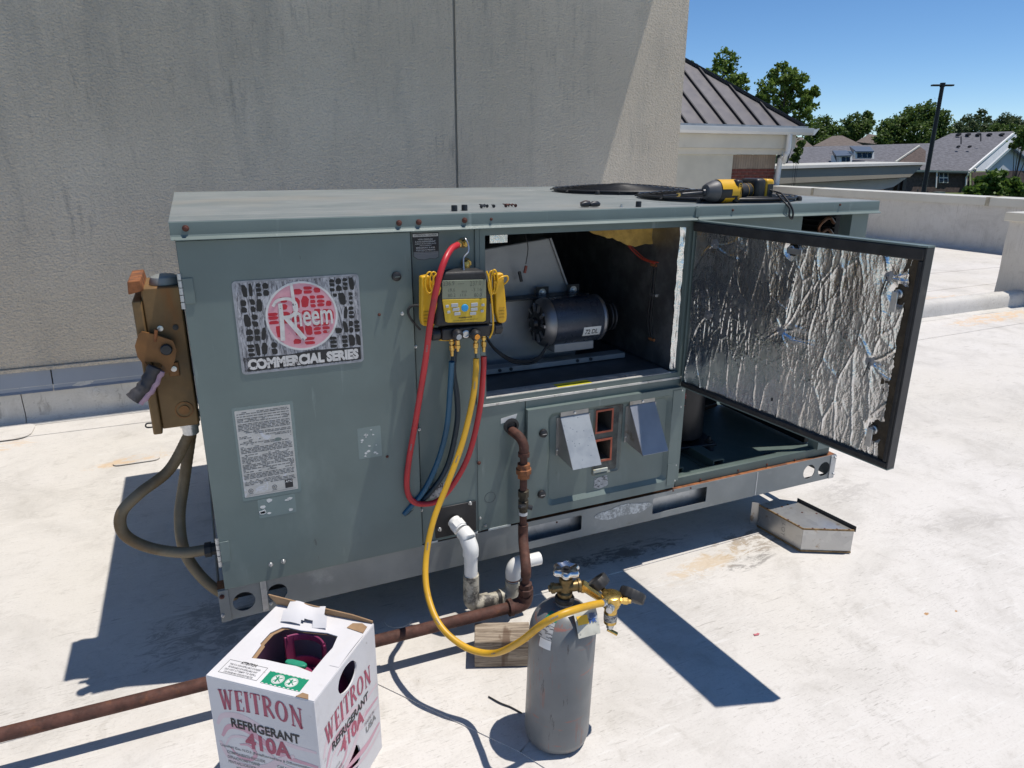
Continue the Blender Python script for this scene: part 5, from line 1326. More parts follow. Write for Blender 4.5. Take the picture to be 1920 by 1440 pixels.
# hang tag: paper square draped over the shoulder
def tagp(u, v_):
    A, Bq, Cq, Dq = at_y(1072, 1138, -.603), at_y(1115, 1130, -.603), at_y(1126, 1187, -.640), at_y(1085, 1198, -.640)
    return A*(1-u)*(1-v_)+Bq*u*(1-v_)+Cq*u*v_+Dq*(1-u)*v_+Vector((0, -.003*math.sin(3.1*v_), 0))
b = B(); b.sheet(tagp, 6, 10); tg = obj('paper_tag', b, mat('tag_paper', (.50, .49, .42), .7, 0, .1, 40, dirt=[((.20, .20, .19), 60, .56, .66, (1, 1, 1))]), ct, ang=80)
def tagsub(u0, u1, v0, v1, nm, m):
    b = B(); b.sheet(lambda u, v_: tagp(u0+(u1-u0)*u, v0+(v1-v0)*v_)+Vector((0, -.0012, .0008)), 3, 3); obj(nm, b, m, tg, ang=80)
tagsub(.08, .55, .30, .58, 'tag_print', flat('tag_orange', (.78, .46, .03), .6))
tagsub(.62, .95, .28, .48, 'tag_print', mat('tag_blue', (.12, .16, .26), .6, 0, .3, 90, dirt=[((.45, .46, .44), 80, .5, .56, (1, 1, 1))]))
b = B(); A = tagp(.58, .58)+Vector((0, -.0016, .001)); put_text(b, 'FR', A, tagp(.98, .58)-tagp(.58, .58), tagp(.58, .46)-tagp(.58, .58), .020, .009, .04); obj('tag_lettering', b, flat('tag_blue_ink', (.03, .09, .30), .6), tg, smooth=False)

rg = thing('regulator', 'brass pressure regulator with two black rubber-booted dials on the gas cylinder valve', 'regulator', REG)
b = B(); p0 = vz+rd*.037; p1 = REG-rd*.012; b.lathe([(.015, 0), (.015, .014), (.010, .016), (.0095, (p1-p0).length)], p0, p1-p0, 6); obj('inlet_nut', b, M_BRASS, rg, ang=20)
b = B(); b.lathe([(.020, .022), (.0235, .020), (.0235, -.002), (.020, -.004), (.020, -.012), (.0155, -.014), (.0155, -.058), (.013, -.060)], REG, (0, 0, 1), 20); rb_ = obj('regulator_body', b, M_BRASS, rg)
b = B(); b.lathe([(.0162, -.030), (.0162, -.050)], REG, (0, 0, 1), 20, cap=False); obj('body_label', b, mat('body_label_paper', (.50, .48, .42), .6, 0, .1, 40, dirt=[((.10, .10, .12), 90, .50, .55, (1, 1, 3))]), rb_)
b = B(); b.lathe([(.009, -.060), (.009, -.072), (.006, -.074), (.006, -.082)], REG, (0, 0, 1), 12); obj('adjusting_screw', b, M_ZINC, rg)
b = B(); b.cyl(REG+Vector((-.006, 0, -.076)), REG+Vector((.014, -.012, -.088)), .0045, seg=10); obj('tee_handle', b, M_BRASS, rg)
tl = Vector((RT.x, RT.y, 0)).normalized()
for (px, py, yy, d, rr) in ((1121, 1095, -.545, Vector((-.35, .5, .62)), .029), (1185, 1117, -.60, Vector((.42, .25, .50)), .031)):
    c0 = at_y(px, py, yy); d = d.normalized()
    stem = REG+Vector((.0, .0, .008))
    b = B(); b.tube([stem, stem*.5+c0*.5, c0-d*.008], .0065, 8); gs = obj('gauge_stem', b, M_BRASS, rg)
    b = B(); vs_, fs_ = [], []; n_ = 48
    t1 = d.cross(Vector((0, 0, 1))).normalized(); t2 = d.cross(t1)
    for (r_, h_) in ((rr*.75, -.012), (rr*.97, -.010), (rr, -.006), (rr, .010), (rr*.95, .013), (rr*.82, .013), (rr*.80, .009), (.0005, .009)):
        for i in range(n_):
            a = 2*math.pi*i/n_; q_ = r_*(1+(.035 if (i//2) % 2 else 0)) if r_ > rr*.9 else r_
            vs_.append(c0+d*h_+(t1*math.cos(a)+t2*math.sin(a))*q_)
    for j in range(7):
        for i in range(n_): fs_.append((j*n_+i, j*n_+(i+1) % n_, (j+1)*n_+(i+1) % n_, (j+1)*n_+i))
    fs_.append(tuple(range(n_))[::-1])
    b.add(vs_, fs_); obj('dial_boot', b, M_RUBBER, rg, ang=40)
b = B(); b.lathe([(.0075, 0), (.0075, .014), (.009, .014), (.009, .024), (.006, .026), (.006, .032)], REG+Vector((.012, -.008, .004)), Vector((.8, -.5, .05)), 6); obj('relief_valve', b, M_BRASS, rg, ang=20)
b = B(); b.lathe([(.010, 0), (.010, .010), (.008, .012), (.008, .020)], REG+Vector((-.008, -.014, .0)), Vector((-.55, -.5, -.05)), 10); obj('outlet_fitting', b, M_ZINC, rg)

# ------------------------------------------------------------------ rusty gas line
gp = thing('gas_pipe', 'rusty gas pipe running along the roof and up into the unit', 'pipe', (.84, -.2, 0))
V1 = Vector((.878, -.062, 0)); V2b = at_y(986, 1090, -.17)
V2 = Vector((V2b.x, -.17, 0))
def fit(prof, org, ax, nm='fitting', m=M_RUST, seg=14): b = B(); b.lathe(prof, org, ax, seg); return obj(nm, b, m, gp, ang=30)
zel = at_y(972, 815, -.03).z
b = B(); b.tube(spline([(.862, .02, zel+.004), (.866, -.025, zel+.004), (.872, -.052, zel-.004), (V1.x, V1.y, zel-.026), (V1.x, V1.y, zel-.05)], 6), .0148, 16); obj('elbow', b, M_RUST, gp, ang=60)
fit([(.0178, 0), (.0178, .012)], (V1.x, V1.y, zel-.058), (0, 0, 1))
def seg_pipe(za, zb_, r=.0112, V=V1, m=M_RUST): b = B(); b.cyl((V.x, V.y, za), (V.x, V.y, zb_), r, seg=16); return obj('pipe_length', b, m, gp)
seg_pipe(zel-.05, .285)
zu = at_y(982, 882, V1.y).z
fit([(.015, .024), (.020, .022), (.020, .008), (.0245, .006), (.0245, -.008), (.020, -.010), (.019, -.024), (.014, -.026)], (V1.x, V1.y, zu), (0, 0, 1), 'pipe_union', M_RUST2, 8)
zv = at_y(986, 945, V1.y).z
fit([(.0125, .05), (.0175, .048), (.0175, .028), (.0135, .026), (.0135, .016), (.0165, .014), (.0165, -.012), (.0135, -.014), (.0135, -.03)], (V1.x, V1.y, zv), (0, 0, 1), 'gas_cock', mat('dark_bronze', (.060, .050, .034), .55, .5, .3, 60), 8)
b = B(); b.bar((V1.x-.004, V1.y-.018, zv+.006), (V1.x-.028, V1.y-.034, zv+.016), .012, .008); b.cyl((V1.x+.012, V1.y-.004, zv-.008), (V1.x+.026, V1.y-.01, zv-.012), .008, seg=10); obj('cock_handle', b, M_DARKMETAL, gp, bev=.001)
fit([(.0140, .004), (.0140, -.006)], (V1.x, V1.y, zv-.028), (0, 0, 1), 'sealant_ring', M_INKWHITE)
zj = .268
b = B(); b.tube(spline([(V1.x, V1.y, zj+.045), (V1.x, V1.y, zj+.012), Vector((V1.x, V1.y, zj-.012))*.8+Vector((V2.x, V2.y, zj-.012))*.2, Vector((V1.x, V1.y, zj-.022))*.35+Vector((V2.x, V2.y, zj-.022))*.65, (V2.x, V2.y, zj-.04), (V2.x, V2.y, zj-.065)], 6), .0155, 16); obj('swing_elbow', b, M_RUST, gp, ang=60)
zrun = .107
seg_pipe(zj-.06, zrun+.03, .0115, V2)
zq = at_y(984, 1105, V2.y).z
fit([(.015, .022), (.0195, .020), (.0195, .006), (.0235, .004), (.0235, -.010), (.020, -.012), (.020, -.024)], (V2.x, V2.y, zq), (0, 0, 1), 'pipe_union', M_RUST, 8)
r1 = at_z(0, 1393, zrun); r2 = at_z(700, 1221, zrun); rdn = (r1-r2).normalized()
el = Vector((V2.x, V2.y, zrun))
b = B(); b.tube(spline([(V2.x, V2.y, zq-.02), (V2.x, V2.y, zrun+.028), el+rdn*.006+Vector((0, 0, .008)), el+rdn*.03, el+rdn*.048], 6), .0225, 16); obj('elbow', b, M_RUST, gp, ang=60)
fit([(.0265, 0), (.0265, .012)], el+rdn*.044, rdn)
far = r2+rdn*3.0
b = B(); b.cyl(el+rdn*.05, far, .0172, seg=18); obj('pipe_run', b, M_RUST, gp)
# timber block
wb0 = at_z(890, 1253, 0)
wbk = thing('timber_block', 'weathered wooden block propping up the rusty pipe', 'timber', (wb0.x, wb0.y, 0), math.radians(-22))
b = B(); b.box(0, .16, 0, .088, .003, .0885); obj('block', b, M_WOOD, wbk, local=True, bev=.003)
# condensate trap
pv = thing('condensate_drain', 'white and dirty plastic condensate trap pipe below the service panel', 'pipe', (.75, -.08, 0))
pr = .0205
A0 = Vector((.672, -.006, .342))
VP = at_y(883, 1070, -.085); vx, vy = VP.x, -.085
A1 = Vector((vx-.004, vy+.012, at_y(884, 1010, -.085).z))
b = B(); b.cyl(A0, A0+(A1-A0)*.55, pr, seg=20); obj('pipe_length', b, M_PVC, pv)
d01 = (A1-A0).normalized()
b = B(); b.lathe([(pr*1.02, 0), (pr*1.17, .001), (pr*1.17, .024), (pr*1.02, .025)], A0+d01*.012, d01, 8); obj('coupling', b, M_PVC, pv, ang=30)
ze = A1.z
b = B(); b.tube(spline([A0+d01*.05, A0+d01*.075, A1+Vector((-.001, .001, -.004)), (vx, vy, ze-.03), (vx, vy, ze-.055)], 7), pr*1.16, 20); obj('elbow', b, M_PVC, pv, ang=60)
zc1 = at_y(880, 1078, vy).z
b = B(); b.cyl((vx, vy, ze-.05), (vx, vy, zc1-.01), pr*.98, seg=20); obj('pipe_length', b, M_PVC, pv)
b = B(); b.lathe([(pr*1.18, 0), (pr*1.18, -.05), (pr*1.1, -.052), (pr*1.1, -.075)], (vx, vy, zc1), (0, 0, 1), 20); obj('coupling', b, M_PVCDIRTY, pv)
ztr = max(.032, at_y(905, 1128, vy).z)
X2 = at_y(962, 1105, vy).x
b = B(); b.tube(spline([(vx, vy, ztr+.055), (vx, vy, ztr+.02), (vx+.010, vy, ztr+.004), (vx+.03, vy, ztr), (vx+.055, vy, ztr)], 6), pr*1.2, 20); obj('elbow', b, M_PVCDIRTY, pv, ang=60)
b = B(); b.cyl((vx+.05, vy, ztr), (X2-.03, vy, ztr), pr*.98, seg=20); obj('pipe_length', b, M_PVCDIRTY, pv)
b = B(); b.lathe([(pr*1.05, 0), (pr*1.05, .018)], (X2-.055, vy, ztr), (1, 0, 0), 20); obj('tape_band', b, M_RUBBER, pv)
b = B(); b.tube(spline([(X2-.045, vy, ztr), (X2-.02, vy, ztr), (X2-.004, vy, ztr+.012), (X2, vy, ztr+.03), (X2, vy, ztr+.05)], 6), pr*1.2, 20); obj('elbow', b, M_PVCDIRTY, pv, ang=60)
zt2 = at_y(985, 1053, vy).z
b = B(); b.cyl((X2, vy, ztr+.045), (X2, vy, zt2-.03), pr*.98, seg=20); obj('pipe_length', b, M_PVC, pv)
b = B(); b.lathe([(pr*1.0, 0), (pr*1.0, .006)], (X2, vy, ztr+.052), (0, 0, 1), 20); obj('rust_band', b, M_RUST2, pv)
xe = at_y(1012, 1051, vy).x
b = B(); b.tube(spline([(X2, vy, zt2-.045), (X2, vy, zt2-.02), (X2+.010, vy, zt2-.004), (X2+.03, vy, zt2), (X2+.042, vy, zt2)], 6), pr*1.16, 20); obj('elbow', b, M_PVC, pv, ang=60)
b = B(); b.lathe([(pr*.98, 0), (pr*.98, xe-X2-.04), (pr*.80, xe-X2-.04), (pr*.80, xe-X2-.07)], (X2+.04, vy, zt2), (1, 0, 0), 20); obj('pipe_length', b, M_PVC, pv)

# ------------------------------------------------------------------ loose flue hood lying on the roof
fz = .098
FH = {k_: at_z(px, py, fz) for k_, (px, py) in dict(A=(1424.7, 946.5), Bq=(1456, 935), Cq=(1494.6, 940), Dq=(1601.5, 994), E=(1506.5, 991)).items()}
fh = thing('loose_flue_hood', 'loose sheet-metal flue hood with rusty screw seams lying on the roof', 'sheet metal hood', (2.0, -.1, 0))
poly = [FH['A'], FH['E'], FH['Dq'], FH['Cq'], FH['Bq']]
b = B(); b.prism([[(p.x, p.y) for p in poly]], (0, 0, fz-.0015), (1, 0, 0), (0, 1, 0), (0, 0, .0015)); obj('top_sheet', b, M_FLUE, fh, smooth=False)
for i in range(len(poly)-2):
    a, c_ = poly[i], poly[(i+1) % 5]
    if i == 2: continue
    b = B(); dd = (c_-a).normalized(); nn = Vector((dd.y, -dd.x, 0))*.0008
    b.add([a+Vector((0, 0, -.002)), c_+Vector((0, 0, -.002)), Vector((c_.x, c_.y, .004)), Vector((a.x, a.y, .004))]+[p+nn for p in (a+Vector((0, 0, -.002)), c_+Vector((0, 0, -.002)), Vector((c_.x, c_.y, .004)), Vector((a.x, a.y, .004)))], [(0, 1, 2, 3), (7, 6, 5, 4), (0, 4, 5, 1), (3, 2, 6, 7)]); obj('side_sheet', b, M_FLUE, fh, smooth=False)
    for zz in ((fz-.004, fz+.002), (.004, .010)):
        b = B(); b.bar(Vector((a.x, a.y, (zz[0]+zz[1])/2))+nn*2, Vector((c_.x, c_.y, (zz[0]+zz[1])/2))+nn*2, .004, zz[1]-zz[0]); obj('seam', b, M_FLUEEDGE, fh)
    for t in (.18, .42, .66, .9):
        q = a*(1-t)+c_*t; b = B(); b.lathe([(.0035, 0), (.0035, .002), (.0001, .003)], Vector((q.x, q.y, fz+.001)), (0, 0, 1), 8); obj('rivet', b, M_RUSTCAP, fh)
a, c_ = FH['Cq'], FH['Dq']; b = B(); b.bar(Vector((a.x, a.y, fz+.004)), Vector((c_.x+.004, c_.y-.004, fz+.004)), .002, .022); obj('mounting_flange', b, M_DARKMETAL, fh)
b = B(); b.bar(Vector((a.x, a.y, fz/2)), Vector((c_.x, c_.y, fz/2)), .0015, fz-.012); obj('side_sheet', b, M_FLUE, fh)
f0, f1 = at_z(1405, 983, 0), at_z(1420, 985, 0)
b = B(); b.bar(Vector((f0.x, f0.y, .052)), Vector((f1.x, f1.y, .052)), .002, .096); obj('mounting_flange', b, M_FLUE, fh, bev=.001)
for px, py in ((1466, 950), (1477, 946), (1504, 961), (1531, 963)):
    q = at_z(px, py, fz); b = B(); b.lathe([(.004, .0002), (.004, .0012), (.0001, .0014)], q, (0, 0, 1), 8); obj('rust_spot', b, M_RUSTCAP, fh)
b = B(); q = at_z(1466, 1010, .06); d_ = (poly[1]-poly[0]).normalized()
mid = poly[0]*.35+poly[1]*.65
nn = Vector((d_.y, -d_.x, 0))*.0015
put_text(b, 'LOT', Vector((mid.x-.02*d_.x, mid.y-.02*d_.y, .075))+nn, (0, 0, -1), d_, .050, .016, -.01); obj('marker_writing', b, M_INKGREY, fh, smooth=False)

# ------------------------------------------------------------------ refrigerant carton with jug
c1, c2, c3 = at_z(386, 1268, .36), at_z(589, 1317, .36), at_z(692, 1168, .36)
ux = (c2-c1).normalized(); vx_ = Vector((-ux.y, ux.x, 0))
BW = .256; BH = .36
bx0 = c2-ux*BW; bx0.z = 0
cx_ = thing('refrigerant_carton', 'opened white cardboard refrigerant carton with pink lettering in front of the unit', 'box', bx0, math.atan2(ux.y, ux.x))
def bl(u, v_, z): return bx0+ux*u+vx_*v_+Vector((0, 0, z))
def bquad(b, pts): b.add(pts, [tuple(range(len(pts)))]); return b
t_ = .003
def slab(nm, o, u, v_, n_, polys, m, bev=.0008):
    b = B(); b.prism(polys, o, u, v_, n_); return obj(nm, b, m, cx_, bev=bev)
Zv = Vector((0, 0, 1))
hole_s = [(.128+.05*math.cos(a)*.55, .235+.05*math.sin(a)*1.0) for a in [2*math.pi*i/20 for i in range(20)]]
fl_ = slab('front_panel', bl(0, 0, 0), ux, Zv, vx_*t_, [[(0, .0), (BW, .0), (BW, BH), (0, BH)]], M_CARD)
hh = [((at_plane(px, py, bl(BW, 0, 0), ux)-bl(BW, 0, 0)).dot(vx_), at_plane(px, py, bl(BW, 0, 0), ux).z) for px, py in ((649, 1270), (665, 1270))]
ho = [(.118+.036*math.cos(a), .308+.028*math.sin(a)) for a in [2*math.pi*i/22 for i in range(22)]]
ho2 = [(.136+.036*math.cos(a), .090+.046*math.sin(a)) for a in [2*math.pi*i/22 for i in range(22)]]
q = at_plane(650, 1271, bl(BW, 0, 0), ux); q_u, q_z = (q-bl(BW, 0, 0)).dot(vx_), q.z
ho = [(q_u+.040*math.cos(a), q_z+.031*math.sin(a)) for a in [2*math.pi*i/22 for i in range(22)]]
q2 = at_plane(662, 1430, bl(BW, 0, 0), ux); q2_u, q2_z = (q2-bl(BW, 0, 0)).dot(vx_), q2.z
ho2 = [(q2_u+.030*math.cos(a), max(.02, q2_z)+.040*math.sin(a)) for a in [2*math.pi*i/22 for i in range(22)]]
sr_ = slab('side_panel', bl(BW, t_, 0), vx_, Zv, -ux*t_, [[(0, 0), (BW-t_, 0), (BW-t_, BH), (0, BH)], ho, ho2], M_CARD)
slab('side_panel', bl(0, t_, 0), vx_, Zv, ux*t_, [[(0, 0), (BW-t_, 0), (BW-t_, BH), (0, BH)]], M_CARD)
slab('back_panel', bl(t_, BW, 0), ux, Zv, -vx_*t_, [[(.0, 0), (BW-2*t_, 0), (BW-2*t_, BH), (0, BH)]], M_CARD)
slab('bottom_panel', bl(t_, t_, .001), ux, vx_, Zv*t_, [[(0, 0), (BW-2*t_, 0), (BW-2*t_, BW-2*t_), (0, BW-2*t_)]], M_KRAFT)
def z2b(px, py, z=BH):
    p = at_z(px, py, z)-bl(0, 0, z); return (p.dot(ux), p.dot(vx_))
def zz_(x, y): return (370+x/4.114, 1090+y/4.114)
hole_t = [z2b(*zz_(*p)) for p in ((415, 598), (490, 497), (482, 487), (560, 402), (650, 360), (700, 362), (800, 385), (1000, 405), (1080, 430), (1040, 520), (985, 580), (880, 708), (760, 660), (650, 640), (520, 610))]
tp = slab('top_panel', bl(.0005, .0005, BH-.0005), ux, vx_, Zv*t_, [[(0, 0), (BW-.001, 0), (BW-.001, BW-.001), (0, BW-.001)], hole_t], M_CARD)
# lower top layer shows as a kraft edge
slab('inner_flap', bl(.004, .004, BH-.0045), ux, vx_, Zv*.0025, [[(0, 0), (BW-.008, 0), (BW-.008, BW-.008), (0, BW-.008)], [(a*.96+.006, c_*.96+.004) for a, c_ in hole_t]], M_KRAFT)
# raised rear flap: kraft inside, white outside
bA, bB = bl(0, BW, BH+.003), bl(BW, BW, BH+.003)
up_ = (Zv*.024-vx_*.004-ux*.004)
n2 = -up_.cross(ux).normalized()*.003
b = B(); b.prism([[(0, 0), (BW-.002, 0), (BW, .30), (BW*.80, .62), (BW*.55, .72), (BW*.30, .86), (-.014, 1.12), (-.012, .80)]], bA, ux, up_, n2); obj('rear_flap', b, M_KRAFT, cx_)
tA, tB, tC, tD = at_z(545, 1126, BH+.022), at_z(611, 1138, BH+.022), at_z(606, 1178, BH+.006), at_z(532, 1166, BH+.006)
def tng(u, v_):
    wv = 1 if v_ < .55 else 1.16
    q = (tA*(1-u)+tB*u)*(1-v_)+(tD*(1-u)+tC*u)*v_
    mid_ = (tA+tB)*.5*(1-v_)+(tC+tD)*.5*v_
    return mid_+(q-mid_)*wv+Vector((0, 0, .006*math.sin(v_*3.14)+.003*math.sin(u*7)))
b = B(); b.sheet(tng, 16, 12); b.f = [f for f in b.f if not (lambda c0: (c0-(tD*.42+tC*.58)).length < .016)(sum((b.v[i] for i in f), Vector())/4)]; tn = obj('torn_tongue', b, M_CARD, cx_, ang=80)
b = B(); b.sheet(lambda u, v_: bl(.232+.022*u, .10+.11*v_, BH+.0035+.003*math.sin(3*v_)), 3, 6); obj('bent_strip', b, M_CARD, cx_, ang=80)
b = B(); b.prism([[(.205, .222), (.250, .215), (.248, .238), (.232, .246), (.210, .240)]], bl(0, 0, BH+.0032), ux, vx_, Zv*.0012); obj('torn_patch', b, M_KRAFT, cx_)
b = B(); b.prism([[(.214, .0005), (.243, .0005), (.236, .012), (.222, .013)]], bl(0, 0, BH+.0032), ux, vx_, Zv*.001); obj('torn_patch', b, M_KRAFT, cx_)
# printing on the front
def fpt(u, z): return bl(u, -.0006, z)
def band(b, f_, n_, m): pass
def ribbon(pts, wd, o_fn):
    b = B(); L_ = len(pts); l_, r_ = [], []
    for i, (a, c_) in enumerate(pts):
        p0 = pts[max(0, i-1)]; p1 = pts[min(L_-1, i+1)]
        dx, dy = p1[0]-p0[0], p1[1]-p0[1]; ln = math.hypot(dx, dy) or 1
        ww = wd*(.35+.65*math.sin(math.pi*(i+.5)/L_))
        l_.append(o_fn(a-dy/ln*ww/2, c_+dx/ln*ww/2)); r_.append(o_fn(a+dy/ln*ww/2, c_-dx/ln*ww/2))
    b.add(l_+r_, [(i, i+1, L_+i+1, L_+i) for i in range(L_-1)]); return b
def swirl(o_fn, host, k_=1.0, dx=0.0, dz=0.0):
    paths = [([(.012, .205), (.030, .232), (.075, .240), (.125, .222), (.175, .200), (.25, .196)], .016, M_PINKPALE),
             ([(.020, .175), (.040, .205), (.080, .210), (.120, .190), (.165, .165), (.250, .158)], .016, M_PINKINK),
             ([(.024, .150), (.045, .180), (.085, .186), (.120, .168), (.17, .140), (.250, .135)], .008, M_PINKPALE),
             ([(.012, .160), (.030, .120), (.070, .105), (.120, .118), (.160, .150), (.195, .172)], .018, M_PINKPALE),
             ([(.036, .150), (.055, .130), (.085, .130), (.100, .150), (.085, .168), (.062, .164)], .009, M_PINKINK),
             ([(.09, .10), (.14, .085), (.19, .075), (.25, .082)], .016, M_PINKINK),
             ([(.10, .080), (.15, .060), (.20, .052), (.25, .060)], .010, M_PINKPALE)]
    for i, (p, wd, m) in enumerate(paths):
        P = [(a.x, a.y) for a in spline([(a, c_, 0) for a, c_ in p], 6)]
        obj('printed_swirl', ribbon([(a*k_+dx, c_+dz) for a, c_ in P if a*k_+dx < .252], wd, lambda a, c_, i=i: o_fn(a, c_, i*.00004)), m, host, smooth=False)
swirl(lambda a, c_, e: bl(a, -.0003-e, c_), fl_, dz=.035)
def onf(nm, s_, u, z, wd, ht, m, off=0, slope=0.0, warp=None, host=None):
    b = B(); put_text(b, s_, bl(u, -.0009, z), ux+Zv*slope, Zv, wd, ht, off, warp); return obj(nm, b, m, host or fl_, smooth=False)
# serif display capitals
def serif(b, word, o_fn, h0, h1, gap):
    """thick and thin strokes with slab feet; heights run from h0 (first letter) to h1 (last)"""
    x = 0.0; n_ = len(word)
    def poly(pts, x_, s_, z_): b.add([o_fn(x_+a*s_, z_+c_*s_) for a, c_ in pts], [tuple(range(len(pts)))])
    tk, tn_, sf = .17, .07, .05
    for i, ch in enumerate(word):
        s_ = h0+(h1-h0)*i/(n_-1); z_ = -s_*.5*0
        def st(x0, y0, x1, y1, w_):
            dx, dy = x1-x0, y1-y0; ln = math.hypot(dx, dy); ax, ay = -dy/ln*w_/2, dx/ln*w_/2
            poly([(x0-ax, y0-ay), (x1-ax, y1-ay), (x1+ax, y1+ay), (x0+ax, y0+ay)], x, s_, z_)
        if ch == 'W':
            wd = .78; st(.10, 1, .27, .02, tk*.8); st(.27, .02, .40, 1, tn_); st(.36, 1, .53, .02, tk*.8); st(.53, .02, .68, 1, tn_)
            st(0, .98, .22, .98, sf); st(.56, .98, .80, .98, sf)
        elif ch == 'E':
            wd = .42; st(.12, 0, .12, 1, tk); st(.02, .975, .42, .975, sf); st(.02, .025, .42, .025, sf); st(.12, .52, .34, .52, sf); st(.40, .80, .41, .99, .04); st(.41, .01, .42, .22, .04); st(.34, .42, .34, .62, .04)
        elif ch == 'I':
            wd = .26; st(.13, 0, .13, 1, tk); st(.02, .98, .24, .98, sf); st(.02, .02, .24, .02, sf)
        elif ch == 'T':
            wd = .50; st(.25, 0, .25, 1, tk); st(.0, .975, .50, .975, sf); st(.14, .02, .36, .02, sf); st(.015, .74, .02, .99, .04); st(.48, .74, .485, .99, .04)
        elif ch == 'R':
            wd = .56; st(.12, 0, .12, 1, tk); st(.02, .02, .24, .02, sf); st(.02, .98, .20, .98, sf)
            pr_ = None
            for j in range(11):
                a = math.radians(90-18*j); p_ = (.20+.22*math.cos(a), .74+.235*math.sin(a))
                if pr_: st(pr_[0], pr_[1], p_[0], p_[1], .06+.08*max(0, math.cos(a)))
                pr_ = p_
            st(.26, .52, .54, .01, tk*.8)
        elif ch == 'O':
            wd = .66; pr_ = None
            for j in range(25):
                a = 2*math.pi*j/24; p_ = (.32+.24*math.cos(a), .5+.46*math.sin(a))
                if pr_: st(pr_[0], pr_[1], p_[0], p_[1], .055+.11*abs(math.cos(a)))
                pr_ = p_
        elif ch == 'N':
            wd = .66; st(.12, 0, .12, 1, tn_); st(.52, 0, .52, 1, tn_); st(.10, .97, .53, .03, tk); st(0, .98, .18, .98, sf); st(.03, .02, .22, .02, sf); st(.42, .98, .62, .98, sf)
        x += s_*wd+gap
    return x
for host, fn, tw in ((fl_, lambda a, c_: bl(a, -.0009, c_), None), (sr_, lambda a, c_: bl(BW+.0009, a, c_), None)):
    tmp = B(); tot = serif(tmp, 'WEITRON', lambda a, c_: Vector((a, 0, c_)), .052, .052, .0045)
    k_ = .205/tot
    b = B()
    if host is fl_: serif(b, 'WEITRON', lambda a, c_: fn(.026+a*k_, .282+c_*(1.0)*1.0-.0006*0+.012*math.sin(math.pi*a*k_/.205)), .052, .052, .0045)
    else: serif(b, 'WEITRON', lambda a, c_: fn(.024+a*k_, .222+c_*.95+.010*math.sin(math.pi*a*k_/.205)), .052, .052, .0045)
    obj('maker_lettering', b, M_ROSEINK, host, smooth=False)
onf('product_lettering', 'REFRIGERANT', .048, .2425, .165, .024, M_INKBLACK, .03)
onf('grade_lettering', '410A', .078, .196, .110, .042, M_ROSEINK, .035)
onf('small_lettering', 'Liquefied Gas, N.O.S (Pentafluoroethane & Difluoromethane)', .012, .180, .228, .0085, M_INKGREY, .012)
onf('small_lettering', 'COMPONENTS INCLUDE', .026, .166, .095, .0075, M_INKGREY, .012)
onf('small_lettering', 'DIFLUOROMETHANE', .026, .153, .080, .0075, M_INKGREY, .012)
onf('small_lettering', 'PENTAFLUOROETHANE', .026, .140, .090, .0075, M_INKGREY, .012)
onf('small_lettering', 'CAS NO.', .150, .163, .036, .0075, M_INKGREY, .012)
onf('small_lettering', 'CAS 75-10-5', .150, .150, .055, .0075, M_INKGREY, .012)
onf('small_lettering', 'NON-FLAMMABLE LIQUID', .045, .127, .105, .0072, M_INKGREY, .012)
b = B(); b.prism([rect(.030, .225, .03, .120), rect(.032, .223, .032, .118)], bl(0, -.0006, 0), ux, Zv, -vx_*.0002); obj('printed_box', b, M_INKBLACK, fl_, smooth=False)
onf('small_lettering', 'WARNING CONTENTS UNDER PRESSURE', .040, .105, .14, .006, M_INKGREY, .012)
# printing on the right side
swirl(lambda a, c_, e: bl(BW+.0003+e, a, c_), sr_, dz=.0)
def ons(nm, s_, v0, z, wd, ht, m, off=0):
    b = B(); put_text(b, s_, bl(BW+.0009, v0, z), vx_, Zv, wd, ht, off); return obj(nm, b, m, sr_, smooth=False)
ons('product_lettering', 'REFRIGERANT', .046, .192, .160, .022, M_INKBLACK, .03)
ons('grade_lettering', '410A', .076, .150, .105, .040, M_ROSEINK, .035)
b = B(); put_text(b, 'USA', bl(BW+.0009, .185, .108), vx_, Zv, .050, .018, .03); put_text(b, 'MADE IN', bl(BW+.0009, .182, .132), vx_, Zv, .045, .010, .0); obj('origin_lettering', b, M_INKGREY, sr_, smooth=False)
for i, s_ in enumerate(('Contains HFC gas R-410A', 'DIFLUOROMETHANE', 'PENTAFLUOROETHANE')): ons('small_lettering', s_, .02, .138-.012*i, .05+.006*i, .0065, M_INKGREY, .01)
# printing on the top
def ont(nm, s_, u, v_, wd, ht, m, off=0): b = B(); put_text(b, s_, bl(u, v_, BH+.0032), ux, vx_, wd, ht, off); return obj(nm, b, m, tp, smooth=False)
b = B(); b.prism([rect(.018, .112, .016, .056), rect(.019, .111, .017, .055)], bl(0, 0, BH+.0028), ux, vx_, Zv*.0003); obj('printed_box', b, M_INKGREY, tp, smooth=False)
ont('attention_lettering', 'ATTENTION!', .048, .050, .038, .008, M_INKBLACK, .02)
for i, s_ in enumerate(('THIS IS A NON-REFILLABLE CYLINDER', 'RETURNABLE NON-REFILLABLE UNIT', 'DO NOT ATTEMPT TO REFILL', 'CONTAINER MAY EXPLODE IF HEATED')): ont('small_lettering', s_, .026+.003*(i % 2), .042-.0078*i, .076-.006*(i % 2), .0048, M_INKGREY, .01)
b = B(); b.prism([rect(.122, .214, .014, .050)], bl(0, 0, BH+.0028), ux, vx_, Zv*.0003); gl = obj('green_panel', b, M_GREENINK, tp, smooth=False)
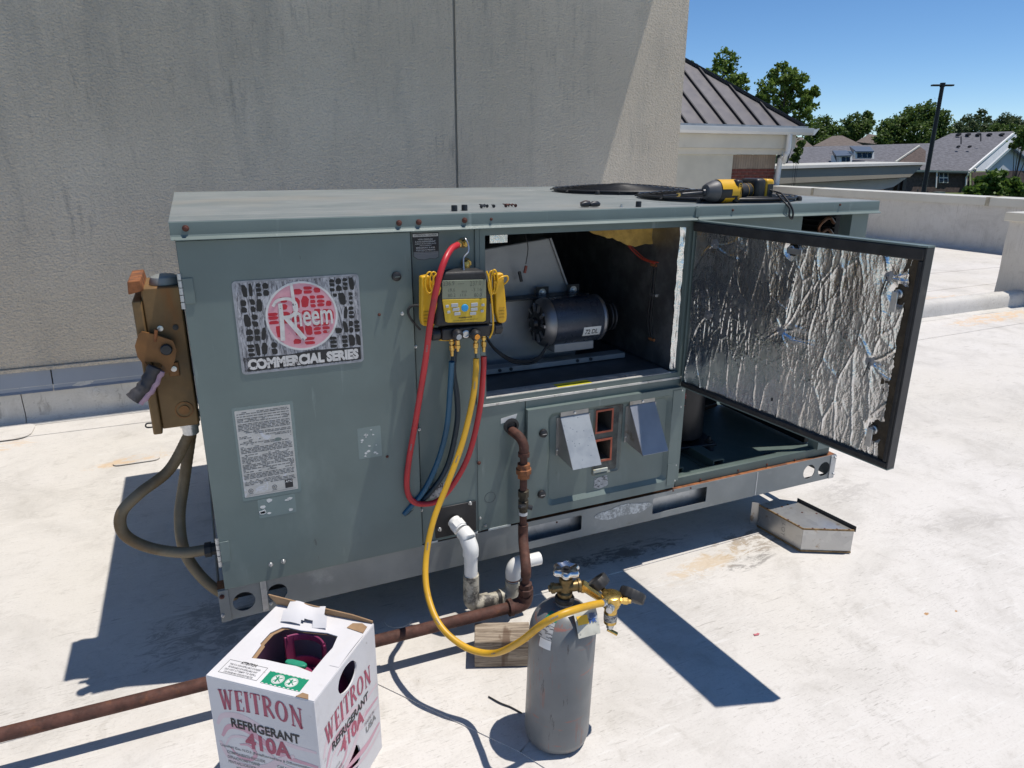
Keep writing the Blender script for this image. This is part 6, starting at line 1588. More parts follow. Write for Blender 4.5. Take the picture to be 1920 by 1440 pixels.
for cu in (.152, .184):
    b = B(); b.prism([circ(cu, .032, .0135, 20), circ(cu, .032, .0122, 20)], bl(0, 0, BH+.0032), ux, vx_, Zv*.0002); b.prism([circ(cu, .032, .0115, 20)], bl(0, 0, BH+.0032), ux, vx_, Zv*.0002); gr = obj('round_mark', b, M_INKWHITE, gl, smooth=False)
    b = B(); b.bar(bl(cu-.008, .026, BH+.0038), bl(cu+.008, .038, BH+.0038), .0014, .0004); b.bar(bl(cu-.008, .038, BH+.0042), bl(cu+.008, .026, BH+.0042), .0014, .0003); b.bar(bl(cu-.002, .024, BH+.0036), bl(cu-.002, .040, BH+.0036), .004, .0003); obj('mark_lines', b, M_GREENINK, gr, smooth=False)
b = B()
for i in range(9):
    for v0 in (.0135, .0485): b.add([bl(.124+i*.0102, v0, BH+.0035), bl(.129+i*.0102, v0, BH+.0035), bl(.129+i*.0102, v0+.002, BH+.0035), bl(.124+i*.0102, v0+.002, BH+.0035)], [(0, 1, 2, 3)])
ed = obj('dashed_edge', b, M_INKWHITE, gl, smooth=False); ed['kind'] = 'stuff'

# jug inside the carton
jc = bl(BW/2, BW/2, 0)
jg = thing('refrigerant_jug', 'maroon refrigerant jug with green valve handle inside the opened carton', 'gas jug', (jc.x, jc.y, .005))
b = B(); prof_ = [(.06, .006), (.10, .012), (.114, .04), (.116, .20), (.108, .235), (.085, .258), (.05, .270), (.0001, .273)]
b.lathe(prof_, jc, (0, 0, 1), 40); obj('shell', b, M_MAROON, jg, ang=50)
nseg = 64
def collar(a, z): return jc+Vector((.082*math.cos(a), .082*math.sin(a), z))
a_c = math.atan2(vx_.y, vx_.x)
b = B(); vs_, fs_ = [], []
for (rr, inn) in ((.084, 0), (.080, 1)):
    pass
def cslab(b, a0, a1, z0f, z1f, n_=20, r0=.066, r1=.0615):
    vs_ = []
    for i in range(n_+1):
        a = a0+(a1-a0)*i/n_
        for r_, zf in ((r0, z0f), (r0, z1f), (r1, z1f), (r1, z0f)):
            vs_.append(jc+Vector((r_*math.cos(a), r_*math.sin(a), zf(a))))
    fs_ = []
    for i in range(n_):
        for q in range(4): fs_.append((i*4+q, i*4+(q+1) % 4, (i+1)*4+(q+1) % 4, (i+1)*4+q))
    fs_ += [(0, 1, 2, 3), (n_*4+3, n_*4+2, n_*4+1, n_*4)]
    b.add(vs_, fs_)
for s_ in (a_c+.05, a_c+math.pi):
    pass
zlo = lambda a: .255; zhi = lambda a: .352
aa = a_c
for nm, a0, a1, z0, z1 in (('collar_top', aa-.85, aa+.85, .335, .352), ('collar_base', aa-.95, aa+.95, .250, .292), ('collar_post', aa-.95, aa-.62, .288, .349), ('collar_post', aa+.62, aa+.95, .288, .349),
                           ('collar_top', aa+math.pi-.8, aa+math.pi+.8, .315, .330), ('collar_base', aa+math.pi-.9, aa+math.pi+.9, .250, .280), ('collar_post', aa+math.pi-.9, aa+math.pi-.62, .278, .327), ('collar_post', aa+math.pi+.62, aa+math.pi+.9, .278, .327)):
    b = B(); cslab(b, a0, a1, lambda a, z0=z0: z0, lambda a, z1=z1: z1); obj(nm, b, M_MAROON, jg, bev=.002, ang=50)
b = B(); b.lathe([(.012, .268), (.012, .285), (.0085, .287), (.0085, .305), (.005, .307), (.005, .318)], jc, (0, 0, 1), 12); vl = obj('valve', b, M_BRASSOLD, jg)
b = B(); b.prism([[(-.026, -.005), (-.014, -.009), (.014, -.009), (.026, -.005), (.026, .005), (.014, .009), (-.014, .009), (-.026, .005)]], jc+Vector((0, 0, .314)), ux, vx_, Zv*.010); obj('valve_handle', b, M_VALVEGREEN, vl, bev=.003)
b = B(); b.cyl(jc+Vector((0, 0, .292)), jc+ux*.03+Vector((0, 0, .290)), .006, seg=10); obj('valve_outlet', b, M_BRASSOLD, vl)

# ------------------------------------------------------------------ things lying on the unit's top
def top_at(px, py): return at_z(px, py, ZT)
dr_o = Vector((1.50, .10, ZT))
dl = thing('cordless_driver', 'yellow and black cordless impact driver lying on the unit cover', 'power tool', dr_o)
ycc = .07
def dx(px, py): p = at_y(px, py, ycc); return p
hb0, hb1 = dx(1341, 366), dx(1400, 366)
zc_ = ZT+.0375
XX = lambda px: dx(px, 366).x
M_GREYMETAL = mat('driver_nose', (.10, .10, .105), .5, .3, .1, 30)
b = B(); b.cyl((XX(1243), ycc, ZT+.026), (XX(1282), ycc, ZT+.030), .0034, seg=8); obj('driver_bit', b, M_DARKMETAL, dl)
b = B(); b.lathe([(.0062, 0), (.0062, .008)], (XX(1270), ycc, ZT+.029), (1, 0, .05), 10); obj('brass_bit_ring', b, M_BRASS, dl)
b = B(); b.lathe([(.0045, 0), (.0055, .002), (.0055, XX(1322)-XX(1278)-.014), (.011, XX(1322)-XX(1278)-.012), (.013, XX(1322)-XX(1278))], (XX(1278), ycc, ZT+.030), (1, 0, .05), 12); obj('bit_holder', b, M_DARKMETAL, dl)
b = B(); l0 = XX(1340)-XX(1320); b.lathe([(.014, 0), (.022, .004), (.030, l0*.45), (.0345, l0*.8), (.0345, l0)], (XX(1320), ycc, zc_), (1, 0, 0), 24); obj('nose_ring', b, M_GREYMETAL, dl)
l1 = XX(1374)-XX(1340); hb0 = Vector((XX(1340), 0, 0))
b = B(); b.lathe([(.0335, -.001), (.0362, .004), (.0362, l1), (.030, l1+.004), (.0001, l1+.005)], (XX(1340), ycc, zc_), (1, 0, 0), 28); hd = obj('motor_housing', b, M_BLACK, dl)
def patchy(a0, a1, x0, x1, r=.0370): return lambda u, v_: Vector((hb0.x+x0+(x1-x0)*u, ycc+r*math.cos(math.radians(a0+(a1-a0)*v_)), zc_+r*math.sin(math.radians(a0+(a1-a0)*v_))))
b = B(); b.sheet(patchy(70, 168, .002, l1*.98), 4, 14); obj('yellow_shell', b, M_TOOLYEL, hd, ang=80)
b = B(); b.sheet(patchy(168, 200, l1*.55, l1*.98), 4, 8); obj('yellow_shell', b, M_TOOLYEL, hd, ang=80)
b = B(); b.sheet(patchy(212, 262, l1*.25, l1*.98), 4, 10); obj('yellow_shell', b, M_TOOLYEL, hd, ang=80)
bx_ = XX(1371)
b = B(); b.prism([rrect(-.010, .019, -.036, .036, .010)], (bx_, ycc-.034, zc_), (1, .12, 0), (0, 0, 1), (-.006, .066, 0)); fc = obj('battery_end', b, M_BLACK, dl, bev=.007, seg=3)
fo = Vector((bx_+.0045, ycc-.0340, zc_)); fr_ = Vector((0, 0, 1)); fu = Vector((-1, -.12, 0)).normalized()
b = B(); put_text(b, 'DEWALT', fo+fr_*(-.0215)-fu*.0042+Vector((.0, -.0010, 0)), fr_, fu, .043, .0085, .03); obj('maker_lettering', b, M_TOOLYEL, fc, smooth=False)
b = B(); b.prism([rrect(-.026, .026, -.0075, .0075, .006), rrect(-.0245, .0245, -.0062, .0062, .005)], fo+Vector((0, -.0006, 0)), fr_, fu, (0, -.0006, 0)); obj('letter_frame', b, M_TOOLYEL, fc, smooth=False)
gl0 = Vector((XX(1386), ycc+.012, zc_-.002)); gl1 = Vector((XX(1424), ycc+.03, zc_-.002))
b = B(); b.tube([gl0+(gl1-gl0)*t for t in [i/10 for i in range(11)]], .024, 18, rf=lambda k_, n_: .0245+.0012*(k_ % 2)); gr_ = obj('grip', b, M_RUBBER, dl, ang=60)
for t in (.35, .6):
    b = B(); c0 = gl0+(gl1-gl0)*t; b.lathe([(.0260, 0), (.0260, .0012)], c0, gl1-gl0, 20, cap=False); obj('grip_line', b, M_TOOLYEL, gr_, ang=80)
b = B(); b.box(XX(1413), XX(1432), ycc-.010, ycc+.075, ZT+.003, ZT+.076); obj('base_block', b, M_BLACK, dl, bev=.012, seg=3)
b = B(); b.box(XX(1431.5), XX(1447), ycc-.008, ycc+.073, ZT+.005, ZT+.074); yb_ = obj('battery_shell', b, M_TOOLYEL, dl, bev=.009, seg=3)
b = B(); b.box(XX(1434), XX(1444), ycc-.0105, ycc-.0085, ZT+.016, ZT+.058); obj('battery_face', b, M_BLACK, yb_, bev=.002)
gl1 = Vector((XX(1424), 0, 0))
b = B(); b.tube(spline([(gl1.x+.03, ycc-.006, ZT+.04), (gl1.x+.06, ycc-.03, ZT+.030), at_y(1470, 372, .0)+Vector((0, 0, .006)), at_y(1482, 384, -.028), at_y(1487, 398, -.038), at_y(1485, 410, -.036), at_y(1480, 404, -.037), at_y(1480, 390, -.034), at_y(1470, 378, -.010), (gl1.x+.055, ycc-.02, ZT+.028)], 7), .0032, 6); obj('wrist_strap', b, M_RUBBER, dl, ang=80)

for px, py, i in ((852, 393, 0), (871, 392, 1)):
    p = top_at(px, py+3)
    b = B(); b.lathe([(.0085, 0), (.0085, .012), (.0078, .0155), (.0001, .016)], (p.x, p.y, ZT+.0003), (0, 0, 1), 14)
    single('valve_cap', b, M_BLACK, ('black plastic valve cap at the left end of the small parts on the cover', 'black plastic valve cap second from the left among the small parts on the cover')[i], 'cap', 'small black caps on the cover')
p = top_at(1197, 388)
b = B(); b.lathe([(.0085, 0), (.0085, .013), (.0078, .016), (.0001, .0165)], (p.x, p.y, ZT+.0003), (0, 0, 1), 14); single('valve_cap', b, M_BLACK, 'black plastic valve cap alone near the cover joint', 'cap', 'small black caps on the cover')
RS = random.Random(21)
places = [(902, 391, 'left of the screw row'), (909, 389, 'second in the screw row'), (914, 390, 'third in the screw row'), (926, 390, 'middle of the screw row'), (948, 389, 'at the heap'), (955, 388, 'in the heap'), (961, 388, 'on the right of the heap'), (967, 389, 'at the right end of the heap')]
for i, (px, py, wh) in enumerate(places):
    p = top_at(px, py); a = RS.uniform(0, 3.1); d = Vector((math.cos(a), math.sin(a), .15)).normalized(); o0 = p+Vector((0, 0, .0052))
    b = B(); b.lathe([(.0050, 0), (.0050, .002), (.0032, .0022), (.0032, .005), (.0019, .0052), (.0017, .018), (.0004, .022)], o0, d, 8)
    single('loose_screw', b, M_RUSTCAP if i > 3 else M_DARKMETAL, 'small hex-head screw '+wh+' on the unit cover', 'screw', 'loose screws on the cover')
p = top_at(1165, 388); b = B(); b.lathe([(.0055, 0), (.0055, .0025), (.0032, .003), (.0032, .0075), (.0001, .008)], (p.x, p.y, ZT+.0003), (0, 0, 1), 8); single('loose_screw', b, M_ZINC, 'single bright screw standing between pliers and black cap', 'screw', 'loose screws on the cover')
p = top_at(1105, 389)
nc = thing('wire_nut_pair', 'dark lump of wire connectors lying on the cover', 'connector', p)
for dx_, dy_ in ((-.012, 0), (.016, -.004)):
    b = B(); b.tube([p+Vector((dx_-.016, dy_, .008)), p+Vector((dx_-.006, dy_, .010)), p+Vector((dx_+.008, dy_, .010)), p+Vector((dx_+.016, dy_, .008))], .008, 10, rf=lambda k_, n_: (.006, .0085, .0085, .005)[k_]); obj('connector_body', b, M_DARKMETAL, nc, ang=60)
b = B(); b.tube(spline([p+Vector((-.02, .02, .012)), p+Vector((-.008, .012, .018)), p+Vector((.006, .008, .016))], 5), .002, 6); obj('wire_end', b, M_RUSTCAP, nc)

# litter on the roof
b = B(); b.tube(spline([at_z(916, 1306, .003), at_z(938, 1318, .004), at_z(958, 1326, .003), at_z(978, 1337, .003)], 6), .0022, 6); single('wire_scrap', b, M_RUBBER, 'short black wire scrap on the roof left of the grey cylinder', 'wire')
p = at_z(1418, 1190, 0); b = B(); b.prism([[(-.010, -.004), (.004, -.006), (.011, -.002), (.006, .003), (.0, .001), (-.008, .004)]], p+Vector((0, 0, .001)), (1, 0, 0), (0, 1, 0), (0, 0, .002)); single('paper_scrap', b, flat('red_paper', (.50, .15, .17), .7), 'tiny red paper scrap on the sunlit roof', 'litter', smooth=False)

# ================================================================== beyond the roof
GZ = -3.2
b = B(); b.add([(-300, -60, GZ), (900, -60, GZ), (900, 1500, GZ), (-300, 1500, GZ)], [(0, 1, 2, 3)]); tag(obj('lawn_ground', b, M_GRASS, smooth=False), kind='structure')
p = at_d(1700, 340, 60); b = B(); b.add([(12.5, -40, GZ+.006), (40, -40, GZ+.006), (46, 60, GZ+.006), (12.5, 60, GZ+.006)], [(0, 1, 2, 3)]); tag(obj('parking_lot', b, M_ASPHALT, smooth=False), kind='structure')
# supporting body of the building we stand on
b = B(); b.box(-7, 11.7, -6, 14, GZ, -.31); single('lower_building', b, M_CREAMWALL, 'cream walls of the low building below the flat roof', 'building', smooth=False)

# ---- neighbouring wing with standing-seam hip roof
EY, EZ = 10.15, 1.985
e0, e1 = at_y(1279, 238, EY), at_y(1531, 236, EY)
bb = thing('hip_roof_wing', 'brick and cream building wing with dark standing-seam hip roof', 'building', (9.5, EY+1, GZ))
XR = at_y(1511, 232, EY+.1).x
slope = .76
RB = XR; xl = 2.5
b = B(); T = 5.5
b.add([(xl, EY+.12, EZ+.02), (RB, EY+.12, EZ+.02), (RB-T, EY+.12+T, EZ+.02+T*slope), (xl, EY+.12+T, EZ+.02+T*slope)], [(0, 1, 2, 3)])
obj('roof_front', b, M_METALROOF, bb, smooth=False)
b = B(); b.add([(RB, EY+.12, EZ+.02), (RB, EY+.12+2*T, EZ+.02), (RB-T, EY+.12+T, EZ+.02+T*slope)], [(0, 1, 2)]); obj('roof_side', b, M_METALROOF, bb, smooth=False)
nrm = Vector((0, -slope, 1)).normalized()
xs_ = [at_y(px, 232.5, EY+.12).x for px in (1288, 1324, 1360, 1394, 1429, 1462)]
dxr = (xs_[-1]-xs_[0])/5
for i in range(-6, 6):
    x = xs_[0]+dxr*i
    t1 = min(T, RB-x)
    a_ = Vector((x, EY+.12, EZ+.02)); c_ = Vector((x, EY+.12+t1, EZ+.02+t1*slope))
    b = B(); b.bar(a_+nrm*.022, c_+nrm*.022, .035, .045, nrm); obj('standing_seam', b, M_RIB, bb, smooth=False)
a_, c_ = Vector((RB, EY+.12, EZ+.02)), Vector((RB-T, EY+.12+T, EZ+.02+T*slope))
b = B(); b.bar(a_+Vector((0, 0, .03)), c_+Vector((0, 0, .03)), .10, .05); obj('hip_cap', b, M_RIB, bb, smooth=False)
hn = Vector((-1, -1, 0)).normalized()
b = B(); b.bar(a_+Vector((.05, .05, .062)), c_+Vector((.05, .05, .062)), .14, .012); obj('hip_cap_top', b, M_METALROOF, bb, smooth=False)
b = B(); b.box(xl, RB+.04, EY+.06, EY+.115, EZ-.02, EZ+.045); obj('drip_trim', b, mat('drip_trim', (.30, .32, .35), .4, .4), bb, smooth=False)
gx1 = e1.x
b = B(); b.prism([[(0, 0), (-.10, .0), (-.135, .05), (-.15, .12), (-.15, .135), (-.135, .135), (-.13, .12), (-.005, .12)]], (xl, EY+.05, EZ-.135), (0, 1, 0), (0, 0, 1), (gx1-.07-xl, 0, 0)); obj('gutter', b, M_GUTTER, bb, smooth=False)
b = B(); b.prism([[(0, 0), (.03, 0), (.16, .135), (0, .135)]], (gx1-.16, EY-.10, EZ-.135), (1, 0, 0), (0, 0, 1), (0, .3, 0)); obj('gutter_end', b, M_GUTTER, bb, smooth=False)
xw = at_y(1471, 285, EY+.2).x
za, zb_ = at_y(1300, 250, EY+.1).z, at_y(1300, 277, EY+.12).z
zc2 = at_y(1300, 289, EY+.15).z
b = B(); b.box(xl, xw+.18, EY+.10, EY+.5, zb_, EZ-.03); obj('frieze_upper', b, M_CREAM, bb, smooth=False)
b = B(); b.box(xl, xw+.02, EY+.16, EY+.5, zc2, zb_-.002); obj('frieze_lower', b, M_CREAM, bb, smooth=False)
xb0 = at_y(1369, 320, EY+.25).x; xb1 = at_y(1456, 300, EY+.25).x
b = B(); b.box(xl, xb0, EY+.20, EY+.6, -1.5, zc2-.002); obj('stucco_panel', b, M_CREAMWALL, bb, smooth=False)
b = B(); b.box(xb0+.002, xb1, EY+.275, EY+.6, -1.5, zc2-.003); mo_ = obj('mortar_bed', b, M_MORTAR, bb, smooth=False)
zs0 = at_y(1400, 316, EY+.25).z
nb = int((xb1-xb0)/.0667)
for i in range(nb):
    b = B(); x = xb0+.006+i*.0667; b.box(x, x+.061, EY+.255, EY+.2748, zs0, zc2-.005); obj('soldier_brick', b, M_BRICKTAN, bb, smooth=False)
zz = zs0-.066; row = 0
src = None
while zz > .55:
    x = xb0+.006-(.101 if row % 2 else 0)
    while x < xb1-.03:
        xa, xc = max(x, xb0+.006), min(x+.195, xb1)
        if xc-xa > .03:
            if abs(xc-xa-.195) < .002:
                if src is None:
                    b = B(); b.box(0, .195, EY+.255, EY+.2748, 0, .058); src = obj('brick', b, M_BRICK, bb, local=True, smooth=False); o = src
                    base_inv = WM[bb.name].inverted()
                else:
                    o = bpy.data.objects.new('brick', src.data); COL.objects.link(o); o.parent = bb
                lp_ = base_inv @ Vector((xa, 0, zz)); o.location = (lp_.x, -WM[bb.name].translation.y, lp_.z)
            else:
                b = B(); b.box(xa, xc, EY+.255, EY+.2748, zz, zz+.058); obj('brick', b, M_BRICK, bb, smooth=False)
        x += .203
    zz -= .0667; row += 1
b = B(); dsx = at_y(1482, 260, EY-.05).x; dsx2 = at_y(1456, 330, EY+.2).x
z0_, z1_ = EZ-.13, at_y(1480, 292, EY).z
b.tube(spline([(dsx, EY-.02, z0_), (dsx, EY-.02, z1_+.10), (dsx-.03, EY, z1_), (dsx2+.06, EY+.10, z1_-.13), (dsx2, EY+.16, z1_-.22), (dsx2, EY+.16, -1.0)], 5), .055, 8); obj('downspout', b, M_GUTTER, bb, ang=50)

# ---- flat entrance canopy
cpT0, cpT1 = at_d(1440, 313, 30), at_d(1735, 305.5, 30)
cn = thing('entrance_canopy', 'long flat tan entrance canopy beyond the parapet', 'canopy', (cpT1.x-3, cpT1.y+2, GZ))
back = Vector((FW.x, FW.y, 0)).normalized()*5
BK = back/5
def pxpoly(pts, d): return [at_d(px, py, d) for px, py in pts]
def solid(b, P, dv_):
    n_ = len(P); b.add(P+[p+dv_ for p in P], [tuple(range(n_))[::-1], tuple(range(n_, 2*n_))]+[(i, (i+1) % n_, (i+1) % n_+n_, i+n_) for i in range(n_)]); return b
b = B(); solid(b, pxpoly(((1440, 318), (1731, 309), (1706, 332), (1440, 346)), 30), back); obj('fascia', b, M_CANOPY, cn, smooth=False)
b = B(); solid(b, pxpoly(((1440, 311.5), (1736, 304.5), (1736, 308.5), (1440, 317.5)), 29.9), back*1.05); obj('cap', b, M_CAP, cn, smooth=False)
b = B(); solid(b, pxpoly(((1440, 346.5), (1700, 333.5), (1676, 350), (1650, 356), (1440, 356)), 30.6), back*.7); obj('soffit_beam', b, M_CREAM, cn, smooth=False)
for px in (1684, 1693):
    p = at_d(px, 340, 31); b = B(); b.box(p.x-.1, p.x+.1, p.y-.1, p.y+.1, GZ, p.z+.2); obj('column', b, M_POLE, cn, smooth=False)

# ---- light pole
p = at_d(1749, 262, 46); tp_ = at_d(1762, 163, 46)
lpole = thing('light_pole', 'tall dark parking-lot light pole with two flat lamp heads', 'light pole', (p.x, p.y, GZ))
zt = tp_.z
b = B(); b.lathe([(.16, 0), (.12, zt-GZ)], (p.x, p.y, GZ), (0, 0, 1), 12); obj('pole', b, M_POLE, lpole)
rr_ = RT.copy(); rr_.z = 0; rr_.normalize()
b = B(); b.cyl((p.x, p.y, zt-.1), (p.x, p.y, zt+.15), .16, seg=12); obj('pole_cap', b, M_POLE, lpole)
for s_ in (-1, 1):
    b = B(); c0 = Vector((p.x, p.y, zt))+rr_*s_*.30; b.obox(c0+rr_*s_*.12, rr_, (0, 0, 1), back, .26, .05, .16); obj('lamp_head', b, M_POLE, lpole, bev=.02)
    b = B(); b.cyl(Vector((p.x, p.y, zt)), c0, .05, seg=8); obj('lamp_arm', b, M_POLE, lpole)

# ---- houses
def house_thing(label, p): return thing('house', label, 'house', (p.x, p.y, GZ))
pA = at_d(1780, 340, 100)
hA = house_thing('grey-shingled house with long roof and white gable behind the light pole', pA)
dn3 = Vector((0, 0, -.35))
def roofp(nm, pts, m, host, th=dn3): b = B(); solid(b, [at_d(px, py, d) for px, py, d in pts], th); return obj(nm, b, m, host, smooth=False)
rA = roofp('roof', ((1783, 250, 112), (1905, 246, 112), (1818, 321, 98), (1640, 317, 98)), M_SHINGLE, hA)
for px in (1797, 1815, 1834, 1855, 1878):
    q = at_d(px, 252.5, 110); b = B(); b.obox(q, RT, UP, FW, .28, .14, .3); obj('roof_vent', b, M_POLE, rA, smooth=False)
for px, y0, y1 in ((1802, 256, 270), (1839, 251, 265)):
    b = B(); b.cyl(at_d(px, y1, 105), at_d(px, y0, 105), .09, seg=6); obj('vent_pipe', b, M_POLE, rA)
for px, py in ((1797, 275), (1818, 275)):
    q = at_d(px, py, 104); b = B(); b.obox(q, RT, UP, FW, .18, .12, .2); obj('roof_vent', b, M_POLE, rA, smooth=False)
b = B(); solid(b, [at_d(1905, 248, 111.8), at_d(1820, 321, 98.6), at_d(1995, 319, 121)], BK*.2); obj('gable_wall', b, M_SIDING, hA, smooth=False)
b = B(); P0_, P1_ = at_d(1905, 246.5, 111.6), at_d(1817, 321.5, 97.8); b.bar(P0_, P1_, .25, .32); obj('rake_board', b, M_WHITE, rA, smooth=False)
b = B(); solid(b, [at_d(1640, 318, 98.6), at_d(1818, 322, 98.6), at_d(1818, 362, 98.6), at_d(1640, 362, 98.6)], BK*.3); wA = obj('wall', b, M_HOUSEBRICK, hA, smooth=False)
b = B(); P0_, P1_ = at_d(1640, 318.5, 97.6), at_d(1818, 322, 97.6); b.bar(P0_, P1_, .15, .22); obj('fascia', b, M_CAP, rA, smooth=False)
def win_panes(host, x0, x1, y0, y1, d, nx, ny):
    b = B(); solid(b, pxpoly(((x0, y0), (x1, y0), (x1, y1), (x0, y1)), d), BK*.1); wo = obj('window', b, M_GUTTER, host, smooth=False)
    mw, mh = (x1-x0)*.06, (y1-y0)*.06
    for i in range(nx):
        for j in range(ny):
            a0 = x0+(x1-x0)*i/nx+mw; a1 = x0+(x1-x0)*(i+1)/nx-mw; c0 = y0+(y1-y0)*j/ny+mh; c1 = y0+(y1-y0)*(j+1)/ny-mh
            b = B(); solid(b, pxpoly(((a0, c0), (a1, c0), (a1, c1), (a0, c1)), d-.05), BK*.03); obj('pane', b, M_WINDOW, wo, smooth=False)
win_panes(hA, 1761, 1778, 323.5, 343, 98.4, 2, 2)
b = B(); b.cyl(at_d(1757, 320, 97.8), at_d(1755, 352, 97.8), .10, seg=6); obj('porch_post', b, M_GUTTER, hA)
b = B(); b.tube([at_d(1817, 323, 97.4), at_d(1815, 328, 97.6), at_d(1812, 332, 98), at_d(1811, 352, 98)], .12, 6); obj('downspout', b, M_GUTTER, hA)
b = B(); b.tube([at_d(1829, 316, 99), at_d(1829, 320, 99.3), at_d(1826, 325, 99.4), at_d(1825, 345, 99.4)], .12, 6); obj('downspout', b, M_GUTTER, hA)
b = B(); solid(b, [at_d(1823, 323, 97.9), at_d(1990, 320, 118), at_d(1990, 362, 118), at_d(1823, 362, 97.9)], BK*.2); obj('gable_brick', b, M_HOUSEBRICK, hA, smooth=False)
pC = at_d(1895, 330, 88)
hC = house_thing('small white-gabled house at the right edge behind the bush', pC)
b = B(); solid(b, pxpoly(((1897, 277), (1853, 318), (1858, 362), (1990, 362), (1990, 320), (1948, 318)), 88), BK*.3); obj('wall', b, M_SIDING, hC, smooth=False)
b = B(); P0_, P1_ = at_d(1897, 274.5, 87.6), at_d(1849, 319, 87.6); b.bar(P0_, P1_, .3, .3); b2 = obj('rake_board', b, M_WHITE, hC, smooth=False)
b = B(); b.bar(at_d(1897, 274.5, 87.6), at_d(1946, 319, 87.6), .3, .3); obj('rake_board', b, M_WHITE, hC, smooth=False)
roofp('roof', ((1897, 274, 87.5), (1849, 319, 87.5), (1868, 317, 93), (1912, 273, 93)), M_SHINGLE, hC)
roofp('roof', ((1897, 273.5, 87.4), (1950, 318, 87.4), (1990, 316, 95), (1925, 270, 95)), M_SHINGLE, hC)
b = B(); solid(b, pxpoly(((1885, 320), (1990, 321), (1990, 362), (1885, 362)), 87.8), BK*.15); obj('brick_base', b, M_HOUSEBRICK, hC, smooth=False)
pB = at_d(1600, 320, 104)
hB = house_thing('long low grey-shingled house with two small dormers behind the canopy', pB)
rB = roofp('roof', ((1485, 276, 114), (1760, 268, 114), (1775, 330, 100), (1470, 330, 100)), M_SHINGLE, hB)
b = B(); solid(b, [at_d(1470, 331, 100.6), at_d(1700, 331, 100.6), at_d(1700, 365, 100.6), at_d(1470, 365, 100.6)], BK*.3); obj('wall', b, M_HOUSEBRICK, hB, smooth=False)
gB = roofp('cross_gable', ((1724, 274, 101), (1680, 304, 97), (1735, 304, 97), (1736, 283, 99)), M_HOUSEBRICK, hB, Vector((0, 0, 0))+BK*.3)
b = B(); b.bar(at_d(1724, 273.5, 100.5), at_d(1679, 304, 96.5), .2, .22); obj('rake_board', b, M_CAP, gB, smooth=False)
for (rp_, ck, wn_) in ((((1593, 274, 106), (1632, 275, 105.5), (1639, 283.5, 102), (1605, 283.5, 102)), ((1594, 275), (1605, 284), (1606, 297), (1595, 279)), (1607, 1636, 286.5, 296, 3)),
                       (((1561, 282, 106), (1588, 282, 105.5), (1597, 291, 102), (1568, 292, 102)), ((1561.5, 283), (1568, 292), (1569, 303), (1562, 287)), (1578, 1595, 294.5, 303, 2))):
    do = roofp('dormer_roof', rp_, M_SEAMROOF, hB, Vector((0, 0, -.15)))
    x0, x1, y0, y1, nx = wn_
    b = B(); solid(b, pxpoly(((x0-3, y0-3.5), (x1+3, y0-3.5), (x1+3, y1+1.5), (x0-3, y1+1.5)), 102.4), BK*3); obj('dormer_front', b, M_WHITE, do, smooth=False)
    b = B(); solid(b, pxpoly(ck, 103), BK*.2); obj('dormer_cheek', b, M_SHINGLE, do, smooth=False)
    for i in range(nx):
        a0 = x0+(x1-x0)*i/nx+.8; a1 = x0+(x1-x0)*(i+1)/nx-.8; b = B(); solid(b, pxpoly(((a0, y0), (a1, y0), (a1, y1), (a0, y1)), 102.3), BK*.05); obj('pane', b, M_WINDOW, do, smooth=False)
for lab, pts, wl_ in (('brown hip-roofed house left of the far white roof', ((1524, 274, 135), (1561, 255, 142), (1579, 254, 142), (1622, 274, 135)), (1530, 1615)),
                      ('brown-roofed house half hidden behind the big dark tree', ((1605, 266, 150), (1630, 251, 155), (1660, 256, 155), (1690, 275, 150)), (1612, 1690)),
                      ('brown roof seen under the gutter of the metal-roofed wing', ((1470, 276, 128), (1494, 257, 134), (1503, 257, 134), (1526, 276, 128)), (1475, 1522))):
    q = at_d(pts[0][0], 300, pts[0][2]); hh_ = house_thing(lab, q); roofp('roof', pts, M_SHINGLEBR, hh_)
    b = B(); solid(b, pxpoly(((wl_[0], 273), (wl_[1], 273), (wl_[1], 320), (wl_[0], 320)), pts[0][2]+1), BK*3); obj('wall', b, M_HOUSEBRICK, hh_, smooth=False)
b = B(); solid(b, pxpoly(((1586, 259), (1612, 257), (1608, 262), (1590, 265)), 170), BK*2); single('far_white_roof', b, M_WHITE, 'small far white roof between the two brown roofs', 'building', smooth=False)
p = at_d(1762, 353, 84); b = B(); b.box(p.x-.6, p.x+.6, p.y-.4, p.y+.4, GZ, GZ+.75); single('utility_box', b, mat('utility_green', (.09, .12, .10), .6), 'low green utility box on the lawn by the light pole', 'utility box', bev=.03)
for i, (px, lab) in enumerate(((1671, 'first from the canopy'), (1722, 'just left of the light pole'), (1660, 'under the canopy end'))):
    p = at_d(px, 350, 80); b = B(); b.lathe([(.06, 0), (.06, 1.15), (.075, 1.16), (.075, 1.2), (.0001, 1.22)], (p.x, p.y, GZ), (0, 0, 1), 8); single('bollard_post', b, M_POLE, 'thin dark post on the lawn, '+lab, 'post', 'thin posts on the lawn')

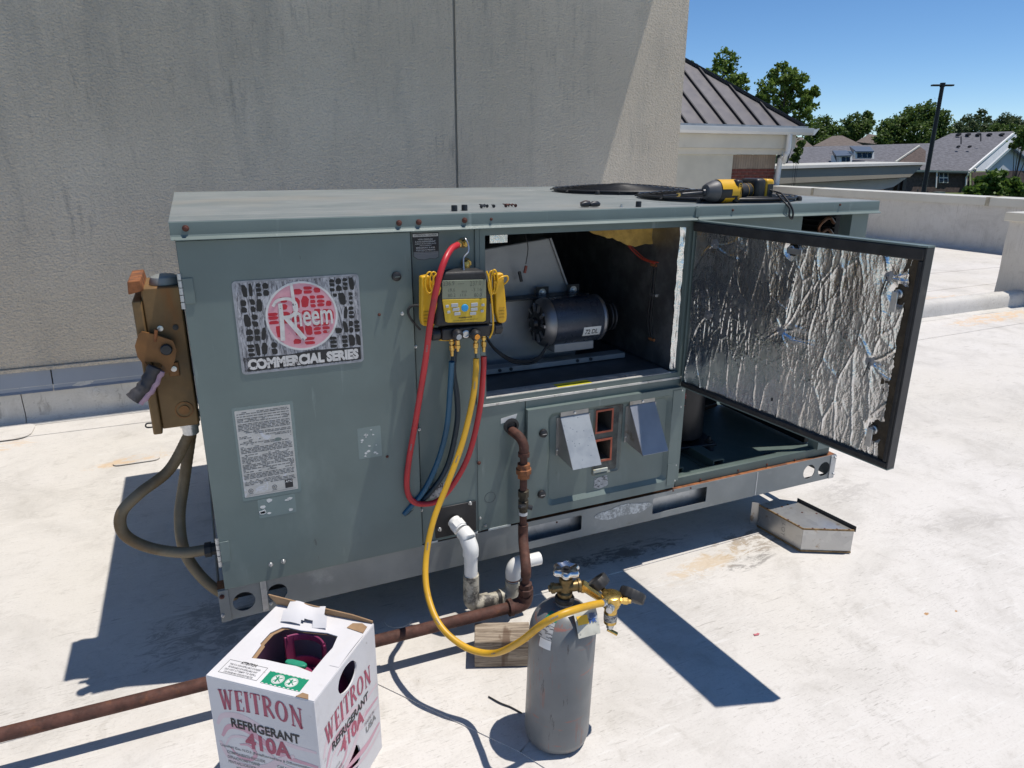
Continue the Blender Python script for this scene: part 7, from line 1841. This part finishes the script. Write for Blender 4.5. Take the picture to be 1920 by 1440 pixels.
# ---- trees: many small leaf faces gathered in clumps
def crown_mesh(blobs, leafsize, per, seed, clump=.27, dens=1.0):
    r = random.Random(seed); vs, fs = [], []
    for (c_, rad, sq) in blobs:
        nc_ = max(6, int(28*dens))
        for _ in range(nc_):
            while True:
                d = Vector((r.uniform(-1, 1), r.uniform(-1, 1), r.uniform(-1, 1)))
                if .18 < d.length < 1: break
            d *= (.72+.35*r.random())
            cc = c_+Vector((d.x*rad, d.y*rad, d.z*rad*sq)); cr = rad*clump*r.uniform(.55, 1.25)
            for _ in range(int(per*r.uniform(.6, 1.3))):
                e = Vector((r.gauss(0, .5), r.gauss(0, .5), r.gauss(0, .42)))*cr
                p = cc+e; s_ = leafsize*r.uniform(.6, 1.35)
                n_ = (Vector((r.uniform(-1, 1), r.uniform(-1, 1), r.uniform(-.2, 1.3)))).normalized()
                t1 = n_.cross(Vector((r.uniform(-1, 1), r.uniform(-1, 1), r.uniform(-1, 1)))).normalized(); t2 = n_.cross(t1)
                k0 = len(vs)
                vs += [p-t1*s_*.5, p+t2*s_*.32, p+t1*s_*.5, p-t2*s_*.32]; fs.append((k0, k0+1, k0+2, k0+3))
    return vs, fs
def tree(name, label, blobs_px, d, leafpx, per, m, seed, group='trees beyond the roof', dens=1.0, clump=.27, sq=.95):
    r = random.Random(seed+100)
    s_ = d/FPX
    blobs = []
    for (px, py, rp) in blobs_px:
        c_ = at_d(px, py, d+r.uniform(-.6, .6)*rp*s_); blobs.append((c_, rp*s_, sq))
    cx = sum((q[0].x for q in blobs))/len(blobs); cy = sum((q[0].y for q in blobs))/len(blobs)
    t = thing(name, label, 'tree' if 'tree' in name else 'bush', (cx, cy, GZ), group=group)
    vs, fs = crown_mesh(blobs, leafpx*s_, per, seed, clump, dens)
    b = B(); b.v = vs; b.f = fs; obj('crown', b, m, t, smooth=False)
    base = Vector((cx, cy, GZ)); top_ = max((q[0] for q in blobs), key=lambda v_: v_.z); R_ = max(q[1] for q in blobs)
    b = B(); b.tube(spline([base, base*.5+Vector((cx, cy, top_.z))*.5+Vector((R_*.08, 0, 0)), Vector((cx, cy, top_.z-R_*.2))], 6), R_*.12, 8, rf=lambda k_, n_: R_*(.13-.10*k_/n_)); tr_ = obj('trunk', b, M_BARK, t, ang=80)
    for q in blobs:
        a0 = base*.45+Vector((cx, cy, top_.z))*.55
        b = B(); b.tube(spline([a0, a0*.5+q[0]*.5+Vector((0, 0, -R_*.1)), q[0]], 4), R_*.03, 6, rf=lambda k_, n_: R_*(.05-.035*k_/n_)); obj('limb', b, M_BARK, tr_, ang=80)
    return t
tree('leafy_tree', 'green tree rising behind the upper slope of the metal roof', ((1362, 117, 26), (1345, 150, 30), (1383, 155, 24), (1325, 145, 18), (1355, 185, 34), (1390, 195, 22), (1312, 165, 20)), 40, 6.5, 38, M_LEAF1, 1)
tree('leafy_tree', 'tall green tree above the lower corner of the metal roof', ((1468, 138, 26), (1450, 165, 28), (1490, 160, 24), (1470, 195, 34), (1510, 190, 22), (1522, 172, 12), (1440, 205, 26), (1500, 225, 30), (1428, 178, 12), (1420, 200, 12), (1470, 238, 30)), 38, 6.5, 38, M_LEAF1, 2)
tree('leafy_tree', 'sliver of a green tree showing at the stucco wall corner', ((1293, 128, 12), (1284, 132, 14)), 44, 6, 34, M_LEAF1, 3)
tree('leafy_tree', 'small mid-green tree just right of the metal roof gutter', ((1540, 238, 22), (1560, 250, 20), (1525, 256, 20), (1545, 266, 24)), 150, 5, 30, M_LEAF2, 4, dens=1.6, clump=.36)
tree('leafy_tree', 'dark tree with one stray upright tuft, left of the big tree', ((1598, 230, 18), (1612, 243, 20), (1590, 250, 20), (1627, 218, 9), (1626, 235, 13), (1585, 262, 18), (1615, 262, 20)), 165, 4.5, 30, M_LEAF2, 5, dens=1.6, clump=.36)
tree('leafy_tree', 'biggest dark round tree behind the light pole', ((1735, 212, 24), (1715, 222, 26), (1758, 225, 20), (1690, 232, 24), (1665, 245, 22), (1725, 248, 30), (1765, 250, 22), (1690, 262, 24), (1655, 262, 16), (1748, 265, 22)), 140, 5, 34, M_LEAF2, 6, dens=1.8, clump=.36)
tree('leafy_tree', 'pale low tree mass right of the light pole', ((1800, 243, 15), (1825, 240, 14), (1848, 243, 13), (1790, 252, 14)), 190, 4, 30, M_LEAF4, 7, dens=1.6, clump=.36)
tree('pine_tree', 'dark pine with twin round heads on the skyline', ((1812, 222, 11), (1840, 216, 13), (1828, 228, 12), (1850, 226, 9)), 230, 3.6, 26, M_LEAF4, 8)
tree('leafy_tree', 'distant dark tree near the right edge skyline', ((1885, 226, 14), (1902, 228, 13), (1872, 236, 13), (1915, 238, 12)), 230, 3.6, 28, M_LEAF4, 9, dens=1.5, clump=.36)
tree('leafy_tree', 'hazy green tree under the right skyline', ((1870, 243, 12), (1893, 246, 14), (1915, 250, 13), (1940, 246, 16)), 180, 4, 28, M_LEAF2, 10, dens=1.6, clump=.36)
tree('leafy_tree', 'leafy branch of a nearer tree at the right picture edge', ((1912, 262, 14), (1925, 250, 16), (1902, 270, 8), (1935, 270, 20)), 34, 6, 22, M_LEAF1, 11)
tree('leafy_tree', 'small dark tree glimpsed beside the white downspout', ((1496, 283, 9), (1489, 297, 9), (1502, 270, 7)), 19, 6, 20, M_LEAF2, 12)
tree('leafy_bush', 'bright glossy bush just over the parapet at the right', ((1868, 338, 18), (1845, 350, 20), (1890, 348, 20), (1825, 360, 18), (1905, 362, 22), (1865, 365, 26), (1860, 390, 34)), 24, 9, 36, M_LEAF3, 13, group='bushes beyond the roof', dens=1.1)
# far wood closing the horizon
r_ = random.Random(5); vs, fs = [], []
for i in range(240):
    px = 1350+i*3.4+r_.uniform(-3, 3); d = 260+r_.uniform(0, 60); h_ = r_.uniform(4, 9)
    q = at_d(px, 285, d); q.z = GZ+h_*.55
    v2, f2 = crown_mesh([(q, h_*.6, .8)], 1.0, 8, i, .5, .4)
    k0 = len(vs); vs += v2; fs += [tuple(a+k0 for a in f) for f in f2]
b = B(); b.v = vs; b.f = fs
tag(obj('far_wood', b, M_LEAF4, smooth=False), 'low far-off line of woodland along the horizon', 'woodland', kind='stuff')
